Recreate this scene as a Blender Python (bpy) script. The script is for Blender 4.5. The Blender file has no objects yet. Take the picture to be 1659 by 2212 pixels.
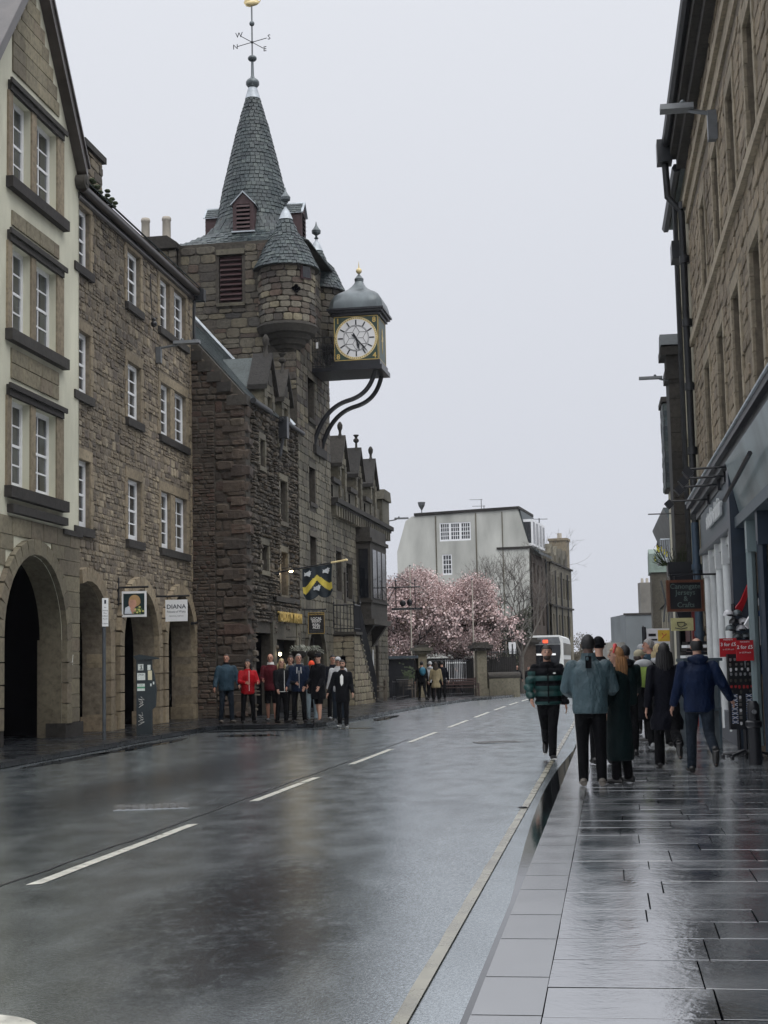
import bpy, math, random
import numpy as np
from mathutils import Vector, Matrix, Euler
from mathutils.geometry import tessellate_polygon
PI = math.pi
SC = bpy.context.scene
COL = SC.collection
rnd = random.Random(7)

# ------------------------------------------------------------------ camera
FOC = 3195.0
_p = math.atan((1436 - 1106) / FOC); _r = 0.021
_F = Vector((0, math.cos(_p), math.sin(_p))); _R0 = Vector((1, 0, 0)); _U0 = Vector((0, -math.sin(_p), math.cos(_p)))
_R = _R0 * math.cos(_r) - _U0 * math.sin(_r); _U = _U0 * math.cos(_r) + _R0 * math.sin(_r)
EYE = 1.55
cd = bpy.data.cameras.new('camera'); cam = bpy.data.objects.new('camera', cd); COL.objects.link(cam)
cd.sensor_fit = 'VERTICAL'; cd.sensor_height = 36; cd.lens = FOC / 2212 * 36
cd.clip_start = .1; cd.clip_end = 3000
m3 = Matrix((_R, _U, -_F)).transposed()
cam.matrix_world = Matrix.Translation((0, 0, EYE)) @ m3.to_4x4()
SC.camera = cam
SC.view_settings.view_transform = 'Standard'; SC.view_settings.look = 'None'
SC.view_settings.gamma = 1; SC.view_settings.exposure = 0; SC.view_settings.use_curve_mapping = False
SC.cycles.max_bounces = 6; SC.cycles.diffuse_bounces = 3; SC.cycles.glossy_bounces = 3
SC.cycles.transparent_max_bounces = 6; SC.cycles.volume_bounces = 0; SC.cycles.sample_clamp_indirect = 4

# ------------------------------------------------------------------ overcast sky and sun
SUN_EL, SUN_AZ = 58, 155
world = bpy.data.worlds.new('World'); SC.world = world; world.use_nodes = True
nt = world.node_tree; nt.nodes.clear()
out = nt.nodes.new('ShaderNodeOutputWorld'); bg = nt.nodes.new('ShaderNodeBackground')
sky = nt.nodes.new('ShaderNodeTexSky'); sky.sky_type = 'NISHITA'; sky.sun_disc = False
sky.sun_elevation = math.radians(SUN_EL); sky.sun_rotation = math.radians(SUN_AZ)
hs = nt.nodes.new('ShaderNodeHueSaturation'); hs.inputs['Saturation'].default_value = .12
tc = nt.nodes.new('ShaderNodeTexCoord'); sp = nt.nodes.new('ShaderNodeSeparateXYZ')
cr = nt.nodes.new('ShaderNodeValToRGB')
e = cr.color_ramp.elements
e[0].position = 0; e[0].color = (.630, .655, .725, 1)
e[1].position = .42; e[1].color = (.765, .79, .85, 1)
e2 = cr.color_ramp.elements.new(1.); e2.color = (2.15, 2.2, 2.3, 1)   # an overcast sky is brightest overhead
mx = nt.nodes.new('ShaderNodeMix'); mx.data_type = 'RGBA'; mx.inputs[0].default_value = .985
sc_ = nt.nodes.new('ShaderNodeVectorMath'); sc_.operation = 'SCALE'; sc_.inputs['Scale'].default_value = 10.0
L = nt.links.new
L(tc.outputs['Generated'], sp.inputs[0]); L(sp.outputs['Z'], cr.inputs[0]); L(cr.outputs[0], sc_.inputs[0])
L(sky.outputs[0], hs.inputs['Color']); L(hs.outputs[0], mx.inputs[6]); L(sc_.outputs[0], mx.inputs[7])
L(mx.outputs[2], bg.inputs[0]); bg.inputs[1].default_value = .1; L(bg.outputs[0], out.inputs[0])
sl = bpy.data.lights.new('sun', 'SUN'); sl.energy = 1.5; sl.angle = math.radians(50); sl.color = (1, .97, .92)
so = bpy.data.objects.new('sun', sl); COL.objects.link(so)
so.rotation_euler = (math.radians(90 - SUN_EL), 0, math.radians(180 - SUN_AZ))

# ------------------------------------------------------------------ projection used to find real positions
def ray(u, v): return _F * FOC + _R * (u - 829.5) + _U * (1106 - v)
def gz(Y):
    if Y < 45: return 0.
    if Y < 110: return -.00022 * (Y - 45) ** 2
    return -.9295 - .0286 * (Y - 110)
def P(u, v, Y):
    d = ray(u, v); t = Y / d.y
    return Vector((d.x * t, Y, EYE + d.z * t))
def screen(p):
    q = p - Vector((0, 0, EYE)); a = q.dot(_F)
    if a < .5: return None
    return 829.5 + FOC * q.dot(_R) / a, 1106 - FOC * q.dot(_U) / a, a

# ------------------------------------------------------------------ materials
MATS = {}
def _mat(name):
    m = bpy.data.materials.new(name); m.use_nodes = True
    n = m.node_tree; b = n.nodes['Principled BSDF']; return m, n, b
def _noise(n, scale, detail=4, vec=None, stretch=None, rough=.55):
    t = n.nodes.new('ShaderNodeTexNoise'); t.inputs['Scale'].default_value = scale
    t.inputs['Detail'].default_value = detail; t.inputs['Roughness'].default_value = rough
    g = n.nodes.new('ShaderNodeNewGeometry')
    if stretch:
        mp = n.nodes.new('ShaderNodeMapping'); mp.inputs['Scale'].default_value = stretch
        n.links.new(g.outputs['Position'], mp.inputs[0]); n.links.new(mp.outputs[0], t.inputs['Vector'])
    else: n.links.new(g.outputs['Position'], t.inputs['Vector'])
    return t
def _ramp(n, src, stops, inter='LINEAR'):
    r = n.nodes.new('ShaderNodeValToRGB'); r.color_ramp.interpolation = inter
    el = r.color_ramp.elements
    while len(el) < len(stops): el.new(.5)
    for e_, (p_, c_) in zip(el, stops):
        e_.position = p_; e_.color = (c_, c_, c_, 1) if isinstance(c_, (int, float)) else (*c_, 1)
    n.links.new(src, r.inputs[0]); return r
def _mixc(n, a, b, fac, mode='MIX'):
    m = n.nodes.new('ShaderNodeMix'); m.data_type = 'RGBA'; m.blend_type = mode
    for sock, v in ((m.inputs[0], fac), (m.inputs[6], a), (m.inputs[7], b)):
        if isinstance(v, (int, float)): sock.default_value = v if sock == m.inputs[0] else (v, v, v, 1)
        elif isinstance(v, tuple): sock.default_value = (*v, 1)
        else: n.links.new(v, sock)
    return m.outputs[2]
def _bump(n, b, src, strength=.5, dist=.02, prev=None):
    bp = n.nodes.new('ShaderNodeBump'); bp.inputs['Strength'].default_value = strength
    bp.inputs['Distance'].default_value = dist; n.links.new(src, bp.inputs['Height'])
    if prev: n.links.new(prev.outputs[0], bp.inputs['Normal'])
    n.links.new(bp.outputs[0], b.inputs['Normal']); return bp

def plain(name, col, rough=.6, metal=0., var=.25, scale=6., bump=0., spec=.5, emit=None, stretch=None):
    if name in MATS: return MATS[name]
    m, n, b = _mat(name)
    t = _noise(n, scale, 4, stretch=stretch)
    r = _ramp(n, t.outputs[0], [(.3, 1 - var), (.7, 1 + var * .4)])
    n.links.new(_mixc(n, tuple(col), r.outputs[0], 1., 'MULTIPLY'), b.inputs['Base Color'])
    b.inputs['Roughness'].default_value = rough; b.inputs['Metallic'].default_value = metal
    b.inputs['Specular IOR Level'].default_value = spec
    if bump: _bump(n, b, t.outputs[0], bump, .02)
    if emit: b.inputs['Emission Color'].default_value = (*emit[0], 1); b.inputs['Emission Strength'].default_value = emit[1]
    MATS[name] = m; return m

def stone(name, cols, rough=.8, grime=.55, gscale=.5, bscale=9., bump=.8, streak=True):
    """masonry whose pieces differ from stone to stone (object random or 'seed' attribute)"""
    if name in MATS: return MATS[name]
    m, n, b = _mat(name)
    at = n.nodes.new('ShaderNodeAttribute'); at.attribute_name = 'seed'
    oi = n.nodes.new('ShaderNodeObjectInfo'); ad = n.nodes.new('ShaderNodeMath'); ad.operation = 'ADD'
    n.links.new(at.outputs['Fac'], ad.inputs[0]); n.links.new(oi.outputs['Random'], ad.inputs[1])
    wn = n.nodes.new('ShaderNodeTexWhiteNoise'); wn.noise_dimensions = '1D'; n.links.new(ad.outputs[0], wn.inputs['W'])
    k = len(cols)
    r = _ramp(n, wn.outputs['Value'], [(i / (k - 1), c) for i, c in enumerate(cols)])
    t2 = _noise(n, bscale, 6, rough=.65)
    c = _mixc(n, r.outputs[0], _ramp(n, t2.outputs[0], [(.25, .5), (.5, .95), (.75, 1.25)]).outputs[0], 1., 'MULTIPLY')
    t1 = _noise(n, gscale, 5, stretch=(1, 1, .35) if streak else None)
    c = _mixc(n, c, _ramp(n, t1.outputs[0], [(.32, 1 - grime), (.62, 1.05)]).outputs[0], 1., 'MULTIPLY')
    n.links.new(c, b.inputs['Base Color']); b.inputs['Roughness'].default_value = rough
    b.inputs['Specular IOR Level'].default_value = .35
    if bump: _bump(n, b, t2.outputs[0], bump, .03)
    MATS[name] = m; return m

S_RUB = stone('rubble_stone', [(.20, .165, .12), (.27, .225, .165), (.14, .115, .09), (.24, .195, .14), (.33, .28, .20), (.17, .14, .115), (.115, .098, .08), (.29, .25, .19)], grime=.45, gscale=.35)
S_RUBM = plain('lime_mortar', (.19, .16, .12), .95, var=.45, scale=7, bump=.8)
S_DRESS = stone('dressed_sandstone', [(.25, .20, .14), (.29, .24, .165), (.22, .18, .125)], grime=.35, bump=.15)
S_SILL = stone('sooty_sill_stone', [(.0360, .0320, .0304), (.0480, .0440, .0400)], grime=.4, bump=.3)
S_ASH = stone('ashlar_stone', [(.2160, .1920, .1360), (.2640, .2320, .1600), (.1840, .1600, .1160), (.2400, .2000, .1440)], grime=.45, bump=.15)
S_REND = plain('cream_render', (.57, .56, .45), .85, var=.28, scale=1.1, bump=.25, stretch=(1, 1, .35))
S_TOL = stone('tolbooth_stone', [(.15, .132, .105), (.085, .075, .066), (.24, .21, .145), (.06, .054, .05), (.13, .092, .072), (.11, .10, .082), (.20, .18, .14), (.075, .072, .07)], grime=.45)
S_TOLR = stone('red_brown_rubble', [(.0837, .0620, .0484), (.0620, .0496, .0409), (.0961, .0713, .0546), (.0496, .0409, .0347), (.0868, .0527, .0409), (.0992, .0806, .0620), (.0713, .0570, .0465)], grime=.45, gscale=.9)
S_TOLF = stone('dark_rough_rubble', [(.0910, .0770, .0595), (.0595, .0525, .0434), (.1260, .1050, .0805), (.0420, .0378, .0336), (.1050, .0805, .0595)], grime=.35)
S_TOLM = plain('dark_mortar', (.060, .053, .044), .95, var=.4, scale=8, bump=.8)
S_TOLD = stone('grey_dressed_stone', [(.1440, .1332, .1008), (.1800, .1620, .1188), (.1080, .1008, .0792), (.1260, .1116, .0864)], grime=.55, bump=.2)
S_DARK = stone('sooty_dressed_stone', [(.0385, .0350, .0315), (.0560, .0504, .0434), (.0315, .0294, .0280)], grime=.4, bump=.4)
S_SLATE = stone('roof_slate', [(.035, .050, .056), (.055, .072, .076), (.026, .036, .044), (.085, .105, .102), (.040, .058, .062), (.020, .028, .034)], rough=.5, grime=.35, gscale=.9, bscale=14, bump=.25, streak=False)
S_LEAD = plain('weathered_lead', (.115, .135, .145), .38, .35, var=.45, scale=2.2, bump=.15, stretch=(1, 1, .3))
S_FLASH = plain('pale_lead_flashing', (.42, .46, .50), .45, .2, var=.3, scale=5)
S_RIGHT = stone('ochre_coursed_stone', [(.2240, .1800, .1240), (.2720, .2160, .1480), (.1760, .1400, .1000), (.3040, .2480, .1760), (.2000, .1640, .1200)], grime=.35, bump=.6)
S_RIGHTD = stone('ochre_dressed_stone', [(.3060, .2550, .1785), (.2635, .2210, .1573), (.3315, .2805, .2040)], grime=.3, bump=.15)
S_RIGHTM = plain('ochre_mortar', (.1400, .1155, .0840), .95, var=.35, scale=9, bump=.6)
M_GUT = plain('dark_cast_iron', (.022, .024, .028), .4, var=.4, spec=.5)
M_GUTB = plain('wet_brown_gutter', (.055, .045, .042), .3, var=.4, scale=3)
M_WHITE = plain('white_window_paint', (.80, .81, .83), .4, var=.08)
M_GLASS = plain('old_window_glass', (.045, .052, .06), .06, var=.95, scale=2.2, spec=.9)
M_GLASSD = plain('dark_window_glass', (.012, .014, .018), .08, var=.5, scale=.8, spec=.6)
M_CURT = plain('net_curtain', (.30, .31, .32), .8, var=.4, scale=9, stretch=(4, 4, .1))
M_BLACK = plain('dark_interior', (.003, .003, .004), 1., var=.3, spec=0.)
M_BLK = plain('black_paint', (.012, .013, .017), .35, var=.3)
M_GOLD = plain('gold_leaf', (.60, .43, .14), .4, .3, var=.25)
M_GOLDL = plain('pale_gold_paint', (.72, .58, .30), .45, var=.2)
M_MAROON = plain('maroon_louvre_paint', (.050, .022, .024), .6, var=.3)
M_GREEN = plain('clock_green_paint', (.030, .058, .042), .45, var=.3)
M_DIAL = plain('opal_dial', (.72, .72, .73), .4, var=.06)
M_CONC = plain('pale_harling', (.52, .525, .49), .9, var=.38, scale=.5, bump=.3, stretch=(1, 1, .3))
M_STEEL = plain('grey_galvanised_steel', (.16, .17, .18), .4, .4, var=.2)
M_TERRA = plain('pale_clay_pot', (.46, .42, .36), .8, var=.2)
M_TERRAR = plain('red_clay_pot', (.34, .18, .13), .8, var=.3)
M_PLANT = plain('moss_green', (.035, .05, .02), .9, var=.5, scale=20)

# ------------------------------------------------------------------ objects
def tag(o, label=None, cat=None, group=None, kind=None):
    if label: o['label'] = label
    if cat: o['category'] = cat
    if group: o['group'] = group
    if kind: o['kind'] = kind
    return o
def thing(name, label, cat, loc=(0, 0, 0), rotz=0., group=None):
    o = bpy.data.objects.new(name, None); COL.objects.link(o); o.empty_display_size = .2
    o.location = loc; o.rotation_euler = (0, 0, rotz)
    o.matrix_basis = Matrix.Translation(Vector(loc)) @ Matrix.Rotation(rotz, 4, 'Z')
    WM[o.name] = o.matrix_basis.copy()
    return tag(o, label, cat, group)
WM = {}
def wm(o):
    if o is None: return Matrix.Identity(4)
    if o.name in WM: return WM[o.name]
    m = o.matrix_basis.copy()
    return wm(o.parent) @ m if o.parent else m
def link(name, mesh, parent=None, M=None):
    o = bpy.data.objects.new(name, mesh); COL.objects.link(o)
    if parent: o.parent = parent
    if M is not None: o.matrix_basis = M
    return o
def copy_tree(o, parent=None):
    c = o.copy(); COL.objects.link(c)
    if parent: c.parent = parent
    for ch in list(o.children): copy_tree(ch, c)
    return c

class MB:
    def __init__(s): s.v = []; s.f = []; s.m = []; s.mi = 0; s.sd = []; s.seed = 0.
    def add(s, vs, fs):
        n = len(s.v); s.v += [tuple(a) for a in vs]; s.sd += [s.seed] * len(vs)
        for f in fs: s.f.append(tuple(i + n for i in f)); s.m.append(s.mi)
        return s
    def box(s, x0, x1, y0, y1, z0, z1, M=None):
        vs = [Vector((x, y, z)) for z in (z0, z1) for y in (y0, y1) for x in (x0, x1)]
        if M is not None: vs = [M @ a for a in vs]
        return s.add(vs, [(0, 2, 3, 1), (4, 5, 7, 6), (0, 1, 5, 4), (2, 6, 7, 3), (0, 4, 6, 2), (1, 3, 7, 5)])
    def quad(s, a, b, c, d): return s.add([a, b, c, d], [(0, 1, 2, 3)])
    def prism(s, pts, y0, y1, ax='y'):
        """polygon given as (s,z) (ax y) / (x,y) (ax z) / (y,z) (ax x), extruded between y0 and y1"""
        def mk(p, t):
            if ax == 'y': return (p[0], t, p[1])
            if ax == 'z': return (p[0], p[1], t)
            return (t, p[0], p[1])
        n = len(pts); vs = [mk(p, y0) for p in pts] + [mk(p, y1) for p in pts]
        tri = tessellate_polygon([[Vector((p[0], p[1], 0)) for p in pts]])
        fs = [tuple(t) for t in tri] + [tuple(i + n for i in t) for t in tri]
        fs += [(i, (i + 1) % n, n + (i + 1) % n, n + i) for i in range(n)]
        return s.add(vs, fs)
    def tube(s, pts, rad, n=8, cap=True, flat=1.):
        pts = [Vector(p) for p in pts]
        if isinstance(rad, (int, float)): rad = [rad] * len(pts)
        vs = []; up = None
        for i, p in enumerate(pts):
            d = (pts[min(i + 1, len(pts) - 1)] - pts[max(i - 1, 0)]).normalized()
            if up is None:
                a = Vector((0, 0, 1)) if abs(d.z) < .9 else Vector((1, 0, 0)); up = (a - d * a.dot(d)).normalized()
            else: up = (up - d * up.dot(d)).normalized()
            sd = d.cross(up)
            for k in range(n):
                a = 2 * PI * k / n; vs.append(p + (sd * math.cos(a) + up * math.sin(a) * flat) * rad[i])
        fs = [(i * n + k, i * n + (k + 1) % n, (i + 1) * n + (k + 1) % n, (i + 1) * n + k) for i in range(len(pts) - 1) for k in range(n)]
        if cap: fs += [tuple(range(n))[::-1], tuple((len(pts) - 1) * n + k for k in range(n))]
        return s.add(vs, fs)
    def lathe(s, c, prof, n=24, sq=0., rot=0.):
        """profile (r,z) about vertical axis at c; sq=4 gives a square plan"""
        vs = []
        for r, z in prof:
            for k in range(n):
                a = 2 * PI * k / n + rot; rr = r
                if sq:
                    q = max(abs(math.cos(a)), abs(math.sin(a))); rr = r / q * sq + r * (1 - sq)
                vs.append((c[0] + rr * math.cos(a), c[1] + rr * math.sin(a), c[2] + z))
        fs = [(i * n + k, i * n + (k + 1) % n, (i + 1) * n + (k + 1) % n, (i + 1) * n + k) for i in range(len(prof) - 1) for k in range(n)]
        fs += [tuple(range(n))[::-1], tuple((len(prof) - 1) * n + k for k in range(n))]
        return s.add(vs, fs)
    def ell(s, c, r, n=12, m=8, M=None):
        vs = []; c = Vector(c)
        for i in range(m + 1):
            t = PI * i / m
            for k in range(n):
                a = 2 * PI * k / n
                q = Vector((r[0] * math.sin(t) * math.cos(a), r[1] * math.sin(t) * math.sin(a), r[2] * math.cos(t)))
                vs.append(c + (M @ q if M is not None else q))
        fs = [(i * n + k, (i + 1) * n + k, (i + 1) * n + (k + 1) % n, i * n + (k + 1) % n) for i in range(m) for k in range(n)]
        return s.add(vs, fs)
    def mesh(s, name, mats, smooth=False, ang=None):
        me = bpy.data.meshes.new(name); me.from_pydata(s.v, [], s.f)
        if not isinstance(mats, (list, tuple)): mats = [mats]
        for m in mats: me.materials.append(m)
        if len(mats) > 1: me.polygons.foreach_set('material_index', s.m)
        if any(s.sd): 
            at = me.attributes.new('seed', 'FLOAT', 'POINT'); at.data.foreach_set('value', s.sd)
        if smooth:
            me.polygons.foreach_set('use_smooth', [True] * len(me.polygons))
            if ang is not None: me.set_sharp_from_angle(angle=math.radians(ang))
        me.update(); return me
    def build(s, name, mats, parent=None, smooth=False, ang=40, M=None, kind=None, label=None):
        o = link(name, s.mesh(name, mats, smooth, ang), parent, M)
        if kind: o['kind'] = kind
        if label: o['label'] = label
        return o

# ---- small pieces: a list of matrices; the 300 that show largest are objects, the rest one mesh
def stone_var(rg, irr=.06, bev=.12, dome=.25):
    h = .5; c = .17
    base = [(-h + c, -h), (h - c, -h), (h, -h + c), (h, h - c), (h - c, h), (-h + c, h), (-h, h - c), (-h, -h + c)]
    base = [(x * (1 + rg.uniform(-irr, irr * .3)), z * (1 + rg.uniform(-irr, irr * .3))) for x, z in base]
    vs = [(x, .6, z) for x, z in base] + [(x * (1 - bev * .3), -(1 - dome) + rg.uniform(-.15, .15) * dome, z * (1 - bev * .3)) for x, z in base]
    vs += [(x * (1 - bev * 2), -1 + rg.uniform(-.3, .3) * dome, z * (1 - bev * 2)) for x, z in base]
    fs = []
    for r in (0, 8): fs += [(r + k, r + (k + 1) % 8, r + 8 + (k + 1) % 8, r + 8 + k) for k in range(8)]
    fs.append(tuple(range(16, 24)))
    return vs, fs
def block_var(rg, irr=.0, bev=.03):
    h = .5
    b = [(-h, -h), (h, -h), (h, h), (-h, h)]
    b = [(x + rg.uniform(-irr, irr), z + rg.uniform(-irr, irr)) for x, z in b]
    vs = [(x, .5, z) for x, z in b] + [(x, -.7, z) for x, z in b] + [(x * (1 - bev * 2), -1, z * (1 - bev * 2)) for x, z in b]
    fs = [(r + k, r + (k + 1) % 4, r + 4 + (k + 1) % 4, r + 4 + k) for r in (0, 4) for k in range(4)] + [(8, 9, 10, 11)]
    return vs, fs
_rg = random.Random(3)
V_RUB = [stone_var(_rg, .16, .12, .45) for _ in range(8)]
V_SQ = [stone_var(_rg, .06, .07, .25) for _ in range(6)]
V_ROUND = [stone_var(_rg, .10, .16, .6) for _ in range(6)]
V_BLK = [block_var(_rg, .006, .02) for _ in range(4)]
V_SLATE = [block_var(_rg, .03, .01) for _ in range(5)]
_VM = {}
def pieces(parent, name, Ms, variants, mat, limit=300, W=None, seedr=31):
    rg = random.Random(seedr + len(Ms)); PM = W if W is not None else wm(parent)
    lst = []
    for M in Ms:
        c = screen(PM @ M.translation); w = 0.
        sc = M.to_scale()
        if c and -30 < c[0] < 1690 and -30 < c[1] < 2242: w = sc.x * sc.z / c[2] ** 2
        lst.append((w, M))
    lst.sort(key=lambda t: -t[0])
    vid = id(variants)
    out = []
    for i, (w, M) in enumerate(lst[:limit]):
        if w <= 0: limit = i; break
        k = rg.randrange(len(variants)); key = (vid, k, mat.name)
        if key not in _VM:
            me = bpy.data.meshes.new(name); me.from_pydata(variants[k][0], [], variants[k][1]); me.materials.append(mat); _VM[key] = me
        out.append(link(name, _VM[key], parent, M))
    rest = [M for _, M in lst[limit:]]
    if rest:
        V = []; Fc = []; sd = []; n = 0
        for M in rest:
            vs, fs = variants[rg.randrange(len(variants))]
            a = np.array(M); p = np.array(vs) @ a[:3, :3].T + a[:3, 3]
            V.append(p); Fc += [tuple(i + n for i in f) for f in fs]; n += len(vs); sd += [rg.uniform(1, 900)] * len(vs)
        me = bpy.data.meshes.new(name + '_mass'); me.from_pydata(np.concatenate(V).tolist(), [], Fc); me.materials.append(mat)
        at = me.attributes.new('seed', 'FLOAT', 'POINT'); at.data.foreach_set('value', sd)
        o = link(name, me, parent); o['kind'] = 'stuff'
    return out
def pm(x, y, z, w, d, h, rz=0., rx=0., ry=0.):
    return Matrix.Translation((x, y, z)) @ Euler((rx, ry, rz)).to_matrix().to_4x4() @ Matrix.Diagonal((w, d, h, 1))

def arch_pts(a, b, z0, zs, n=14):
    """opening from a to b, springing at zs, semicircle (counter-clockwise)"""
    c = (a + b) / 2; r = (b - a) / 2
    return [(a, z0), (b, z0)] + [(c + r * math.cos(PI * k / n), zs + r * math.sin(PI * k / n)) for k in range(n + 1)]
def rect(a, b, z0, z1): return [(a, z0), (b, z0), (b, z1), (a, z1)]
def wall_mesh(mb, outer, holes, depth, y0=0.):
    rings = [[Vector((p[0], p[1], 0)) for p in r] for r in [outer] + holes]
    pts = [p for r in [outer] + holes for p in r]
    tri = tessellate_polygon(rings)
    mb.add([(p[0], y0, p[1]) for p in pts], [tuple(t) for t in tri])
    for r in holes:
        n = len(r)
        mb.add([(p[0], y0, p[1]) for p in r] + [(p[0], y0 + depth, p[1]) for p in r], [(i, (i + 1) % n, n + (i + 1) % n, n + i) for i in range(n)])
def ring_block(r, z0, z1):
    """s-interval of hole polygon r between heights z0,z1"""
    xs = []
    zmin = min(p[1] for p in r); zmax = max(p[1] for p in r)
    if z1 <= zmin + .01 or z0 >= zmax - .01: return None
    n = len(r)
    for i in range(n):
        a, b = r[i], r[(i + 1) % n]
        lo, hi = min(a[1], b[1]), max(a[1], b[1])
        if hi < z0 or lo > z1: continue
        for z in (max(lo, z0), min(hi, z1)):
            t = 0 if abs(b[1] - a[1]) < 1e-6 else (z - a[1]) / (b[1] - a[1])
            xs.append(a[0] + (b[0] - a[0]) * t)
        if abs(b[1] - a[1]) < 1e-6: xs += [a[0], b[0]]
    return (min(xs), max(xs)) if xs else None
def courses(s0, s1, z0, z1, hr, wr, blocks, rg, gap=.012, depth=.03, dvar=.5, y=0., clip=None, jit=0.):
    """coursed stones on the plane y, as matrices"""
    Ms = []; z = z0
    while z < z1 - hr[0] * .5:
        h = rg.uniform(*hr)
        if z + h > z1 - hr[0] * .6: h = z1 - z
        cuts = []
        for r in blocks:
            q = ring_block(r, z + .01, z + h - .01)
            if q: cuts.append(q)
        a0, b0 = s0, s1
        if clip:
            cl = clip(z, z + h)
            if cl is None: z += h; continue
            a0, b0 = max(s0, cl[0]), min(s1, cl[1])
        cuts.sort(); segs = []; cur = a0
        for a, b in cuts:
            if a > cur: segs.append((cur, min(a, b0)))
            cur = max(cur, b)
        if cur < b0: segs.append((cur, b0))
        for a, b in segs:
            x = a
            if b - a < .05: continue
            while x < b - 1e-4:
                w = rg.uniform(*wr) * (.7 + .6 * h / hr[1])
                if x + w > b - wr[0] * .7: w = b - x
                d = depth * (1 + rg.uniform(-dvar, dvar))
                if jit and h > hr[0] * 1.4 and rg.random() < jit and w > .1:
                    hh = h * rg.uniform(.35, .65)
                    Ms.append(pm(x + w / 2, y, z + hh / 2, w - gap, d, hh - gap)); Ms.append(pm(x + w / 2, y, z + hh + (h - hh) / 2, w - gap, d * .8, h - hh - gap))
                else: Ms.append(pm(x + w / 2, y, z + h / 2, w - gap, d, h - gap))
                x += w
        z += h
    return Ms
def xform(Ms, T): return [T @ M for M in Ms]

def slates(origin, u, v, ul, vl, rg, rowh=.16, wr=(.14, .24), clip=None, thick=.012):
    """slates on a roof plane: u along the eave, v up the slope"""
    u = Vector(u).normalized(); v = Vector(v).normalized(); nrm = u.cross(v).normalized()
    if nrm.z < 0: nrm = -nrm
    B = Matrix((u, -nrm, v)).transposed()
    tilt = Matrix.Rotation(-.08, 3, 'X')
    Ms = []; k = 0; t = 0.; origin = Vector(origin)
    while t < vl - rowh * .4:
        x = -rg.uniform(0, wr[0])
        while x < ul:
            w = rg.uniform(*wr); a = max(x, 0); b = min(x + w, ul); c = (a + b) / 2
            if b - a > .03 and (clip is None or clip(c, t + rowh / 2)):
                p = origin + u * c + v * (t + rowh / 2) + nrm * .008
                R3 = (B @ tilt).to_4x4()
                Ms.append(Matrix.Translation(p) @ R3 @ Matrix.Diagonal((b - a - .006, thick, rowh + rg.uniform(-.004, .01), 1)))
            x += w
        t += rowh; k += 1
    return Ms
def cone_slates(c, prof, rg, rowh=.17, w0=.17, a0=0., a1=2 * PI, sqf=None):
    """slates round a cone with profile (r,z) bottom to top; sqf(z)->squareness"""
    Ms = []; c = Vector(c)
    for (r0, z0), (r1, z1) in zip(prof[:-1], prof[1:]):
        L_ = math.hypot(r1 - r0, z1 - z0); nr = max(1, round(L_ / rowh)); hh = L_ / nr
        for i in range(nr):
            t = (i + .5) / nr; r = r0 + (r1 - r0) * t; z = z0 + (z1 - z0) * t
            q = sqf(z) if sqf else 0
            n = max(6, round(r * (a1 - a0) * (1 + q * .25) / w0)); ph = rg.uniform(0, 1)
            slope = math.atan2(z1 - z0, r0 - r1)
            for k in range(n):
                a = a0 + (a1 - a0) * (k + ph) / n
                def pos(ang):
                    qq = max(abs(math.cos(ang)), abs(math.sin(ang))); rr = r / qq * q + r * (1 - q)
                    return Vector((rr * math.cos(ang), rr * math.sin(ang), 0))
                da = (a1 - a0) / n / 2; pa, pb = pos(a - da), pos(a + da); u = (pb - pa)
                w = u.length; u.normalize(); o = Vector((u.y, -u.x, 0))
                vv = (-o * math.cos(slope) + Vector((0, 0, 1)) * math.sin(slope)).normalized()
                nn = u.cross(vv)
                B = Matrix((u, -nn, vv)).transposed() @ Matrix.Rotation(-.12, 3, 'X')
                p = c + (pa + pb) / 2 + Vector((0, 0, z)) + nn * .01
                Ms.append(Matrix.Translation(p) @ B.to_4x4() @ Matrix.Diagonal((w * .965, .020 * rg.uniform(.6, 1.6), hh * 1.04, 1)))
    return Ms

def text_mb(txt, size, depth=.01, font=None, bold=0., sx=1., align='CENTER'):
    """flat lettering as a mesh in the local xz plane, reading along +x"""
    cu = bpy.data.curves.new('lettering', 'FONT'); cu.body = txt; cu.size = size; cu.extrude = depth / 2
    cu.align_x = align; cu.align_y = 'CENTER'; cu.offset = bold; cu.resolution_u = 2; cu.space_line = .95
    o = bpy.data.objects.new('t', cu); COL.objects.link(o)
    dg = bpy.context.evaluated_depsgraph_get(); me = bpy.data.meshes.new_from_object(o.evaluated_get(dg))
    bpy.data.objects.remove(o); bpy.data.curves.remove(cu)
    me.transform(Matrix.Diagonal((sx, 1, 1, 1)))
    me.transform(Matrix.Rotation(PI / 2, 4, 'X'))
    return me
def lettering(txt, size, mat, parent, M, depth=.01, bold=0., sx=1., name='lettering', align='CENTER'):
    me = text_mb(txt, size, depth, None, bold, sx, align); me.materials.clear(); me.materials.append(mat)
    return link(name, me, parent, M)

# frames: local x along the wall, y into the building, z up
class Frame:
    def __init__(s, a, d):
        l = math.hypot(*d); s.a = a; s.d = (d[0] / l, d[1] / l); s.n = (-s.d[1], s.d[0]); s.rz = math.atan2(s.d[1], s.d[0])
    def w(s, x, y, z): return Vector((s.a[0] + s.d[0] * x + s.n[0] * y, s.a[1] + s.d[1] * x + s.n[1] * y, z))
    def loc(s, p): 
        q = (p[0] - s.a[0], p[1] - s.a[1]); return (q[0] * s.d[0] + q[1] * s.d[1], q[0] * s.n[0] + q[1] * s.n[1], p[2])
    def thing(s, name, label, cat, x=0, y=0, z=0, group=None): return thing(name, label, cat, s.w(x, y, z), s.rz, group)
FB = Frame((-7.10, 33.86), (.1407, .99))       # cream house and rubble tenement
FT = Frame((-4.063, 43.4), (.165, .986))       # tolbooth
FR = Frame((6.846, 32.0), (-.1367, -.9906))    # right-hand row, x runs towards the camera

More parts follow.
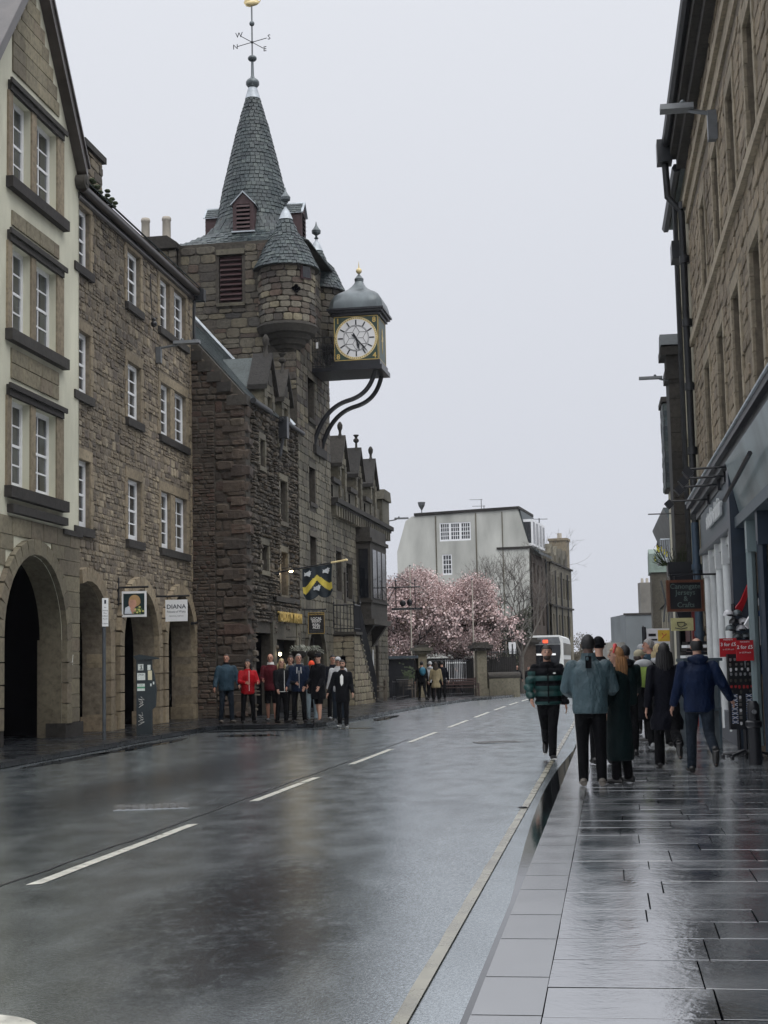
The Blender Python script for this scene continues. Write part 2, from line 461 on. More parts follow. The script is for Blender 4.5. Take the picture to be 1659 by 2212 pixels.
# ------------------------------------------------------------------ ground, road, pavements
def wet(name, base, r0, r1, bs, bstr, nscale=1.2, stretch=None, dist=.01, var=.5, spec=.5, patch=None, fine=None, ior=1.5):
    m, n, b = _mat(name)
    t = _noise(n, nscale, 6, stretch=stretch, rough=.6)
    c = _ramp(n, t.outputs[0], [(.3, tuple(x * (1 - var) for x in base)), (.7, tuple(x * (1 + var) for x in base))])
    t2 = _noise(n, bs, 5, rough=.6)
    rr = _ramp(n, t.outputs[0], [(.3, r0), (.7, r1)]).outputs[0]; col = c.outputs[0]
    if patch:   # oily, drier stains along the wheel path
        t3 = _noise(n, .42, 6, stretch=(1, .38, 1), rough=.62)
        k = _ramp(n, t3.outputs[0], [(.44, 0), (.72, 1)])
        rr = _mixc(n, rr, patch, k.outputs[0]); col = _mixc(n, col, tuple(x * .6 for x in base), k.outputs[0])
        n.links.new(_ramp(n, t3.outputs[0], [(.44, spec), (.72, spec * .25)]).outputs[0], b.inputs['Specular IOR Level'])
    else: b.inputs['Specular IOR Level'].default_value = spec
    n.links.new(col, b.inputs['Base Color'])
    n.links.new(rr, b.inputs['Roughness'])
    b.inputs['IOR'].default_value = ior
    bp = _bump(n, b, t2.outputs[0], bstr, dist)
    if fine:
        t4 = _noise(n, fine[0], 3); _bump(n, b, t4.outputs[0], fine[1], fine[2], bp)
    MATS[name] = m; return m
def road_mat():
    m, n, b = _mat('wet_asphalt'); g = n.nodes.new('ShaderNodeNewGeometry'); L = n.links.new
    big = _noise(n, .45, 5, stretch=(1, .4, 1)); mid = _noise(n, 3.0, 4, stretch=(1, .5, 1)); agg = _noise(n, 48, 2, rough=.8); fine = _noise(n, 130, 2, rough=.8)
    def blob_(cx, cy, sx, sy, rot):      # oily stain with its own place on the road
        mp = n.nodes.new('ShaderNodeMapping'); mp.vector_type = 'TEXTURE'; mp.inputs['Location'].default_value = (cx, cy, 0); mp.inputs['Rotation'].default_value = (0, 0, rot); mp.inputs['Scale'].default_value = (sx, sy, 1)
        L(g.outputs['Position'], mp.inputs[0]); gr = n.nodes.new('ShaderNodeTexGradient'); gr.gradient_type = 'SPHERICAL'; sx_ = n.nodes.new('ShaderNodeSeparateXYZ'); cb = n.nodes.new('ShaderNodeCombineXYZ')
        L(mp.outputs[0], sx_.inputs[0]); L(sx_.outputs[0], cb.inputs[0]); L(sx_.outputs[1], cb.inputs[1]); L(cb.outputs[0], gr.inputs[0]); return gr.outputs['Fac']
    def math_(op, x, y):
        q = n.nodes.new('ShaderNodeMath'); q.operation = op
        for i, v in enumerate((x, y)):
            if isinstance(v, (int, float)): q.inputs[i].default_value = v
            else: L(v, q.inputs[i])
        return q.outputs[0]
    st = math_('ADD', math_('ADD', blob_(-1.0, 9.9, .75, 2.6, -.15), blob_(-.75, 8.0, .5, 1.6, -.3)), math_('MULTIPLY', blob_(-3.2, 21, 1.2, 9, -.16), .8))
    edge = _noise(n, 11, 5, stretch=(1, .6, 1), rough=.75)
    st = math_('MULTIPLY', st, _ramp(n, mid.outputs[0], [(.3, .55), (.7, 1.35)]).outputs[0]); st = math_('MULTIPLY', st, _ramp(n, edge.outputs[0], [(.36, .35), (.62, 1.45)]).outputs[0])
    st = math_('ADD', st, math_('MULTIPLY', _ramp(n, big.outputs[0], [(.45, 0), (.8, 1)]).outputs[0], .35))
    stain = _ramp(n, st, [(.08, 0), (.75, 1)]).outputs[0]
    grain = _ramp(n, agg.outputs[0], [(.36, .35), (.62, 1.15)]).outputs[0]
    col = _mixc(n, (.028, .037, .044), (.008, .009, .012), stain); L(_mixc(n, col, grain, 1., 'MULTIPLY'), b.inputs['Base Color'])
    lvl = math_('MULTIPLY', _ramp(n, stain, [(0, .84), (1, .24)]).outputs[0], _ramp(n, fine.outputs[0], [(.36, .70), (.62, 1.10)]).outputs[0])
    lvl = math_('MULTIPLY', lvl, _ramp(n, agg.outputs[0], [(.36, .84), (.6, 1.06)]).outputs[0]); L(lvl, b.inputs['Specular IOR Level'])
    L(_ramp(n, mid.outputs[0], [(.3, .18), (.7, .25)]).outputs[0], b.inputs['Roughness']); b.inputs['IOR'].default_value = 5.0; b.inputs['Specular Tint'].default_value = (.93, .98, 1, 1)
    bp = _bump(n, b, agg.outputs[0], .45, .0028); _bump(n, b, fine.outputs[0], .35, .0014, bp)
    MATS['wet_asphalt'] = m; return m
M_ROAD = road_mat()
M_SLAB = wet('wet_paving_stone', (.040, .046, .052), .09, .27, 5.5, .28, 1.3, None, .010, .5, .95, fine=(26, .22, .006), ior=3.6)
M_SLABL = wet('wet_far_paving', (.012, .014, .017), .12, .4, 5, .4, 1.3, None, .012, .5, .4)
M_KERB = wet('wet_kerb_granite', (.085, .090, .092), .14, .28, 60, .2, 1.5, None, .004, .25, .72, ior=4.0)
M_GROUND = plain('ground_earth', (.05, .05, .045), .9, var=.4, scale=.4)
M_PUD = wet('standing_water', (.012, .014, .015), .015, .06, 14, .10, .9, None, .004, .3, .5)
M_YEL = wet('worn_yellow_paint', (.26, .245, .185), .2, .34, 40, .4, 2.2, None, .003, .35, .5, ior=2.6)
M_WLINE = wet('worn_white_paint', (.52, .51, .45), .25, .45, 40, .4, 9, None, .003, .35, .5, ior=1.8)
M_TAR = plain('tar_seam', (.004, .004, .005), .5)

def struct(name, mb, mat, label=None, smooth=False):
    o = mb.build(name, mat, None, smooth); o['kind'] = 'structure'
    if label: o['label'] = label
    return o
YS = [-12, -6, -2, 0, 2, 4, 6, 8, 10, 14, 18, 22, 26, 30, 34, 38, 42, 45] + list(range(47, 112, 2)) + [115, 120, 130, 150, 200, 300]
def strip(mb, xa, xb, h, ys, zf=None):
    vs = []; zf = zf or (lambda x, y: gz(y))
    for y in ys: vs += [(xa(y), y, zf(xa(y), y) + h), (xb(y), y, zf(xb(y), y) + h)]
    mb.add(vs, [(2 * i, 2 * i + 1, 2 * i + 3, 2 * i + 2) for i in range(len(ys) - 1)])
g = MB(); g.box(-900, 900, -300, 1500, -14, -13.2); struct('ground', g, M_GROUND)
g = MB(); strip(g, lambda y: -70, lambda y: 90, -.02, YS); struct('terrain', g, M_GROUND, smooth=True)
kx = lambda y: -.637 + .1505 * y
LK = [(-9.9, -12), (-8.0, 10), (-6.9, 20), (-6.3, 24.2), (-5.86, 27.4), (-5.32, 31.8), (-4.85, 34.9), (-4.55, 37.0), (-4.25, 37.75), (-3.7, 37.95), (-2.3, 37.75), (-1.9, 37.95), (-1.62, 38.7),
      (-.9, 42.2), (-.36, 44.9), (1.2, 53.5), (2.9, 61.5), (3.6, 64.5), (4.75, 68.2), (6.3, 75), (8.0, 85), (10.0, 98), (12.4, 111), (15, 123), (34, 190), (60, 300)]
def lkx(y):
    for (xa, ya), (xb, yb) in zip(LK[:-1], LK[1:]):
        if ya <= y <= yb and yb > ya: return xa + (xb - xa) * (y - ya) / (yb - ya)
    return LK[-1][0]
YR = sorted(set(YS + [37.0, 37.75, 37.95, 38.7, 44.9, 53.5, 61.5, 64.5, 68.2]))
CAM_W = 4.2
def roadz(x, y): return gz(y) + .068 * max(0., min(1., 1 - (kx(y) - x) / CAM_W))     # the road's camber rises to the right kerb
g = MB(); strip(g, lambda y: lkx(y) - 4, lambda y: kx(y) - CAM_W, 0, YR)
YD = sorted(set(YR + [i * 1. for i in range(-6, 60)])); vs = []
for y in YD: vs += [(kx(y) - CAM_W, y, roadz(kx(y) - CAM_W, y)), (kx(y) + .3, y, roadz(kx(y) + .3, y))]
g.add(vs, [(2 * i, 2 * i + 1, 2 * i + 3, 2 * i + 2) for i in range(len(YD) - 1)]); struct('road', g, M_ROAD, 'wet grey asphalt road', True)

# right pavement: bed, kerb stones and slabs laid one by one
Kd = Vector((.1488, .98887, 0)); Kn = Vector((.98887, -.1488, 0)); KRZ = math.atan2(Kd.y, Kd.x)
def KP(t, n, z=0):
    p = Vector((-.637, 0, 0)) + Kd * t + Kn * n; p.z = z + gz(p.y); return p
rg = random.Random(11)
pav = struct('pavement', (lambda b: (strip(b, lambda y: kx(y) + .28, lambda y: kx(y) + 9, .093, YS), b)[1])(MB()), M_BLACK, 'wet stone-slab pavement along the shops')
Ms = []; t = 1.5
LAY = Matrix.Rotation(-PI / 2, 4, 'X')
while t < 62:
    d = rg.choice((.42, .5, .5, .56, .62)); x = .297; first = True
    while x < 4.6:
        w = rg.uniform(.5, 1.15) if not first else rg.uniform(.35, 1.1); first = False
        p = KP(t + d / 2, x + w / 2, .1)
        gap = .007
        M = Matrix.Translation(p) @ Matrix.Rotation(KRZ - PI / 2, 4, 'Z') @ Matrix.Rotation(rg.uniform(-.003, .003), 4, 'Y') @ Matrix.Rotation(rg.uniform(-.004, .004), 4, 'X') @ LAY @ Matrix.Diagonal((w - gap, .004 + rg.uniform(0, .004), d - .015, 1))
        Ms.append(M); x += w
    t += d
V_SLAB = [block_var(random.Random(i), .003, .0010) for i in range(3)]
for i, (vs, fs) in enumerate(V_SLAB):
    pass
pieces(pav, 'paving_slab', Ms, V_SLAB, M_SLAB)
kerb = struct('kerb', (lambda b: (strip(b, lambda y: kx(y) + .012, lambda y: kx(y) + .29, .085, YS), b)[1])(MB()), M_BLACK, 'granite kerb beside the shops')
b = MB()
Ms = []; t = 1.2
while t < 100:
    l = rg.choice((.62, .75, .8, .95, 1.05))
    p = KP(t + l / 2, .15, .1)
    Ms.append(Matrix.Translation(p + Vector((0, 0, -.07))) @ Matrix.Rotation(KRZ - PI / 2, 4, 'Z') @ LAY @ Matrix.Diagonal((.292, .073, l - .015, 1))); t += l
pieces(kerb, 'kerb_stone', Ms, [block_var(random.Random(5), .003, .0005)], M_KERB)
# water lying in the right gutter
def blob(mb, pts, h):
    tri = tessellate_polygon([[Vector((p[0], p[1], 0)) for p in pts]])
    mb.add([(p[0], p[1], roadz(p[0], p[1]) + h) for p in pts], [tuple(t) for t in tri])
g = MB(); a = []; c = []
for i in range(220):
    t = 5.2 + i * .14; w = .04 + .14 * max(0, math.sin((t - 9.5) * .2))
    a.append(KP(t, -.0)); c.append(KP(t, -max(.03, w)))
blob(g, [(p.x, p.y) for p in a] + [(p.x, p.y) for p in reversed(c)], .006)
struct('puddle', g, M_PUD, 'rainwater standing in the gutter by the right kerb')
# left pavement with kerb
g = MB(); vs = []
for x, y in LK: vs += [(x - .13, y, gz(y) + .1), (-30, y, gz(y) + .1)]
g.add(vs, [(2 * i, 2 * i + 1, 2 * i + 3, 2 * i + 2) for i in range(len(LK) - 1)])
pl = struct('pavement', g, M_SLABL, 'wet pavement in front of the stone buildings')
kl = bpy.data.objects.new('kerb', None); COL.objects.link(kl); kl['kind'] = 'structure'; kl['label'] = 'dark kerb along the far pavement'
Ms = []
for (xa, ya), (xb, yb) in zip(LK[1:-2], LK[2:-1]):
    L_ = math.hypot(xb - xa, yb - ya); n = max(1, round(L_ / .9)); rz = math.atan2(yb - ya, xb - xa)
    for i in range(n):
        t = (i + .5) / n; x = xa + (xb - xa) * t; y = ya + (yb - ya) * t
        Ms.append(Matrix.Translation((x - .065 * math.sin(rz), y + .065 * math.cos(rz) * (1 if rz < 1 else 1), gz(y) + .044)) @ Matrix.Rotation(rz, 4, 'Z') @ LAY @ Matrix.Diagonal((L_ / n - .01, .06, .14, 1)))
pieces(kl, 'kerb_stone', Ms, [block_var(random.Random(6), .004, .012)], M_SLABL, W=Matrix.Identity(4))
Ms = []
for yy in range(0, 120):       # flagstones of the left pavement, far enough away to be one mass
    y = 24 + yy * .62; x = lkx(y) - .14
    if y > 70: break
    while x > lkx(y) - 6:
        w = rg.uniform(.5, 1.1); Ms.append(Matrix.Translation((x - w / 2, y, gz(y) + .1)) @ LAY @ Matrix.Diagonal((w - .012, .004 + rg.uniform(0, .003), .6, 1))); x -= w
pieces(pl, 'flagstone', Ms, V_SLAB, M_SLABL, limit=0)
# gutter water on the left
g = MB()
for cx, cy, lx, ly in ((-3.6, 36.6, 1.5, .35), (-5.0, 30.5, .22, 3.2), (-1.2, 36.9, .9, .22), (-3.2, 34.2, .7, .5), (-5.6, 26.5, .2, 2.), (-.1, 43.6, .25, 2.2)):
    n = 22; th = math.atan2(ly, lx) * 0 + (.14 if ly > lx else 0)
    pts = []
    for k in range(n):
        q = 2 * PI * k / n; r_ = 1 + rg.uniform(-.25, .2); px_, py_ = lx * r_ * math.cos(q), ly * r_ * math.sin(q)
        pts.append((cx + px_ * math.cos(th) + py_ * math.sin(th), cy + py_ * math.cos(th) - px_ * math.sin(th)))
    blob(g, pts, .006)
struct('puddle', g, M_PUD, 'thin pools by the far kerb')
# painted lines
g = MB(); cx_ = lambda y: -2.61 + .1622 * (y - 10.97)
def dash(y0, y1, w=.055):
    n = 9; top = []; bot = []
    for i in range(n + 1):
        y = y0 + (y1 - y0) * i / n; j = rg.uniform(-.004, .004)
        top.append((cx_(y) - w + j, y)); bot.append((cx_(y) + w + j, y + .03))
    blob(g, top + bot[::-1], .004)
for y0, y1 in ((10.97, 14.95), (17.35, 19.9), (20.0, 20.8), (23.4, 27.3), (29.6, 33.6), (36, 40.2), (42.2, 46.2), (48.3, 52.3), (54.4, 58.4), (60.5, 64.5)): dash(y0, y1)
dl = struct('centre_line', g, M_WLINE, 'dashed white line down the middle of the road')
g = MB(); ys = [5 + i * .5 for i in range(110)]
strip(g, lambda y: kx(y) - .335 + .004 * math.sin(y * 5), lambda y: kx(y) - .265, .006, ys, roadz)
struct('yellow_line', g, M_YEL, 'single worn yellow line beside the right kerb')
g = MB(); pts = [(-1.95 + .46 * math.cos(q), 6.36 + .46 * math.sin(q)) for q in [2 * PI * k / 28 for k in range(28)]]; blob(g, pts, .004)
struct('road_marking', g, M_WLINE, 'edge of a round white road marking')
g = MB(); ys = [7 + i * .3 for i in range(80)]; off = [rg.uniform(-.018, .018) for _ in range(81)]
strip(g, lambda y: cx_(y) - .19 + off[int((y - 7) / .3)] - .012 - .09 * max(0, (14 - y) / 7), lambda y: cx_(y) - .19 + off[int((y - 7) / .3)] + .012 - .09 * max(0, (14 - y) / 7), .004, ys, roadz)
struct('tar_seam', g, M_TAR, 'dark crack running beside the dashed line')
def manhole(x, y, a, lab):
    t = thing('manhole_cover', lab, 'manhole cover', (x, y, roadz(x, y) + .002), a)
    b = MB(); b.box(-.42, .42, -.36, .36, -.02, .003); b.build('frame', M_KERB, t)
    b = MB()
    for i in range(9):
        for j in range(4): b.box(-.38 + i * .085, -.325 + i * .085, -.32 + j * .165, -.2 + j * .165, .003, .007)
    b.build('lid', M_KERB, t)
manhole(-2.72, 17.1, .16, 'rusty grid manhole cover left of the dashed line, nearer one')
manhole(2.08, 28.4, .16, 'small manhole cover in the bright part of the road near the right kerb')
g = MB(); g.ell((1.35, 15.3, .075), (.05, .02, .012)); g.build('leaf_litter', M_BLK); tag(bpy.data.objects[-1] if False else COL.objects[-1], 'dark scrap of litter lying on the wet road near the kerb', 'litter')

# ------------------------------------------------------------------ window builder
_PANE = {}
def sash(parent, x0, x1, z0, z1, y, cols=2, rows=4, curtain=.5, frame=M_WHITE, glass=M_GLASS, fw=.06, name='window', bar=.022, rail=.5):
    """sash window: frame with glazing bars, every pane a mesh of its own, cloth behind"""
    b = MB(); w = x1 - x0; h = z1 - z0
    b.box(x0, x0 + fw, y, y + .08, z0, z1); b.box(x1 - fw, x1, y, y + .08, z0, z1)
    b.box(x0 + fw, x1 - fw, y, y + .08, z1 - fw, z1); b.box(x0 + fw, x1 - fw, y, y + .08, z0, z0 + fw * 1.5)
    zm = z0 + h * rail; zi0, zi1 = z0 + fw * 1.5, z1 - fw; xi0, xi1 = x0 + fw, x1 - fw
    b.box(xi0, xi1, y + .01, y + .09, zm - .025, zm + .03)
    for c in range(1, cols):
        x = xi0 + (xi1 - xi0) * c / cols; b.box(x - bar / 2, x + bar / 2, y + .02, y + .055, zi0, zi1)
    lo = [zi0, zm - .025]; hi = [zm + .03, zi1]; h2 = rows // 2
    zs = []
    for (a, c) in ((lo[0], lo[1]), (hi[0], hi[1])):
        for r in range(h2):
            q0 = a + (c - a) * r / h2; q1 = a + (c - a) * (r + 1) / h2; zs.append((q0, q1))
            if r: b.box(xi0, xi1, y + .021, y + .054, q0 - bar / 2, q0 + bar / 2)
    o = b.build(name, frame, parent)
    for c in range(cols):
        xa = xi0 + (xi1 - xi0) * c / cols; xb = xi0 + (xi1 - xi0) * (c + 1) / cols
        for q0, q1 in zs:
            k = glass.name
            if k not in _PANE:
                me = bpy.data.meshes.new('pane'); me.from_pydata([(-.5, 0, -.5), (.5, 0, -.5), (.5, 0, .5), (-.5, 0, .5), (-.5, .5, -.5), (.5, .5, -.5), (.5, .5, .5), (-.5, .5, .5)], [], [(0, 1, 2, 3), (7, 6, 5, 4), (0, 4, 5, 1), (2, 6, 7, 3), (0, 3, 7, 4), (1, 5, 6, 2)]); me.materials.append(glass); _PANE[k] = me
            link('pane', _PANE[k], o, Matrix.Translation(((xa + xb) / 2, y + .035, (q0 + q1) / 2)) @ Euler((rnd.uniform(-.012, .012), 0, rnd.uniform(-.012, .012))).to_matrix().to_4x4() @ Matrix.Diagonal((xb - xa, .008, q1 - q0, 1)))
    return o
def dressed(parent, x0, x1, z0, z1, mat=S_DRESS, sill=S_SILL, w=.16, proud=.035, quoin=True, rg=rnd, lintel=.26, sillh=.2, sillp=.10):
    """margin stones, lintel and sill round an opening"""
    Ms = []
    Ms.append(pm((x0 + x1) / 2, 0, z1 + lintel / 2, x1 - x0 + 2 * w, proud, lintel))
    for sgn, xe in ((-1, x0), (1, x1)):
        z = z0; k = 0
        while z < z1 - .05:
            h = min(rg.uniform(.28, .42), z1 - z); ww = w * (1.45 if (k % 2 and quoin) else 1.)
            if z1 - z - h < .12: h = z1 - z
            Ms.append(pm(xe + sgn * ww / 2, 0, z + h / 2, ww, proud, h - .008)); z += h; k += 1
    pieces(parent, 'margin_stone', Ms, V_BLK, mat)
    b = MB(); b.box(x0 - w * .8, x1 + w * .8, -sillp, .25, z0 - sillh, z0); b.build('sill', sill, parent)

# ------------------------------------------------------------------ cream gabled house (far left)
ha = FB.thing('gabled_house', 'cream rendered house with steep gable and a wide stone arch, at the left edge', 'house')
ACX = -2.88
outer = [(-9, -.3), (.06, -.3), (.06, 13.15), (ACX, 16.95), (-5.8, 13.15), (-9, 13.15)]
archA = arch_pts(-4.53, -1.03, -.05, 2.25, 18)
ops = []
for z0 in (5.32, 8.55, 11.75):
    for a, c in ((-4.02, -2.98), (-2.70, -1.45)): ops.append((a, c, z0, z0 + 1.85))
holes = [archA] + [rect(a, c, p, q) for a, c, p, q in ops]
b = MB(); wall_mesh(b, outer, holes, .45, -.06)
b.box(-9, .06, .5, 7, 4.4, 13.1); b.prism([(-5.6, 13.1), (.0, 13.1), (ACX, 16.8)], .4, 7)
b.box(.0, .06, -.06, 7, 0, 13.1)
b.build('wall', S_REND, ha)
# dark passage behind the arch
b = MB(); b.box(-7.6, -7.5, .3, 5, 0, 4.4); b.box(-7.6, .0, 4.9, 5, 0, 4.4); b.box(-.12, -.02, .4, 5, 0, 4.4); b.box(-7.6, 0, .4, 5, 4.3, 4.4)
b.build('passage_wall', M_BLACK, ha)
b = MB(); b.box(-4.9, -3.15, 2.2, 2.3, .9, 3.0)
pan = b.build('shop_window', plain('dim_shop_glass', (.05, .06, .08), .12, var=.5), ha)
b = MB(); b.box(-4.9, -3.15, 2.15, 2.35, .72, .86); b.build('window_ledge', M_STEEL, ha)
b = MB()   # small line drawing of a highland cow on the pane
for pts in ([(-.25, .12), (-.12, .05), (0, .06), (.12, .08), (.25, .2)], [(-.05, .05), (-.1, -.1), (-.02, -.2), (.06, -.08), (.05, .05)], [(.1, .05), (.12, -.2)], [(-.15, 0), (-.18, -.22)]):
    b.tube([(-3.7 + x, 2.19, 1.55 + z) for x, z in pts], .008, 4)
b.build('drawing', M_BLK, pan)
rg = random.Random(21)
# ashlar facing: lower storey and the strip between windows
stA = courses(-9, .05, .42, 4.72, (.30, .36), (.5, .85), [arch_pts(-4.86, -.70, -.1, 2.25, 22)], rg, gap=.012, depth=.03, dvar=.15, y=-.06)
stA += courses(-4.02, -1.3, 4.95, 17.2, (.31, .34), (.45, .8), [rect(-4.4, -.9, z - .35, z + 2.2) for z in (5.32, 8.55, 11.75)], rg, gap=.012, depth=.035, dvar=.1, y=-.06,
               clip=lambda z0, z1: (-9, 9) if z1 < 14.6 else ((ACX - (16.6 - z1) / 1.3, ACX + (16.6 - z1) / 1.3) if z1 < 16.4 else None))
pieces(ha, 'ashlar_block', stA, V_BLK, S_ASH)
for x0, x1 in ((-9, -4.5), (-1.06, .08)): MB().box(x0, x1, -.16, .3, 0, .42).build('plinth', S_DARK, ha)
b = MB(); b.box(-1.05, -1.031, -.058, .5, 0, 2.25); b.build('arch_jamb', S_ASH, ha)
b = MB()
for k in range(24):
    q0, q1 = PI * k / 24, PI * (k + 1) / 24; r_ = 1.742
    b.quad((-2.78 + r_ * math.cos(q0), -.055, 2.25 + r_ * math.sin(q0)), (-2.78 + r_ * math.cos(q1), -.055, 2.25 + r_ * math.sin(q1)), (-2.78 + r_ * math.cos(q1), .45, 2.25 + r_ * math.sin(q1)), (-2.78 + r_ * math.cos(q0), .45, 2.25 + r_ * math.sin(q0)))
b.build('arch_soffit', S_ASH, ha)
def voussoirs(parent, a, c, zs, n, thick, depth, mat, y=0., jamb0=.4, jh=.45, proud=.04):
    Ms = []; cx = (a + c) / 2; r = (c - a) / 2
    for k in range(n):
        th = PI * (k + .5) / n; rm = r + thick / 2 
        Ms.append(Matrix.Translation((cx + rm * math.cos(th), y + depth / 2 - proud, zs + rm * math.sin(th))) @ Matrix.Rotation(-(th - PI / 2), 4, 'Y') @ Matrix.Diagonal((PI * (r + thick * .5) / n - .012, depth / 1.5, thick, 1)))
    z = jamb0
    while z < zs - .02:
        h = min(jh, zs - z)
        if zs - z - h < .15: h = zs - z
        for sg, xe in ((-1, a), (1, c)): Ms.append(pm(xe + sg * thick / 2, y + depth / 2 - proud, z + h / 2, thick, depth / 1.5, h - .012))
        z += h
    pieces(parent, 'arch_stone', Ms, V_BLK, mat)
voussoirs(ha, -4.53, -1.03, 2.25, 17, .33, .5, S_ASH, -.06)
for i, (a, c, p, q) in enumerate(ops):
    sash(ha, a, c, p, q, .09, 2, 4, fw=.10, bar=.034)
for z0 in (5.32, 8.55, 11.75):
    b = MB(); b.box(-4.3, -.98, -.22, .2, z0 - .24, z0 - .005); b.build('sill', S_SILL, ha)
    b = MB(); b.box(-4.22, -1.1, -.14, .12, z0 + 1.855, z0 + 2.08); b.box(-4.3, -1.0, -.19, -.145, z0 + 1.99, z0 + 2.1); b.build('lintel', S_SILL, ha)
    for x0, x1, nm in ((-4.26, -4.025, 'jamb'), (-2.975, -2.705, 'mullion'), (-1.445, -1.02, 'jamb')): MB().box(x0, x1, -.10, .3, z0, z0 + 1.85).build(nm, S_DRESS, ha)
    b = MB(); b.box(-4.2, -1.3, .75, .8, z0, z0 + 1.85); b.build('curtain', M_CURT, ha)
b = MB(); b.box(-4.15, -1.0, -.20, .05, 4.78, 4.95); b.box(-1.05, .12, -.13, 0, 4.6, 4.72); b.build('string_course', S_SILL, ha)
b = MB()   # verges with deep soffit
for sg in (1, -1):
    x1 = ACX + sg * 2.9
    b.prism([(ACX, 17.12), (x1, 13.33), (x1, 13.05), (ACX, 16.84)], -.30, -.04)
    b.prism([(ACX, 17.24), (x1 + sg * .05, 13.40), (x1 + sg * .05, 13.33), (ACX, 17.13)], -.34, 7)
b.build('verge', M_GUTB, ha)
b = MB(); b.tube([(-.08, -.30, 12.98), (-.08, -.02, 12.98)], .17, 14); b.tube([(-.08, -.32, 12.98), (-.08, -.29, 12.98)], .08, 10); b.build('scroll_stone', S_DARK, ha, True)
b = MB()  # chalked sign on the pier
for p0, p1 in (((-.18, .16), (-.02, -.16)), ((-.02, -.16), (.12, .2)), ((-.2, .04), (.12, .04)), ((-.22, -.05), (.12, -.01))):
    b.tube([(-.55 + p0[0] * .8, -.108, 1.72 + p0[1]), (-.55 + p1[0] * .8, -.108, 1.72 + p1[1])], .006, 4)
b.build('graffiti', plain('chalk', (.7, .7, .66), .9), ha)

# ------------------------------------------------------------------ rubble tenement
hb = FB.thing('tenement', 'brown rubble tenement with white sash windows and three arches', 'building')
ops = []
for z0, z1 in ((4.87, 6.47), (8.02, 9.52), (11.05, 12.52)):
    for a, c in ((-.15, .95), (3.78, 4.92), (6.70, 7.70), (8.12, 9.32)): ops.append((a, c, z0, z1))
archs = [(-.9, 2.08), (3.12, 6.08), (6.95, 9.70)]
holes = [rect(max(a, .08), c, p, q) for a, c, p, q in ops]
AH = []
for a, c in archs:
    if a < 0:
        pts = [p for p in arch_pts(a, c, -.05, 2.12 + .0, 16) if p[0] > .1]; pts = [(.09, -.05)] + pts + [(.09, 2.12 + math.sqrt(max(0, 1.49 ** 2 - .5 ** 2)))]
        AH.append(pts)
    else: AH.append(arch_pts(a, c, -.05, 3.62 - (c - a) / 2, 16))
b = MB(); wall_mesh(b, [(.07, -.3), (10.02, -.3), (10.02, 12.95), (.07, 12.95)], holes + AH, .58)
b.box(.07, 10.02, .6, 8, 4.2, 12.9); b.box(9.75, 10.02, .02, 8, 0, 12.9)
b.build('wall', S_RUBM, hb)
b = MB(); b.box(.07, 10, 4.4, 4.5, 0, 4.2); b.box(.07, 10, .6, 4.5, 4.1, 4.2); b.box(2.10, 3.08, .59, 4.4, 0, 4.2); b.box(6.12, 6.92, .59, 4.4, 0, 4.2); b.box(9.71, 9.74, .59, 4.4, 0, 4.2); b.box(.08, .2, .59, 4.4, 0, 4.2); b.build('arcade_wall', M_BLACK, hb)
rg = random.Random(5)
blocks = [rect(a - .17, c + .17, p - .2, q + .27) for a, c, p, q in ops] + [arch_pts(a - .33, c + .33, -.1, 3.62 - (c - a) / 2, 20) for a, c in archs]
Ms = courses(.08, 10.0, .45, 12.9, (.09, .27), (.11, .34), blocks, rg, gap=.012, depth=.022, dvar=.8, jit=.35)
pieces(hb, 'stone', Ms, V_RUB, S_RUB)
for i, (a, c, p, q) in enumerate(ops):
    sash(hb, a, c, p, q, .10, 2, 4, fw=.11, bar=.034)
    if i % 4 < 2: dressed(hb, a, c, p, q, rg=rg)
for p, q in ((4.87, 6.47), (8.02, 9.52), (11.05, 12.52)):
    pieces(hb, 'margin_stone', [pm(8.01, 0, q + .13, 2.95, .035, .26), pm(7.91, .1, (p + q) / 2, .42, .12, q - p)] +
           [pm(x, 0, p + (k + .5) * (q - p) / 4, w, .035, (q - p) / 4 - .008) for k in range(4) for x, w in ((6.70 - (.09 if k % 2 else .13), .18 if k % 2 else .26), (9.32 + (.13 if k % 2 else .09), .26 if k % 2 else .18))], V_BLK, S_DRESS)
    b = MB(); b.box(6.55, 9.5, -.1, .25, p - .2, p); b.build('sill', S_SILL, hb)
    b = MB(); b.box(.1, 9.6, 1.0, 1.05, p, q); b.build('curtain', M_CURT, hb)
for a, c in archs[1:]: voussoirs(hb, a, c, 3.62 - (c - a) / 2, 15, .33, .62, S_DRESS, 0, .1)
# first arch is cut by the neighbouring house
Msv = []
for k in range(15):
    th = PI * (k + .5) / 15
    if .59 + 1.65 * math.cos(th) > .1: Msv.append(Matrix.Translation((.59 + 1.655 * math.cos(th), .27, 2.13 + 1.655 * math.sin(th))) @ Matrix.Rotation(-(th - PI / 2), 4, 'Y') @ Matrix.Diagonal((.335, .41, .33, 1)))
z = .1
while z < 2.1: Msv.append(pm(2.245, .27, z + .2, .33, .41, .4)); z += .41
pieces(hb, 'arch_stone', Msv, V_BLK, S_DRESS)
for x0, x1 in ((2.05, 3.15), (6.05, 6.98), (9.68, 10.02)): MB().box(x0, x1, -.06, .62, 0, .45).build('plinth', S_DRESS, hb)
Ms = [pm(9.9 - (.04 if k % 2 else 0), 0, 4.3 + k * .42, .24 + (.1 if k % 2 else 0), .03, .4) for k in range(20)]
pieces(hb, 'quoin', Ms, V_BLK, S_DRESS)
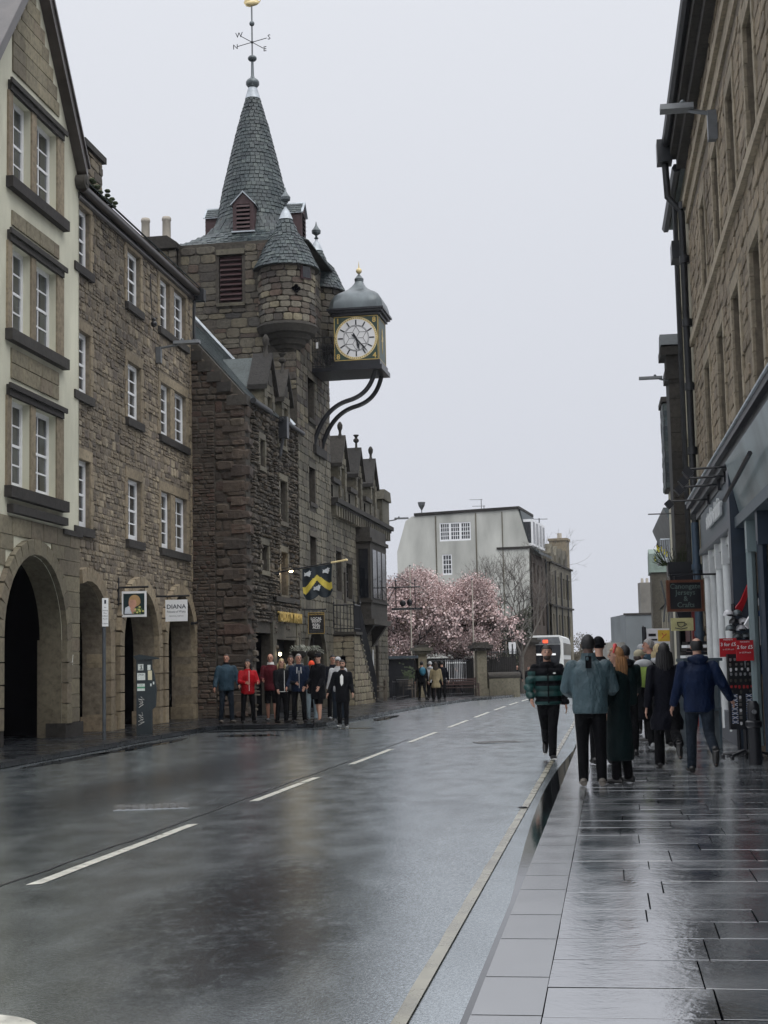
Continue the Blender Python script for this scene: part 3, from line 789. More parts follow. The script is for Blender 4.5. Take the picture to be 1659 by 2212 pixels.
# roof, gutter, chimney, downpipe
b = MB(); b.prism([(-.22, 12.98), (5.0, 18.1), (5.2, 17.9), (0, 12.75)], .0, 10.15, 'x'); rf = b.build('roof', S_SILL, hb)
Ms = slates((0, -.28, 12.98), (1, 0, 0), (0, 1, .98), 10.15, 3.0, rg, .2, (.2, .32)); pieces(hb, 'slate', Ms, V_SLATE, S_SLATE, limit=60)
b = MB(); b.tube([(0, -.18, 12.86), (10.25, -.18, 12.86)], .10, 10); b.tube([(0, -.02, 12.70), (10.1, -.02, 12.70)], .09, 8); b.build('gutter', M_GUTB, hb, True, 60)
b = MB(); b.box(10.05, 10.32, -.38, -.02, 12.62, 12.98); b.tube([(10.12, -.08, 12.7), (10.1, -.06, 12.2), (10.1, -.06, 3.1), (9.95, -.12, 2.9), (9.4, -.12, 2.86)], .045, 8)
b.build('downpipe', M_GUT, hb)
b = MB(); b.box(2.75, 4.2, .8, 1.9, 12.5, 14.95); ch = b.build('chimney', S_RUBM, hb)
Ms = courses(2.75, 4.2, 13.2, 14.9, (.14, .26), (.2, .45), [], rg, y=.8, depth=.03)
Ms += xform(courses(-1.9, -.8, 13.2, 14.9, (.14, .26), (.2, .45), [], rg, depth=.03), Matrix.Translation((4.2, 0, 0)) @ Matrix.Rotation(PI / 2, 4, 'Z') @ Matrix.Translation((0, 0, 0)) @ Matrix.Diagonal((-1, 1, 1, 1)))
Ms += xform(courses(-1.9, -.8, 13.2, 14.9, (.14, .26), (.2, .45), [], rg, depth=.03), Matrix.Translation((2.75, 0, 0)) @ Matrix.Rotation(-PI / 2, 4, 'Z'))
pieces(ch, 'stone', Ms, V_SQ, S_RUB)
b = MB(); b.box(2.65, 4.3, .7, 2.0, 14.95, 15.12); b.build('coping', S_DARK, ch)
for x, m in ((3.0, S_DARK), (3.45, M_TERRAR), (3.9, S_DARK)):
    b = MB(); b.lathe((x, 1.3, 15.12), [(.17, 0), (.16, .35), (.19, .37), (.19, .42), (.13, .42)], 14); b.build('chimney_pot', m, ch, True)
for i in range(10):
    pass
b = MB()
for i in range(60):
    x = rg.uniform(.3, 2.6); b.ell((x, -.1 + rg.uniform(-.1, .3), 13.1 + rg.uniform(0, .25)), (.08, .08, .05), 6, 4)
b.build('moss', M_PLANT, hb)['kind'] = 'stuff'

# ------------------------------------------------------------------ tolbooth: low front house, clock tower, hall
tb = FT.thing('tolbooth', 'old tolbooth with slated spire tower, turrets and projecting clock', 'building')
rg = random.Random(77)
TW0, TW1, TD = 6.6, 12.1, 4.1     # tower along the street, depth
Xf = lambda x, y, rot: Matrix.Translation((x, y, 0)) @ Matrix.Rotation(rot, 4, 'Z')
WEST = lambda x, y0: Xf(x, y0, -PI / 2)      # plane facing the camera: local x -> inward reversed; place stones with x negative
# street wall of the front house (rough rubble)
opC = [(1.55, 2.15, 7.7, 8.55), (4.10, 5.05, 6.25, 7.6), (1.6, 2.45, 4.5, 5.3), (4.05, 5.0, 3.85, 5.25), (.95, 2.75, .05, 2.6), (3.4, 6.0, .05, 2.42), (4.0, 5.0, 8.75, 9.42)]
opT = [(8.35, 9.35, 10.3, 11.75), (8.35, 9.3, 7.3, 8.55), (8.35, 9.3, 4.75, 6.1)]
archT = [(7.3, .05), (10.3, .05)] + [(8.8 + 1.5 * math.cos(PI * k / 12), 1.55 + 1.5 * math.sin(PI * k / 12)) for k in range(13)]
b = MB(); wall_mesh(b, [(0, -.3), (TW0, -.3), (TW0, 9.55), (0, 9.55)], [rect(*o) for o in opC], .4)
b.box(.0, .02, .0, 5.0, -.3, 9.5); b.box(.3, TW0, .9, 5, -.3, 9.4)
b.prism([(0, 9.5), (5, 9.5), (5, 14.6), (2.6, 12.3)], .02, .3, 'x')
b.build('front_wall', S_TOLM, tb)
b = MB(); wall_mesh(b, [(TW0, -.3), (TW1, -.3), (TW1, 16.3), (TW0, 16.3)], [rect(*o) for o in opT] + [archT], .45, -.08)
wall_mesh_w = MB(); 
b.build('tower_wall', S_TOLM, tb)
b = MB(); wall_mesh(b, [(0, -.3), (TD, -.3), (TD, 16.3), (0, 16.3)], [rect(1.88, 2.72, 14.15, 15.85)], .3)
b.build('tower_side_wall', S_TOLM, tb, M=Matrix.Translation((TW0, 0, 0)) @ Matrix(((0, 1, 0, 0), (1, 0, 0, -.08), (0, 0, 1, 0), (0, 0, 0, 1))))
b = MB(); b.box(TW0 + .35, TW1, .5, TD, 3.2, 16.2); b.box(TW0 + .35, 7.2, .5, TD, 0, 3.2); b.box(10.4, TW1, .5, TD, 0, 3.2); b.box(TW1 - .01, TW1 + .0, -.08, TD, 0, 16.3); b.box(TW0, TW1, TD - .2, TD, 0, 16.3)
b.build('tower_core', S_TOLM, tb)
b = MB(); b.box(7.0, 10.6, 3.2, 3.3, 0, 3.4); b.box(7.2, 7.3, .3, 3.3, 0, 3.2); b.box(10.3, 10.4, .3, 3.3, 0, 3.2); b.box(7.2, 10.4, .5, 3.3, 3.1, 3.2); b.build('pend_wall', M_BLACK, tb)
blk = [rect(a - .12, c + .12, p - .15, q + .2) for a, c, p, q in opC]
MsF = courses(.5, TW0, .05, 9.5, (.09, .24), (.14, .5), blk, rg, gap=.03, depth=.08, dvar=.8, jit=.3)
pieces(tb, 'stone', MsF, V_ROUND, S_TOLF, limit=110)
# large rounded corner stones, long and short
Ms = []; z = .1; k = 0
while z < 9.2:
    h = rg.uniform(.32, .52); w = .62 if k % 2 else .42; wy = .75 if k % 2 == 0 else .5
    Ms.append(Matrix.Translation((w / 2 - .06, wy / 2 - .06, z + h / 2)) @ Matrix.Diagonal((w + .04, (wy) * .62, h - .03, 1)) @ Matrix.Translation((0, .2, 0)))
    z += h; k += 1
pieces(tb, 'corner_stone', Ms, V_ROUND, S_TOLR)
# west flank of the front house
def westM(Ms, x, y0=0):    # stones given in (y along, z) on the plane x, facing -x
    T = Matrix(((0, 1, 0, x), (1, 0, 0, y0), (0, 0, 1, 0), (0, 0, 0, 1)))
    return [T @ M for M in Ms]
steps = [(1.62, 11.35), (1.30, 11.02), (1.02, 10.68), (.72, 10.36), (.42, 10.04), (-.08, 9.62)]
Ms = westM(courses(.0, .95, .1, 9.5, (.16, .36), (.22, .55), [], rg, gap=.016, depth=.045, dvar=.9, jit=.25), 0)
Ms += westM(courses(.95, 1.75, .1, 9.5, (.08, .2), (.1, .34), [], rg, gap=.012, depth=.025, dvar=.9, jit=.35), 0)
Ms += westM(courses(.0, 2.1, 9.5, 11.3, (.14, .22), (.2, .4), [], rg, gap=.02, depth=.05, clip=lambda a, c: (max(0, (c - 9.5) * .95), 2.1)), 0)
pieces(tb, 'stone', Ms, V_ROUND, S_TOLR, limit=90)
b = MB(); b.box(.0, .35, 0, 5, 9.4, 9.6); b.prism([(0, 9.5), (0, 9.6), (2.2, 12.1), (5, 12.1), (5, 9.5)], .0, .35, 'x'); b.build('gable', S_TOLM, tb)
for k, (y, z) in enumerate(steps):
    y1 = steps[k - 1][0] if k else 3.0
    b = MB(); b.box(-.10, .36, y, y1 + .12, z - .3, z); b.build('crow_step', S_DARK, tb)
# roof of the front house
b = MB(); sl_ = 1.13
b.prism([(-.1, 9.5), (3.4, 9.5 + 3.5 * sl_), (3.4, 9.3 + 3.5 * sl_), (0, 9.3)], .3, TW0, 'x'); b.build('roof', S_SILL, tb)
v = Vector((0, 1, sl_)).normalized()
Ms = slates((.34, -.1, 9.52), (1, 0, 0), v, TW0 - .34, 4.6, rg, .15, (.16, .26)); pieces(tb, 'slate', Ms, V_SLATE, S_SLATE, limit=0)
b = MB(); b.tube([(6.5, .0, 9.72), (6.5, 3.5, 9.72 + 3.5 * sl_)], .07, 4); b.build('flashing', S_FLASH, tb)
b = MB(); b.tube([(.2, -.2, 9.48), (2.3, -.2, 9.48)], .09, 8); b.tube([(3.7, -.2, 9.5), (7.0, -.2, 9.5)], .07, 8); b.box(3.9, 4.2, -.35, -.02, 8.9, 9.6); b.tube([(4.0, -.2, 8.9), (3.9, -.1, 8.3)], .05, 6); b.build('gutter', M_GUT, tb, True, 60)
def dormer(x0, x1, zb, zw, za, ztop, y=0., mat=S_TOLD, win=None, depth=1.3, fin='urn'):
    """stone wall-head dormer: front, pediment coping, cheeks, finial"""
    xc = (x0 + x1) / 2
    b = MB(); hol = [rect(*win)] if win else []
    wall_mesh(b, [(x0, zb), (x1, zb), (x1, zw), (xc, za), (x0, zw)], hol, .3, y)
    b.box(x0, x0 + .12, y + .01, y + depth, zb, zw); b.box(x1 - .12, x1, y + .01, y + depth, zb, zw)
    b.build('dormer', mat, tb)
    Ms = courses(x0 + .02, x1 - .02, zb, za, (.22, .3), (.3, .5), hol, rg, depth=.03, y=y, clip=lambda p, q: (x0, x1) if q <= zw else ((x0 + (q - zw) / (za - zw) * (xc - x0), x1 - (q - zw) / (za - zw) * (xc - x0)) if q < za - .1 else None))
    pieces(tb, 'dormer_stone', Ms, V_BLK, mat)
    for sg, xe in ((1, x0), (-1, x1)):
        b = MB(); o = .1
        b.prism([(xe - sg * o, zw - .1), (xe - sg * o, zw + .06), (xc, za + .16), (xc, za)], y - .14, y + depth * .55); b.build('coping', S_DARK, tb)
    b = MB(); b.prism([(x0, zw), (xc, za + .02), (x1, zw), (xc, za - .1)], y + depth * .55, y + depth + 1.0); b.build('dormer_roof', S_SLATE, tb)
    h = ztop - za; b = MB()
    if fin == 'urn': pr = [(.12, 0), (.10, .12 * h), (.05, .25 * h), (.045, .5 * h), (.12, .6 * h), (.12, .7 * h), (.05, .8 * h), (.07, .88 * h), (.13, .98 * h), (.10, h)]
    else: pr = [(.12, 0), (.09, .15 * h), (.05, .35 * h), (.06, .5 * h), (.10, .62 * h), (.11, .8 * h), (.07, .93 * h), (.03, h)]
    b.lathe((xc, y + .08, za), pr, 10); b.build('finial', S_DARK, tb, True)
    if win: sash(tb, win[0], win[1], win[2], win[3], y + .2, 2, 2, glass=M_GLASSD)
dormer(2.25, 3.65, 9.45, 10.3, 11.35, 12.1, win=(2.65, 3.3, 9.5, 10.1), depth=.9, fin='st')
dormer(4.55, 5.8, 9.45, 10.3, 11.25, 11.95, win=(4.9, 5.5, 9.5, 10.1), depth=.9)
for (x0, x1) in ((2.75, 3.2), (5.0, 5.4)):
    MB().box(x0, x1, -.05, .02, 10.45, 10.85).build('carved_panel', S_DARK, tb)
# windows of the front house
for a, c, p, q in opC[:4] + opC[6:]:
    sash(tb, a, c, p, q, .2, 2, 4 if q - p > 1 else 2, glass=M_GLASSD, fw=.045)
    dressed(tb, a, c, p, q, S_TOLD, S_TOLD, w=.13, proud=.06, lintel=.2, sillh=.14, sillp=.08, rg=rg)
b = MB(); b.box(.95, 2.75, .3, .35, .05, 2.6); b.box(.95, 1.0, .1, .3, .05, 2.6); b.build('door', M_BLACK, tb)
b = MB(); b.box(3.4, 6.0, .35, .4, .05, 2.42); b.build('door', M_BLK, tb)
MB().box(3.2, 6.3, -.06, .1, 2.42, 3.45).build('sign_board_stone', S_TOLD, tb)
MB().box(3.15, 6.4, -.12, .1, 3.62, 3.78).build('ledge', S_DARK, tb)
MB().box(2.75, 3.2, -.09, .1, 0, 3.0).build('door_pier', S_TOLD, tb)
MB().box(6.05, 6.6, -.09, .1, 0, 3.4).build('door_pier', S_TOLD, tb)
# tower stones
blT = [rect(a - .1, c + .1, p - .1, q + .15) for a, c, p, q in opT] + [[(7.05, -.1), (10.55, -.1)] + [(8.8 + 1.75 * math.cos(PI * k / 12), 1.55 + 1.75 * math.sin(PI * k / 12)) for k in range(13)]]
Ms = courses(TW0, TW1, .05, 16.2, (.2, .36), (.28, .62), blT, rg, gap=.010, depth=.022, dvar=.6, y=-.08, jit=.1)
lo = [M for M in Ms if M.translation.z < 9.3]; hi = [M for M in Ms if M.translation.z >= 9.3]
pieces(tb, 'tower_stone', lo, V_SQ, S_TOLD, limit=60)
hi += westM(courses(.0, TD, 11.0, 16.2, (.18, .36), (.24, .62), [rect(1.78, 2.82, 14.05, 16.0)], rg, gap=.012, depth=.03, dvar=.7, jit=.3), TW0, -.08)
pieces(tb, 'tower_stone', hi, V_SQ, S_TOL, limit=150)
voussoirs(tb, 7.3, 10.3, 1.55, 11, .25, .5, S_TOLD, -.08, .1)
for a, c, p, q in opT:
    MB().box(a, c, .2, .24, p, q).build('window', M_GLASSD, tb)
    MB().box(a - .1, c + .1, -.15, .1, p - .14, p).build('sill', S_DARK, tb)
    MB().box(a - .12, c + .12, -.11, .1, q, q + .2).build('lintel', S_TOLD, tb)
# louvred belfry window facing the camera
lv = MB().box(TW0 + .16, TW0 + .2, 1.8, 2.64, 14.15, 15.85).build('louvre_frame', M_MAROON, tb)
for k in range(9):
    b = MB(); z = 14.28 + k * .175
    b.add([(TW0 + .02, 1.84, z), (TW0 + .02, 2.6, z), (TW0 + .15, 2.6, z + .11), (TW0 + .15, 1.84, z + .11), (TW0 + .02, 1.84, z - .025), (TW0 + .02, 2.6, z - .025), (TW0 + .15, 2.6, z + .085), (TW0 + .15, 1.84, z + .085)], [(0, 1, 2, 3), (4, 7, 6, 5), (0, 4, 5, 1), (1, 5, 6, 2), (2, 6, 7, 3), (3, 7, 4, 0)])
    b.build('louvre_slat', M_MAROON, lv)
MB().box(TW0 - .06, TW0 + .1, 1.7, 2.72, 15.86, 16.05).build('lintel', S_TOLD, tb)
MB().box(TW0 - .09, TW0 + .1, 1.7, 2.72, 14.02, 14.14).build('sill', S_TOLD, tb)
# the four corner turrets (two show)
def turret(cx, cy, r, z0, zc, ze, za, zt, lab):
    b = MB()
    pr = [(.18, z0), (r * .45, z0 + .05), (r * .5, z0 + .16), (r * .62, z0 + .2), (r * .66, z0 + .34), (r * .78, z0 + .38), (r * .84, z0 + .52), (r * .98, z0 + .56), (r * 1.04, zc - .08), (r * 1.08, zc), (r * 1.06, zc + .08), (r * .97, zc + .12)]
    b.lathe((cx, cy, 0), pr, 28); b.build('corbel', S_DARK, tb, True, 35)
    b = MB(); b.lathe((cx, cy, 0), [(r * .96, zc), (r * .96, ze)], 28); tw = b.build('turret', S_TOLM, tb, True, 35)
    Ms = []; z = zc + .1
    while z < ze - .03:
        h = min(rg.uniform(.17, .28), ze - z); n = rg.randint(13, 18); ph = rg.random()
        if ze - z - h < .1: h = ze - z
        for k in range(n):
            a = 2 * PI * (k + ph) / n
            Ms.append(Matrix.Translation((cx + r * .965 * math.sin(a), cy - r * .965 * math.cos(a), z + h / 2)) @ Matrix.Rotation(a, 4, 'Z') @ Matrix.Diagonal((2 * PI * r / n - .02, .04 * rg.uniform(.5, 1.5), h - .016, 1)))
        z += h
    pieces(tw, 'stone', Ms, V_SQ, S_TOL)
    prof = [(r * 1.16, ze - .06), (r * .98, ze + .30), (r * .72, ze + .85), (r * .42, ze + (za - ze) * .68), (.16, za)]
    b = MB(); b.lathe((cx, cy, 0), [(r * .95, ze - .08)] + [(p - .01 if p > .3 else p, q) for p, q in prof], 28); rf = b.build('turret_roof', S_SILL, tb, True, 50)
    pieces(rf, 'slate', cone_slates((cx, cy, 0), prof, rg, .15, .15), V_SLATE, S_SLATE)
    b = MB(); b.lathe((cx, cy, za - .12), [(.26, 0), (.13, .32), (.05, .42), (.04, .5)], 14); b.build('lead_cap', S_FLASH, rf, True)
    b = MB(); hh = zt - za; b.lathe((cx, cy, za + .35), [(.04, 0), (.09, .05), (.04, .1), (.05, .16), (.17, .24), (.18, .34), (.09, .46), (.04, .55), (.008, max(.7, hh - .35))], 12); b.build('finial', S_LEAD, rf, True)
    return tw
tw1 = turret(TW0 + .25, .28, .98, 12.35, 13.15, 15.25, 17.15, 18.1, 'near')
tw2 = turret(TW1 - .45, .22, .92, 12.6, 13.35, 15.65, 17.35, 18.25, 'far')
# window and quatrefoil in the near turret
r_ = .98
for ang, z, w, h, nm, m in ((-.62, 14.98, .34, .42, 'turret_window', M_GLASSD),):
    M = Matrix.Translation((TW0 + .25, .28, z)) @ Matrix.Rotation(ang, 4, 'Z') @ Matrix.Translation((0, -r_, 0))
    MB().box(-w / 2 - .05, w / 2 + .05, -.045, .05, -h / 2 - .05, h / 2 + .05).build('window_frame', M_MAROON, tw1, M=M)
    MB().box(-w / 2, w / 2, -.06, -.04, -h / 2, h / 2).build('window', M_GLASSD, tw1, M=M)
M = Matrix.Translation((TW0 + .25, .28, 14.35)) @ Matrix.Rotation(-1.02, 4, 'Z') @ Matrix.Translation((0, -r_, 0))
b = MB()
for dx, dz in ((.08, 0), (-.08, 0), (0, .08), (0, -.08)): b.tube([(dx, -.07, dz), (dx, 0, dz)], .07, 10)
b.build('quatrefoil', M_BLACK, tw1, M=M)
# main spire: square flared skirt passing into a cone
SX, SY = 9.35, 2.05
prof = [(2.52, 16.28), (2.06, 16.62), (1.68, 17.0), (1.46, 17.45), (1.31, 17.95), (1.12, 19.0), (.84, 20.2), (.53, 21.5), (.20, 22.68)]
sqf = lambda z: max(0., min(1., (17.7 - z) / 1.3)) ** 1.0
b = MB(); vs = []; n = 48
for r, z in prof:
    q = sqf(z)
    for k in range(n):
        a = 2 * PI * k / n; m = max(abs(math.cos(a)), abs(math.sin(a))); rr = (r - .02) / m * q + (r - .02) * (1 - q); vs.append((SX + rr * math.cos(a), SY + rr * math.sin(a), z))
b.add(vs, [(i * n + k, i * n + (k + 1) % n, (i + 1) * n + (k + 1) % n, (i + 1) * n + k) for i in range(len(prof) - 1) for k in range(n)] + [tuple(range(n))[::-1]])
sp_ = b.build('spire', S_SILL, tb, True, 60)
pieces(sp_, 'slate', cone_slates((SX, SY, 0), prof, rg, .155, .17, sqf=sqf), V_SLATE, S_SLATE)
b = MB(); b.lathe((SX, SY, 22.5), [(.29, 0), (.17, .42), (.11, .46)], 16); b.build('lead_cap', S_FLASH, sp_, True)
b = MB(); b.lathe((SX, SY, 22.9), [(.12, 0), (.19, .08), (.25, .16), (.25, .26), (.20, .34), (.09, .42), (.06, .5), (.045, 1.1)], 16); b.build('finial', S_LEAD, sp_, True)
# louvred lucarnes on the spire
def lucarne(az, z, r, mat=M_MAROON):
    M = Matrix.Translation((SX, SY, z)) @ Matrix.Rotation(az, 4, 'Z') @ Matrix.Translation((0, -r, 0))
    b = MB(); w = .38
    b.prism([(-w, 0), (w, 0), (w, 1.0), (0, 1.42), (-w, 1.0)], 0, .9); o = b.build('lucarne', mat, sp_, M=M)
    MB().box(-.24, .24, -.012, .01, .08, .98).build('opening', M_BLACK, o)
    for k in range(6):
        b = MB(); zz = .13 + k * .15; b.add([(-.24, -.05, zz), (.24, -.05, zz), (.24, .0, zz + .09), (-.24, .0, zz + .09), (-.24, -.05, zz - .02), (.24, -.05, zz - .02)], [(0, 1, 2, 3), (4, 5, 1, 0), (4, 0, 3), (5, 2, 1)]); b.build('louvre_slat', mat, o)
    b = MB()
    for sg in (1, -1): b.prism([(0, 1.46), (sg * (w + .07), .98), (sg * (w + .07), .94), (0, 1.40)], -.07, 1.0)
    b.box(-w - .04, w + .04, -.06, .1, -.05, 0); b.build('lead_edge', S_FLASH, o)
    Ms = []
    for sg in (1, -1):
        u = Vector((0, 1, 0)); vv = Vector((-sg * .44, 0, .48)).normalized()
        Ms += slates((sg * (w + .07), 0, .97), u, vv, .95, .6, rg, .14, (.12, .2))
    pieces(sp_, 'slate', [M @ m_ for m_ in Ms], V_SLATE, S_SLATE, limit=0)
lucarne(-PI / 2 + .04, 16.95, 1.85)   # faces the camera
lucarne(.02, 17.0, 1.85)              # faces the street
lucarne(PI, 17.0, 1.75); lucarne(PI / 2, 17.0, 1.75)
# weathervane
wv = thing('weathervane', 'gilded cockerel weathervane with compass letters on the spire top', 'weathervane', FT.w(SX, SY, 23.95), FT.rz)
b = MB(); b.tube([(0, 0, -.1), (0, 0, 2.2)], .030, 8); b.build('rod', M_STEEL, wv, True)
b = MB(); b.ell((0, 0, .12), (.17, .17, .12), 14, 8); b.build('ball', S_LEAD, wv, True)
b = MB(); b.ell((0, 0, 1.47), (.10, .10, .10), 12, 8); b.build('ball', S_LEAD, wv, True)
armd = [(1.75, 'W'), (.2, 'N'), (-1.4, 'E'), (3.34, 'S')]
b = MB(); b.ell((0, 0, .75), (.06, .06, .06), 8, 6); b.build('hub', M_BLK, wv, True)
for a, dx, dy in (('W', -.60, .27), ('S', -.25, -.62), ('E', .60, -.27), ('N', .25, .62)):
    b = MB(); b.tube([(0, 0, .75), (dx, dy, .75)], .014, 6); arm = b.build('arm', M_BLK, wv)
    lettering(a, .27, M_BLK, arm, Matrix.Translation((dx * 1.16, dy * 1.16, .75)) @ Matrix.Rotation(-PI / 2 - .1, 4, 'Z'), .02)
ck = MB()
body = [(-.30, .08), (-.25, .22), (-.27, .40), (-.33, .42), (-.27, .48), (-.26, .60), (-.21, .54), (-.16, .58), (-.15, .46), (-.17, .34), (-.12, .20), (.02, .14), (.18, .16), (.30, .10), (.36, .13), (.28, .02), (.12, -.06), (-.08, -.10), (-.22, -.05)]
tri = tessellate_polygon([[Vector((x, z, 0)) for x, z in body]])
n = len(body); cxm, czm = -.05, .08
vs = [(0.012, -x * 1., z) for x, z in body] + [(-.012, -x, z) for x, z in body]
ck.add(vs, [tuple(t) for t in tri] + [tuple(i + n for i in t) for t in tri] + [(i, (i + 1) % n, n + (i + 1) % n, n + i) for i in range(n)])
ck.ell((0, -.02, .04), (.10, .26, .11), 12, 8); ck.build('cockerel', M_GOLDL, wv, False, M=Matrix.Translation((0, 0, 2.22)))

# tolbooth hall beyond the tower
HX0, HX1 = TW1, 24.9
opD = [(13.3, 14.3, 4.4, 5.95), (15.3, 16.5, 4.2, 5.6), (14.7, 15.1, 4.0, 5.2), (18.6, 19.6, 3.6, 5.4), (21.6, 22.3, .1, 2.4)]
b = MB(); wall_mesh(b, [(HX0, -.6), (HX1, -.6), (HX1, 7.7), (HX0, 7.7)], [rect(*o) for o in opD], .3)
b.box(HX0, HX1, .35, 6, -.6, 7.6); b.box(HX1 - .01, HX1, 0, 6, -.6, 7.7)
b.build('hall_wall', S_TOLM, tb)
Ms = courses(HX0, HX1, .05, 7.3, (.2, .3), (.35, .7), [rect(a - .1, c + .1, p - .1, q + .1) for a, c, p, q in opD], rg, gap=.014, depth=.02, dvar=.5)
pieces(tb, 'hall_stone', Ms, V_SQ, S_TOLD, limit=40)
for a, c, p, q in opD[:4]: sash(tb, a, c, p, q, .15, 2, 4, glass=M_GLASSD, frame=S_DARK, fw=.05)
MB().box(21.6, 22.3, .2, .25, .1, 2.4).build('door', M_BLK, tb)
b = MB(); b.box(HX0, HX1 + .3, -.35, .3, 7.68, 7.86); b.box(HX0, HX1 + .2, -.25, .2, 7.58, 7.68); b.build('cornice', S_DARK, tb)
for k in range(26): MB().box(HX0 + .2 + k * .49, HX0 + .42 + k * .49, -.25, .1, 7.2, 7.58).build('corbel', S_TOLD, tb)
b = MB(); b.box(HX0, HX1, -.02, .3, 7.86, 8.5); b.build('parapet', S_TOLD, tb)
for k in range(3):
    x = 12.3 + k * 3.45
    b = MB(); b.box(x + .2, x + .38, -.04, .02, 7.95, 8.4); b.build('arrow_slit', M_BLACK, tb)
    MB().box(x, x + 1.5, -.16, .3, 8.5, 8.68).build('parapet_coping', S_DARK, tb)
for x0 in (13.9, 17.35, 20.8):
    dormer(x0, x0 + 1.5, 7.86, 9.35, 10.45, 11.15, -.05, S_TOLD, (x0 + .35, x0 + 1.1, 8.0, 9.3), 1.6, 'urn' if x0 == 17.35 else 'st')
b = MB(); b.prism([(.4, 7.9), (3.2, 10.35), (6, 7.9)], HX0, HX1 - 1.6, 'x'); b.build('hall_roof', S_SILL, tb)
v = Vector((0, 2.8, 2.45)).normalized()
pieces(tb, 'slate', slates((HX0, .38, 7.92), (1, 0, 0), v, HX1 - HX0 - 1.6, 3.7, rg, .2, (.2, .34)), V_SLATE, S_SLATE, limit=0)
b = MB(); b.box(23.3, 25.15, -.15, 4, 7.86, 9.0); b.prism([(23.2, 9.0), (25.25, 9.0), (25.0, 9.45), (23.4, 9.45)], -.25, 4); b.build('corner_block', S_TOLD, tb)
# oriel bay at the far end
OX0, OX1, OY = 17.4, 21.3, -.6
b = MB(); b.box(OX0, OX1, OY, 0, 3.4, 7.2); ob = b.build('oriel', S_DARK, tb)
for x0, x1 in ((17.8, 18.7), (18.95, 19.8), (20.05, 20.9)): MB().box(x0, x1, OY - .03, OY + .01, 4.3, 6.3).build('window', M_GLASSD, ob)
MB().box(OX0 - .02, OX0 + .01, OY + .1, -.12, 4.3, 6.3).build('window', M_GLASSD, ob)
for z0, z1, o in ((3.2, 3.42, .14), (6.6, 6.75, .1), (4.1, 4.2, .07)): MB().box(OX0 - o, OX1 + o, OY - o, 0, z0, z1).build('moulding', S_DARK, ob)
for x in (17.7, 20.6): b = MB(); b.prism([(0, 3.2), (OY - .05, 3.2), (0, 2.3)], x, x + .4, 'x'); b.build('bracket', S_DARK, ob)
# outside stair with iron railing down to the pavement
st = FT.thing('outside_stair', 'steep stone stair with black iron railing against the old hall', 'stairs')
SY_ = -.86; S0, S1, S2, SZ = 12.12, 13.3, 16.5, 2.7
b = MB(); b.prism([(S0, -.2), (S2, -.2), (S1, SZ), (S0, SZ)], SY_, -.02)
b.build('stair_wall', S_TOLM, st)
Ms = westM(courses(SY_, -.02, .05, SZ - .05, (.22, .3), (.3, .5), [rect(-.52, -.34, .9, 1.9)], rg, depth=.02, gap=.012), S0)
Ms += courses(S0, S2 - .1, .0, SZ - .05, (.22, .3), (.3, .6), [], rg, depth=.02, gap=.012, y=SY_, clip=lambda a, c: (S0, S2 - .1 - c / SZ * (S2 - S1)))
pieces(st, 'stone', Ms, V_SQ, S_ASH, limit=120)
b = MB(); b.box(S0 - .005, S0 + .01, -.52, -.34, .9, 1.9); b.build('slit', M_BLACK, st)
for k in range(13):
    x = S1 + k * (S2 - S1) / 13; z = SZ - (k + 1) * SZ / 13; MB().box(x, x + .28, SY_ - .06, -.02, z, z + .06).build('step', S_TOLD, st)
MB().box(S0 - .1, S1 + .05, SY_ - .1, -.02, SZ, SZ + .1).build('landing', S_DARK, st)
b = MB(); yr = SY_ - .03
for x0, y0, z0, x1, y1, z1, n in ((S0 - .04, yr, SZ + .1, S1, yr, SZ + .1, 9), (S1, yr, SZ + .05, S2 + .1, yr, -.05, 26), (S0 - .04, -.1, SZ + .1, S0 - .04, yr, SZ + .1, 6)):
    for k in range(n + 1):
        t = k / n; p = Vector((x0 + (x1 - x0) * t, y0 + (y1 - y0) * t, z0 + (z1 - z0) * t)); b.tube([p, p + Vector((0, 0, 1.0))], .014, 4)
    b.tube([(x0, y0, z0 + 1), (x1, y1, z1 + 1)], .028, 6); b.tube([(x0, y0, z0 + .12), (x1, y1, z1 + .12)], .018, 4)
for x, y in ((S0 - .04, yr), (S0 - .04, -.1), (S1, yr)): b.tube([(x, y, SZ), (x, y, SZ + 1.15)], .028, 6); b.ell((x, y, SZ + 1.2), (.055, .055, .055), 8, 6); b.tube([(x, y, SZ + 1.2), (x, y, SZ + 1.45)], .014, 4)
b.build('railing', M_BLK, st)
# chimney gable left of the tower
cg = FT.thing('chimney_stack', 'sooty chimney stack with two pale clay pots beside the spire tower', 'chimney')
b = MB(); b.box(6.4, 8.4, 4.15, 5.75, 8, 16.15); b.build('stack', S_TOLM, cg)
pieces(cg, 'stone', westM(courses(4.1, 5.75, 12.5, 16.1, (.2, .34), (.25, .55), [], rg, gap=.02, depth=.04), 6.4), V_SQ, S_TOL)
b = MB(); b.box(6.25, 8.5, 4.05, 5.85, 16.15, 16.35); b.prism([(4.05, 16.35), (5.85, 16.35), (5.3, 16.6), (4.4, 16.6)], 6.25, 8.5, 'x'); b.build('coping', S_DARK, cg)
for y in (4.55, 5.32):
    b = MB(); b.lathe((6.7, y, 16.5), [(.15, 0), (.145, .75), (.165, .77), (.165, .85), (.14, .9), (.10, .9)], 14); b.build('chimney_pot', M_TERRA, cg, True, 50)

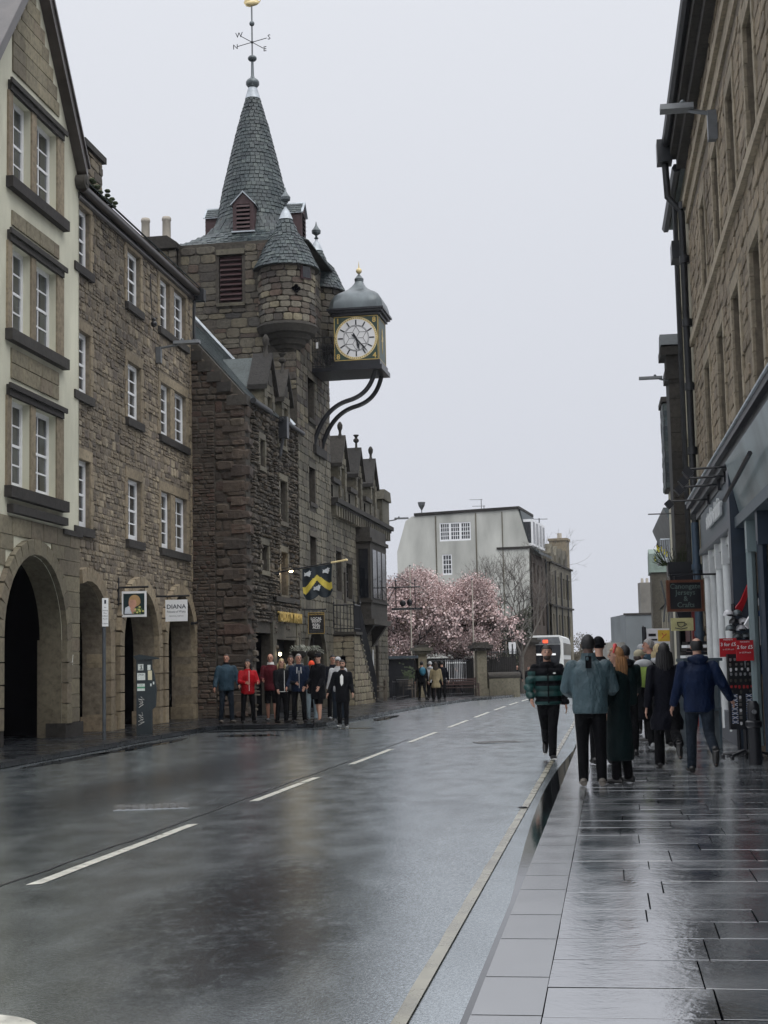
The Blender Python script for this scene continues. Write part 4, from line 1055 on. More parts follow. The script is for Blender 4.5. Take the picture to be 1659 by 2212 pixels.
# ------------------------------------------------------------------ the projecting clock
ck = FT.thing('projecting_clock', 'green and gold boxed clock hung out over the street on iron brackets', 'clock')
CX0, CX1, CY0, CY1, CZ0, CZ1 = 9.15, 10.75, -2.52, -.9, 12.40, 14.05
CCx, CCy = (CX0 + CX1) / 2, (CY0 + CY1) / 2
b = MB(); b.box(CX0, CX1, CY0, CY1, CZ0, CZ1); b.build('case', M_GREEN, ck)
b = MB(); b.box(CX0 - .12, CX1 + .12, CY0 - .12, CY1 + .12, 12.06, 12.22); b.box(CX0 - .05, CX1 + .05, CY0 - .05, CY1 + .05, 12.22, 12.40)
b.box(CX0 - .1, CX1 + .1, CY1 + .1, -.05, 12.05, 12.2); b.build('platform', M_BLK, ck)
b = MB(); b.box(CX0 - .07, CX1 + .07, CY0 - .07, CY1 + .07, CZ1, 14.16); b.box(CX0 - .16, CX1 + .16, CY0 - .16, CY1 + .16, 14.16, 14.24); b.box(CX0 - .22, CX1 + .22, CY0 - .22, CY1 + .22, 14.24, 14.31); b.build('cornice', M_BLK, ck)
pr = [(.98, 0), (.97, .08), (.95, .22), (.90, .38), (.80, .54), (.66, .66), (.50, .75), (.37, .84), (.27, .95), (.19, 1.08), (.14, 1.2), (.13, 1.24)]
b = MB(); vs = []; n = 32
for r, z in pr:
    q = 1 if z < .9 else max(0, 1 - (z - .9) / .35)
    for k in range(n):
        a = 2 * PI * (k + .5) / n; m = max(abs(math.cos(a)), abs(math.sin(a))); rr = r / m * q + r * (1 - q); vs.append((CCx + rr * math.cos(a), CCy + rr * math.sin(a), 14.31 + z))
b.add(vs, [(i * n + k, i * n + (k + 1) % n, (i + 1) * n + (k + 1) % n, (i + 1) * n + k) for i in range(len(pr) - 1) for k in range(n)]); b.build('dome', S_LEAD, ck, True, 38)
b = MB(); b.lathe((CCx, CCy, 15.5), [(.16, 0), (.17, .1), (.09, .2), (.03, .28)], 14); b.build('cap', S_LEAD, ck, True)
b = MB(); b.ell((CCx, CCy, 15.9), (.11, .11, .11), 14, 10); b.lathe((CCx, CCy, 15.98), [(.03, 0), (.004, .28)], 8); b.build('finial', M_GOLDL, ck, True)
def dial(M, par, hands=True):
    """dial drawn in its own xz plane, reading from -y"""
    R = .74
    fp = MB().box(-.80, .80, -.012, .0, -.80, .80).build('dial_panel', M_GREEN, par, M=M)
    b = MB()
    for s0 in (-1, 1): b.box(-.80, .80, -.022, -.0125, s0 * .79 - .012, s0 * .79 + .012); b.box(s0 * .79 - .012, s0 * .79 + .012, -.0225, -.013, -.78, .78)
    b.build('gold_border', M_GOLD, fp)
    b = MB(); n = 60
    def ring(bm, r0, r1, y):
        vs = []
        for k in range(n):
            a = 2 * PI * k / n; vs += [(r0 * math.cos(a), y, r0 * math.sin(a)), (r1 * math.cos(a), y, r1 * math.sin(a)), (r0 * math.cos(a), y + .006, r0 * math.sin(a)), (r1 * math.cos(a), y + .006, r1 * math.sin(a))]
        f = []
        for k in range(n):
            a, c = 4 * k, 4 * ((k + 1) % n); f += [(a, a + 1, c + 1, c), (a, c, c + 2, a + 2), (a + 1, a + 3, c + 3, c + 1)]
        bm.add(vs, f)
    ring(b, .69, .775, -.024); b.build('gold_ring', M_GOLDL, fp)
    b = MB()
    for k in range(60):
        a = 2 * PI * k / 60; p = Matrix.Rotation(a, 4, 'Y') @ Matrix.Translation((0, 0, .733)); b.box(-.011, .011, -.032, -.025, -.013, .013, M=p)
    b.build('minute_dots', M_BLK, fp)['kind'] = 'stuff'
    b = MB(); b.tube([(0, -.013, 0), (0, -.026, 0)], .692, 48); b.build('dial', M_DIAL, fp)
    for k in range(12):
        b = MB(); b.box(-.022, .022, -.036, -.027, -.09, .09, M=Matrix.Rotation(PI * k / 6, 4, 'Y') @ Matrix.Translation((0, 0, .575))); b.build('hour_mark', M_BLK, fp)
    b = MB(); ring(b, .438, .450, -.034); ring(b, .472, .478, -.034)
    hexo = [(.43 * math.sin(PI * k / 3), .43 * math.cos(PI * k / 3)) for k in range(6)]; inn = [(.25 * math.sin(PI * k / 3 + PI / 6), .25 * math.cos(PI * k / 3 + PI / 6)) for k in range(6)]
    for k in range(6):
        for p, q in ((hexo[k], inn[k]), (hexo[k], inn[k - 1]), (inn[k], (0, 0))): b.tube([(p[0], -.031, p[1]), (q[0], -.031, q[1])], .0065, 4)
    b.build('star_tracery', M_BLK, fp)
    for ch, x, z in (('1', -.66, .64), ('8', .66, .64), ('8', -.66, -.66), ('4', .66, -.66)):
        lettering(ch, .27, M_GOLD, fp, Matrix.Translation((x, -.016, z)), .012, .006, name='numeral')
    if hands:
        b = MB(); a = math.radians(165); Rm = Matrix.Rotation(a, 4, 'Y')
        for pts in ([(-.012, -.02), (.012, -.02), (.03, .1), (.02, .14), (.05, .26), (.03, .34), (.0, .46), (-.03, .34), (-.05, .26), (-.02, .14), (-.03, .1)],):
            q = MB().prism(pts, -.056, -.046); b.add([tuple(Rm @ Vector(v_)) for v_ in q.v], q.f)
        b.build('hour_hand', M_BLK, fp)
        b = MB(); Rm = Matrix.Rotation(math.radians(141), 4, 'Y')
        q = MB().prism([(-.06, -.20), (.0, -.17), (.06, -.21), (.045, -.08), (.02, .05), (.02, .3), (.035, .42), (.012, .6), (0, .70), (-.012, .6), (-.035, .42), (-.02, .3), (-.02, .05), (-.045, -.08)], -.070, -.060); b.add([tuple(Rm @ Vector(v_)) for v_ in q.v], q.f)
        b.build('minute_hand', M_BLK, fp)
# face towards the camera: plane x=CX0, local reading x -> -y
T_w = Matrix(((0, 1, 0, CX0), (-1, 0, 0, CCy), (0, 0, 1, (CZ0 + CZ1) / 2), (0, 0, 0, 1)))
dial(T_w, ck); 
T_e = Matrix(((0, -1, 0, CX1), (1, 0, 0, CCy), (0, 0, 1, (CZ0 + CZ1) / 2), (0, 0, 0, 1))); dial(T_e, ck)
b = MB()   # street side: gilt border and ornament
for s0 in (-1, 1): b.box(CX0 + .06, CX1 - .06, CY0 - .012, CY0, 13.22 + s0 * .76, 13.235 + s0 * .76); b.box(CCx + s0 * .72, CCx + s0 * .73, CY0 - .012, CY0, 12.47, 13.98)
b.build('gold_border', M_GOLD, ck)
b = MB(); q = MB().prism([(0, -.42), (.06, -.2), (.05, 0), (.16, .05), (.10, .12), (.18, .2), (.05, .2), (.06, .38), (0, .5), (-.06, .36), (-.03, .2), (-.16, .24), (-.08, .1), (-.17, .0), (-.05, 0), (-.05, -.2)], CY0 - .014, CY0 - .001); b.add([(v_[0] + CCx, v_[1], v_[2] + 13.2) for v_ in q.v], q.f); b.build('gilt_ornament', M_GOLD, ck)
# s-shaped iron brackets
def bez(p0, p1, p2, p3, n=18):
    return [p0 * (1 - t) ** 3 + p1 * 3 * t * (1 - t) ** 2 + p2 * 3 * t * t * (1 - t) + p3 * t ** 3 for t in [i / n for i in range(n + 1)]]
for x in (9.3, 10.6):
    pts = bez(Vector((x, -.06, 9.45)), Vector((x, -.35, 10.6)), Vector((x, -.95, 10.9)), Vector((x, -1.35, 11.0)), 12) + bez(Vector((x, -1.35, 11.0)), Vector((x, -1.85, 11.12)), Vector((x, -2.2, 11.4)), Vector((x, -2.36, 12.1)), 12)[1:]
    b = MB(); b.tube(pts, .085, 10); b.build('bracket', M_BLK, ck, True, 60)
MB().box(9.0, 10.9, -.22, 0, 9.1, 9.42).build('bracket_base', S_DARK, ck)
b = MB()   # little balcony rail between wall and clock
for x in (9.05, 10.85):
    for z in (12.25, 12.78, 13.3): b.tube([(x, -.1, z), (x, -.9, z)], .016, 5)
    for k in range(9):
        y = -.12 - k * .095; b.tube([(x, y, 12.2), (x, y, 13.2)], .009, 4)
        b.tube([(x, y, 13.2), (x, y - .024, 13.27), (x, y - .048, 13.29), (x, y - .072, 13.27), (x, y - .095, 13.2)], .008, 4)
        for z in (12.5, 12.95): b.tube([(x, y, z), (x, y - .047, z + .08), (x, y - .095, z)], .008, 4); b.tube([(x, y, z), (x, y - .047, z - .08), (x, y - .095, z)], .008, 4)
b.build('balcony_rail', M_BLK, ck)
MB().box(9.0, 9.03, -.34, -.26, 12.9, 13.12).build('notice', M_DIAL, ck)

# ------------------------------------------------------------------ right-hand stone building with shopfront
rb = FR.thing('stone_tenement', 'tall ochre stone tenement above the shops at the right edge', 'building')
rg = random.Random(99)
RX0, RX1, RTOP = .55, 31.0, 12.75
opm = [(x, x + 1.15, 5.05, 7.2) for x in (3.45, 6.35, 9.1, 11.85, 14.6, 17.4, 20.1, 22.8)]
opu = [(x, x + 1.02, 8.42, 10.27) for x in (3.95, 6.85, 9.6, 12.3, 15.0, 17.8, 20.5, 23.2)]
ops = opm + opu
b = MB(); wall_mesh(b, [(RX0, -.3), (RX1, -.3), (RX1, RTOP), (RX0, RTOP)], [rect(*o) for o in ops] + [rect(2.3, 9.3, .0, 3.55), rect(9.75, 24.5, -.0, 3.55)], .3)
b.box(RX0, RX1, .4, 9, 3.6, RTOP - .1); b.box(RX0, RX0 + .01, 0, 9, -.3, RTOP)
b.build('wall', S_RIGHTM, rb)
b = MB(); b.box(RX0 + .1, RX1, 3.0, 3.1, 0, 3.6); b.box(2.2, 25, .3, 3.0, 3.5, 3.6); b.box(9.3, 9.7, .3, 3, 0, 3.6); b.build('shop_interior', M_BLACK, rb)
blocks = [rect(a - .16, c + .16, p - .2, q + .24) for a, c, p, q in ops]
Ms = courses(RX0, 18.5, 4.95, RTOP, (.14, .26), (.25, .62), blocks + [rect(0, 40, 8.22, 8.42), rect(0, 40, 11.28, 11.5), rect(0, 40, 10.95, 11.0)], rg, gap=.014, depth=.017, dvar=.9, jit=.12)
Ms += courses(RX0, 2.2, .1, 4.4, (.16, .26), (.25, .5), [], rg, gap=.014, depth=.03)
pieces(rb, 'stone', Ms, V_SQ, S_RIGHT, limit=180)
for a, c, p, q in ops:
    if a > 14: continue
    dressed(rb, a, c, p, q, S_RIGHTD, S_RIGHTD, w=.16, proud=.04, lintel=.24, sillh=.16, sillp=.05, rg=rg)
    sash(rb, a, c, p, q, .2, 2, 4, glass=M_GLASSD, frame=M_GLASSD, fw=.05)
b = MB(); b.box(RX0, RX1, -.09, .05, 8.24, 8.40); b.build('string_course', S_RIGHTD, rb)
b = MB(); b.box(RX0, RX1, -.12, .05, 11.32, 11.5); b.box(RX0, RX1, -.05, .05, 10.98, 11.30); b.build('string_course', S_RIGHTD, rb)
b = MB(); b.box(RX0 - .1, RX1, -.34, .1, RTOP - .28, RTOP); b.box(RX0 - .1, RX1, -.2, .1, RTOP - .5, RTOP - .28); b.build('eaves_cornice', S_DARK, rb)
b = MB(); b.tube([(RX0 - .1, -.42, RTOP + .02), (RX1, -.42, RTOP + .02)], .10, 8); b.build('gutter', M_GUT, rb)
b = MB(); b.prism([(-.3, RTOP), (5, RTOP + 4.5), (9, RTOP)], RX0, RX1, 'x'); b.build('roof', S_SILL, rb)
b = MB(); b.box(4.4, 6.0, .4, 2.2, RTOP, 14.9); b.box(4.3, 6.1, .2, 2.3, 14.0, 14.2); b.build('dormer', S_DARK, rb)
# downpipe with hopper and hex bracket at the corner
b = MB(); b.box(.35, .75, -.62, -.3, 12.35, 12.85); b.tube([(.55, -.45, 12.4), (.55, -.42, 11.6), (.55, -.14, 11.25), (.55, -.12, 1.0)], .075, 10)
for z in (11.3, 10.1, 8.7, 7.3, 5.9, 4.5, 3.3): b.tube([(.55, -.12, z), (.55, -.12, z + .16)], .11, 10)
b.build('downpipe', M_GUT, rb, True, 50)
b = MB(); b.box(-.5, .1, -.35, -.1, 10.35, 10.75); b.build('pipe_box', M_GUT, rb)
# shop cornice and fascia
SH = plain('shop_blue_grey_paint', (.065, .088, .105), .4, var=.2)
SHL = plain('shop_pale_panel', (.17, .22, .23), .3, var=.45, scale=1.2, stretch=(1, 1, .3))
SHD = plain('shop_dark_blue_paint', (.02, .032, .05), .35, var=.2)
SHW = plain('shop_white_paint', (.66, .68, .68), .4, var=.12)
b = MB(); b.box(1.2, 26, -.34, .1, 4.66, 4.76); b.box(1.2, 26, -.26, .1, 4.55, 4.66); b.box(1.3, 26, -.16, .1, 4.42, 4.55); b.build('shop_cornice', M_GUT, rb)
b = MB(); b.box(1.2, 26, -.37, .08, 4.762, 4.79); b.build('lead_flashing', S_FLASH, rb)
MB().box(2.3, 9.35, -.14, .1, 3.72, 4.42).build('fascia', SH, rb)
MB().box(2.3, 9.35, -.2, .1, 3.6, 3.72).build('fascia_moulding', SHD, rb)
MB().box(1.3, 2.25, -.08, .1, 3.2, 4.42).build('panel', SH, rb)
lettering('studio shafiur', .46, SHW, rb, Matrix.Translation((6.0, -.19, 4.08)), .04, .01, 1.25)
MB().box(9.36, 9.72, -.26, .2, .1, 4.42).build('pilaster', SHD, rb)
b = MB(); b.add([(9.8, -.12, 3.7), (24.5, -.12, 3.7), (24.5, -.3, 4.5), (9.8, -.3, 4.5)], [(0, 1, 2, 3)]); b.box(9.8, 24.5, -.11, .1, 3.66, 4.42); b.build('fascia', SHL, rb)
b = MB(); b.tube([(9.85, -.34, 3.92), (13.6, -.34, 4.12)], .035, 6); b.build('awning_arm', M_BLK, rb)
MB().box(9.8, 24.5, -.2, .1, 3.5, 3.66).build('fascia_moulding', SH, rb)
for x in (2.35, 3.75, 5.15, 6.55, 7.95, 9.1):      # white columns with curved heads between the lights
    b = MB(); b.tube([(x + .12, -.05, .3), (x + .12, -.05, 3.2)], .085, 10); b.box(x, x + .24, -.14, .1, 3.15, 3.6); b.build('column', SHW, rb, True, 40)
for x in (2.35, 3.75, 5.15, 6.55, 7.95):
    b = MB(); b.box(x + .24, x + 1.4, -.08, .05, 3.45, 3.58); b.build('window_head', SHW, rb)
    MB().box(x + .24, x + 1.4, .16, .2, .6, 3.45).build('shop_window', M_GLASSD, rb)
b = MB(); b.box(2.3, 9.36, -.1, .2, .1, .62); b.build('stallriser', SHD, rb)
for x in (10.9, 12.3, 13.9, 15.6, 17.6):
    b = MB(); b.tube([(x, -.1, .3), (x, -.1, 3.1)], .07, 8); b.box(x - .12, x + .12, -.16, .1, 3.05, 3.5); b.build('column', SHL if x < 12 else SHD, rb, True, 40)
for x0, x1 in ((9.8, 10.8), (11.0, 12.2), (12.4, 13.8), (14.0, 15.5), (15.7, 17.5), (17.7, 24)):
    MB().box(x0, x1, .4, .45, .5, 3.5).build('shop_window', M_GLASSD, rb)
b = MB(); b.box(9.75, 24.5, .2, .45, .1, .5); b.build('stallriser', SHD, rb)
b = MB(); b.tube([(.9, -.16, .1), (.9, -.16, 4.4)], .085, 10)
for z in (.8, 2.0, 3.4): b.tube([(.9, -.16, z), (.9, -.16, z + .12)], .11, 10)
b.build('blue_downpipe', plain('blue_pipe_paint', (.045, .075, .115), .4), rb, True, 40)
# bollard-like hydrant post at the right edge
bp_ = thing('bollard', 'dark stubby post standing by the shopfront at the right edge', 'bollard', FR.w(12.0, -.28, .1), FR.rz)
b = MB(); b.lathe((0, 0, 0), [(.09, 0), (.085, .5), (.11, .52), (.11, .58), (.085, .6), (.08, .8), (.05, .86)], 14); b.build('post', M_BLK, bp_, True, 40)
b = MB(); b.tube([(-.1, 0, .72), (.16, 0, .72)], .03, 8); b.build('cap', M_STEEL, bp_, True)

# floodlights on long arms above the fascia
for i, (s, z, ln) in enumerate(((9.5, 4.6, .5), (8.3, 4.6, .5), (7.1, 4.6, .5), (4.8, 4.6, .55))):
    lab = ['nearest', 'second', 'third', 'farthest'][i]
    t = FR.thing('floodlight', lab + ' of four black floodlights on long arms over the shop fascia', 'floodlight', s, -.3, z - .12, 'floodlights over the shop fascia')
    b = MB(); b.tube([(0, .2, 0), (0, -ln, -.02)], .02, 6); b.box(-.03, .03, .1, .2, -.1, .1); b.build('arm', M_BLK, t)
    b = MB(); b.add([Matrix.Translation((0, -ln - .05, -.08)) @ Matrix.Rotation(.7, 4, 'X') @ Vector(v_) for v_ in MB().box(-.09, .09, -.05, .07, -.07, .07).v], MB().box(0, 1, 0, 1, 0, 1).f); b.build('lamp_head', M_BLK, t)
    b = MB(); b.add([Matrix.Translation((0, -ln - .05, -.08)) @ Matrix.Rotation(.7, 4, 'X') @ Vector(v_) for v_ in MB().box(-.075, .075, .071, .075, -.055, .055).v], MB().box(0, 1, 0, 1, 0, 1).f); b.build('glass', M_STEEL, t)

# wall street lamps
def wall_lamp(name, lab, F, x, z, out, grp='street lamps on the walls', s=1.):
    t = F.thing(name, lab, 'street lamp', x, 0, z, grp)
    MB().box(-.08 * s, .08 * s, -.16 * s, -.02, -.5 * s, -.05).build('bracket', M_STEEL, t)
    b = MB(); b.tube([(0, -.12 * s, -.08), (0, -out * .45, -.02), (0, -out * .5, 0)], .035 * s, 6); b.build('arm', M_STEEL, t)
    b = MB(); b.prism([(-.12 * s, 0), (.12 * s, 0), (.10 * s, .09 * s), (-.10 * s, .09 * s)], -out, -out * .42); b.build('lamp_head', M_STEEL, t)
    b = MB(); b.ell((0, -out * .6, .12 * s), (.05 * s, .05 * s, .05 * s), 8, 6); b.build('sensor', S_LEAD, t)
    return t
wall_lamp('street_lamp', 'grey arm street lamp high on the ochre tenement at the right', FR, 8.0, 10.75, .95, s=1.1)
wall_lamp('street_lamp', 'street lamp on the brown rubble tenement beside the top paired windows', FB, 6.35, 10.45, 1.25)
wall_lamp('street_lamp', 'small street lamp at the far corner of the old hall', FT, 24.8, 8.2, 1.1, s=.8)
cb = FB.thing('wall_camera', 'small black camera globes hanging by wire beside the wall lamp', 'camera', 5.7, -.15, 10.9)
b = MB(); b.ell((0, 0, 0), (.09, .09, .09), 10, 8); b.ell((0, 0, .12), (.05, .05, .06), 8, 6); b.build('camera_ball', M_BLK, cb, True)
b = MB(); b.tube([(0, .05, .1), (.01, .1, 1.4)], .012, 4); b.build('wire', M_BLK, cb)

# ------------------------------------------------------------------ further buildings of the right-hand row
def simple_building(name, lab, F, x0, x1, top, depth, wallm, roofm, roofh=2.5, wins=(), winm=M_GLASSD, framem=M_WHITE, y=0., inset=.12, zb=-2.5, stone_m=None):
    t = F.thing(name, lab, 'building', 0, y, 0)
    b = MB(); wall_mesh(b, [(x0, zb), (x1, zb), (x1, top), (x0, top)], [rect(*w) for w in wins], .3)
    b.box(x0, x1, .35, depth, zb, top - .02); b.box(x0, x0 + .01, 0, depth, zb, top); b.box(x1 - .01, x1, 0, depth, zb, top)
    b.build('wall', wallm, t)
    if roofh:
        b = MB(); b.prism([(-.15, top), (depth * .45, top + roofh), (depth, top)], x0, x1, 'x'); b.build('roof', roofm, t)
    for w in wins:
        sash(t, w[0], w[1], w[2], w[3], inset, 2, 4 if w[3] - w[2] > 1.3 else 2, glass=winm, frame=framem, fw=.07)
    return t
n1 = simple_building('narrow_house', 'narrow pale strip of house just beyond the ochre tenement', FR, -4.4, .5, 12.3, 8, stone('pale_far_stone', [(.34, .31, .23), (.30, .27, .2)], grime=.3), S_SLATE, 2.5,
    [(-1.5, -.6, 5.0, 6.8), (-3.4, -2.5, 5.0, 6.8), (-1.5, -.6, 8.2, 9.9), (-3.4, -2.5, 8.2, 9.9)])
b = MB(); b.tube([(-4.3, -.2, 12.3), (.4, -.2, 12.3)], .1, 6); b.tube([(-1.9, -.12, 12.2), (-1.9, -.12, 1)], .06, 6); b.build('gutter', M_GUT, n1)
# dark stone house standing proud, with a stone stack on its gable
dk = FR.thing('dark_house', 'tall sooty stone house with capped chimney, standing proud of the row', 'building')
b = MB(); b.box(-5.7, -4.4, -.28, 8, -1, 8.6); b.build('wall', plain('soot_mortar', (.03, .03, .03), .9), dk)
Te = Matrix(((0, -1, 0, -4.4), (1, 0, 0, 0), (0, 0, 1, 0), (0, 0, 0, 1)))   # end wall facing the camera
Ms = [Te @ M for M in courses(-.28, .1, 3.4, 8.6, (.35, .5), (.4, .8), [], rg, depth=.02, gap=.012)]
pieces(dk, 'stone', Ms, V_BLK, S_DARK)
b = MB(); b.box(-5.4, -4.35, -.36, .3, 8.5, 8.75); b.box(-5.3, -4.4, -.32, .2, 8.75, 9.35); b.box(-5.4, -4.3, -.46, .3, 9.1, 9.3); b.build('chimney', S_DARK, dk)
b = MB(); b.prism([(-5.4, 9.35), (-4.3, 9.35), (-4.7, 9.7), (-5.1, 9.7)], -.44, .2); b.build('chimney_cap', S_SLATE, dk)
b = MB(); b.box(-4.9, -4.3, -.42, .15, 3.25, 3.45); b.build('corbel_ledge', S_DARK, dk)
b = MB(); b.box(-4.42, -4.37, -.25, -.02, .1, 2.8); b.build('arch_opening', M_BLACK, dk)
wall_lamp('street_lamp', 'small street lamp arm sticking out before the sooty chimney house', FR, -4.6, 8.55, 1.0, s=.7)
# hanging planter lantern (black curved box) with yellow flowers
pt = FR.thing('flower_box', 'black box planter with yellow flowers high on the wall', 'planter', -.5, -.45, 3.55)
b = MB(); b.prism([(-.3, -.2), (.3, -.2), (.34, .1), (-.34, .1)], -.25, .25); b.build('box', M_BLK, pt)
b = MB(); rg2 = random.Random(4)
for k in range(60):
    p = Vector((rg2.uniform(-.35, .35), rg2.uniform(-.6, .2), rg2.uniform(.1, .45)))
    b.tube([(p.x * .8, p.y * .6, .05), p], .008, 3)
    b.add([p, p + Vector((.06, .02, .05)), p + Vector((-.02, .05, .08))], [(0, 1, 2)])
b.build('foliage', M_PLANT, pt)['kind'] = 'stuff'
b = MB()
for x, y, z in ((-.1, -.35, .42), (0, -.3, .35), (.1, -.42, .40), (-.2, -.5, .22), (.05, -.25, .3), (0, -.45, .44)):
    for k in range(6):
        a = k * PI / 3; b.add([(x, y, z), (x + .06 * math.cos(a), y - .02, z + .06 * math.sin(a)), (x + .06 * math.cos(a + .6), y + .02, z + .06 * math.sin(a + .6))], [(0, 1, 2)])
b.build('flower', plain('yellow_petal', (.75, .68, .06), .7), pt)['kind'] = 'stuff'
ws = FR.thing('wall_sign', 'curved black hanging sign board with silver edge on the row', 'sign', -.2, -.5, 2.45)
b = MB(); b.prism([(-.42, .95), (.18, .95), (.12, .3), (-.02, -.15), (-.35, -.15), (-.28, .4)], -.05, .05); b.build('board', M_BLK, ws, M=Matrix.Rotation(-PI / 2 + .1, 4, 'Z'))
b = MB(); b.tube([(.0, -.36, .8), (.0, -.28, .35), (0, -.34, -.1)], .02, 5); b.tube([(.0, -.26, .8), (.0, -.18, .35), (0, -.24, -.1)], .012, 5); b.build('silver_edge', M_STEEL, ws)
# slate-hung cream house beyond
ch_ = simple_building('cream_house', 'cream house with slate-hung mansard beyond the sooty chimney house', FR, -14.6, -13, 6.7, 8, plain('cream_harl', (.50, .47, .36), .9, var=.25, scale=1.5), S_SLATE, 0,
    [(-14.3, -13.6, 3.2, 4.6)], y=.15)
b = MB(); b.box(-14.6, -13, -.12, 3, 6.72, 9.4); b.build('mansard', S_SILL, ch_)
Ms = [Matrix(((0, -1, 0, -12.98), (1, 0, 0, 0), (0, 0, 1, 0), (0, 0, 0, 1))) @ M for M in courses(-.12, 2.5, 6.75, 9.35, (.15, .17), (.2, .34), [], rg, depth=.02, gap=.008)]
Ms += courses(-14.6, -13, 6.75, 9.35, (.15, .17), (.2, .34), [], rg, depth=.02, gap=.008, y=-.13)
pieces(ch_, 'slate', Ms, V_SLATE, S_SLATE, limit=120)
b = MB(); b.box(-14.6, -12.9, -.2, 3.1, 9.4, 9.55); b.build('coping', S_DARK, ch_)
b = MB(); b.tube([(-13.5, -.0, 6.0), (-13.5, -.7, 6.0)], .02, 4); b.build('flagpole_stub', M_BLK, ch_)
# low ochre houses and turret further down
F4 = Frame((17.55, 95.0), (-.15, -.9887))
t4 = simple_building('far_tenement', 'distant stone tenement with narrow windows on the right of the road', F4, 3, 36, 4.6, 8, stone('far_ochre_stone', [(.27, .25, .19), (.32, .29, .22)], grime=.3), S_SLATE, 2.2,
    [(5 + i * 2.6, 6 + i * 2.6, z, z + 1.7) for i in range(12) for z in (-.2, 2.4)], framem=S_RIGHTD)
tt = F4.thing('turret_house', 'distant narrow stone tower house with green pyramid roof', 'tower', 0, -.4, 0)
b = MB(); b.box(-2, 1.6, -.1, 3, -3, 7.0); b.build('wall', S_TOLD, tt)
b = MB(); b.prism([(-2.1, 7.0), (1.7, 7.0), (1.5, 8.2), (-.2, 8.6), (-1.9, 8.2)], -.2, 3.1); b.build('roof', plain('green_copper', (.16, .21, .18), .6), tt)
b = MB(); b.lathe((1.2, .4, 8.2), [(.15, 0), (.05, .3), (.12, .5), (.02, .9)], 8); b.build('finial', S_DARK, tt)
mh = FR.thing('mansard_house', 'grey slated mansard house with balcony rail on the right', 'building', 0, .9, 0)
b = MB(); b.box(-32, -22, 0, 8, -2, 5.2); b.build('wall', S_TOLD, mh)
b = MB(); b.prism([(-.5, 6.9), (-.55, 7.05), (7, 7.05), (7, 5.2), (.2, 5.2)], -32, -22, 'x'); b.build('mansard', S_LEAD, mh)
b = MB()
for k in range(10): b.tube([(-22.2, -.7 + k * .08, 5.2), (-22.2, -.7 + k * .08, 5.9)], .015, 4)
b.tube([(-22.2, -.7, 5.9), (-22.2, .1, 5.9)], .025, 4); b.box(-24, -22, -.75, 0, 5.05, 5.2); b.build('balcony', S_FLASH, mh)
rs = FR.thing('red_shopfront', 'dark red painted shopfront pillar beyond the black sign', 'shopfront', -.3, -.02, 0)
MB().box(-.2, .25, -.22, .0, -.2, 3.0).build('pillar', plain('dark_red_paint', (.16, .02, .02), .4), rs)
MB().box(-3.9, -.2, -.12, .0, 0, 2.6).build('panel', plain('plum_paint', (.08, .018, .022), .4), rs)
MB().box(-3.9, .3, -.3, 0, 2.6, 3.0).build('fascia', plain('dark_red_paint', (.16, .02, .02), .4), rs)

# ------------------------------------------------------------------ centre: pale gable house, its long neighbour
FG = Frame((10.72, 110.0), (.25, .968))       # street side of the gable house, x runs away
gh = FG.thing('gable_house', 'tall pale harled gable house with triple sash window near its roof', 'building')
GT = FG; L2 = 10.1
PGm = Matrix(((0, 1, 0, 0), (1, 0, 0, 0), (0, 0, 1, 0), (0, 0, 0, 1)))      # gable plane: local x = inward, facing -x
prof = [(0, -2), (0, 10.25), (.75, 12.95), (8.9, 12.75), (9.4, 12.4), (10.1, 10.1), (10.1, -2)]
tri_w = (4.35, 6.75, 10.75, 12.15); one_w = (5.85, 6.6, 8.2, 9.75)
b = MB(); wall_mesh(b, prof, [rect(*tri_w), rect(*one_w)], .12); b.build('gable_wall', M_CONC, gh, M=PGm)
b = MB(); b.prism(prof, .15, 6.8); b.build('body', M_CONC, gh, M=PGm)
b = MB(); b.prism([(.6, 12.95), (8.7, 12.78), (8.7, 12.98), (.6, 13.15)], -.12, 6.8); b.build('coping', S_DARK, gh, M=PGm)
b = MB(); b.box(3.9, 3.98, -.06, .0, 6.5, 12.8); b.box(7.0, 7.08, -.05, 0, 6.5, 12.7); b.box(1.9, 1.96, -.07, 0, 0, 12.8); b.build('pipe', S_TOLD, gh, M=PGm)
b = MB(); b.box(-.15, 2.4, -.1, .02, 9.95, 10.12); b.build('eave_band', S_DARK, gh, M=PGm)
def gsash(x0, x1, z0, z1, c, r): 
    return sash(gh, 0, x1 - x0, z0, z1, .0, c, r, fw=.09, bar=.035)
for k in range(3):
    w = (tri_w[1] - tri_w[0]) / 3; o = sash(gh, 0, w, tri_w[2], tri_w[3], 0, 4, 4, fw=.09, bar=.04)
    o.matrix_basis = PGm @ Matrix.Translation((tri_w[0] + w * k, 0.02, 0))
o = sash(gh, 0, one_w[1] - one_w[0], one_w[2], one_w[3], 0, 3, 4, fw=.08, bar=.04); o.matrix_basis = PGm @ Matrix.Translation((one_w[0], .02, 0))
opg = [(x, x + .95, z, z + 1.5) for x in (.7, 2.6, 4.7) for z in (1.0, 4.3, 7.4)]
b = MB(); wall_mesh(b, [(.02, -2), (6.8, -2), (6.8, 9.6), (.02, 9.6)], [rect(*o) for o in opg], .14, -.2); b.build('street_wall', S_TOLR, gh)
for o in opg: MB().box(o[0], o[1], -.1, -.06, o[2], o[3]).build('window', M_GLASSD, gh)
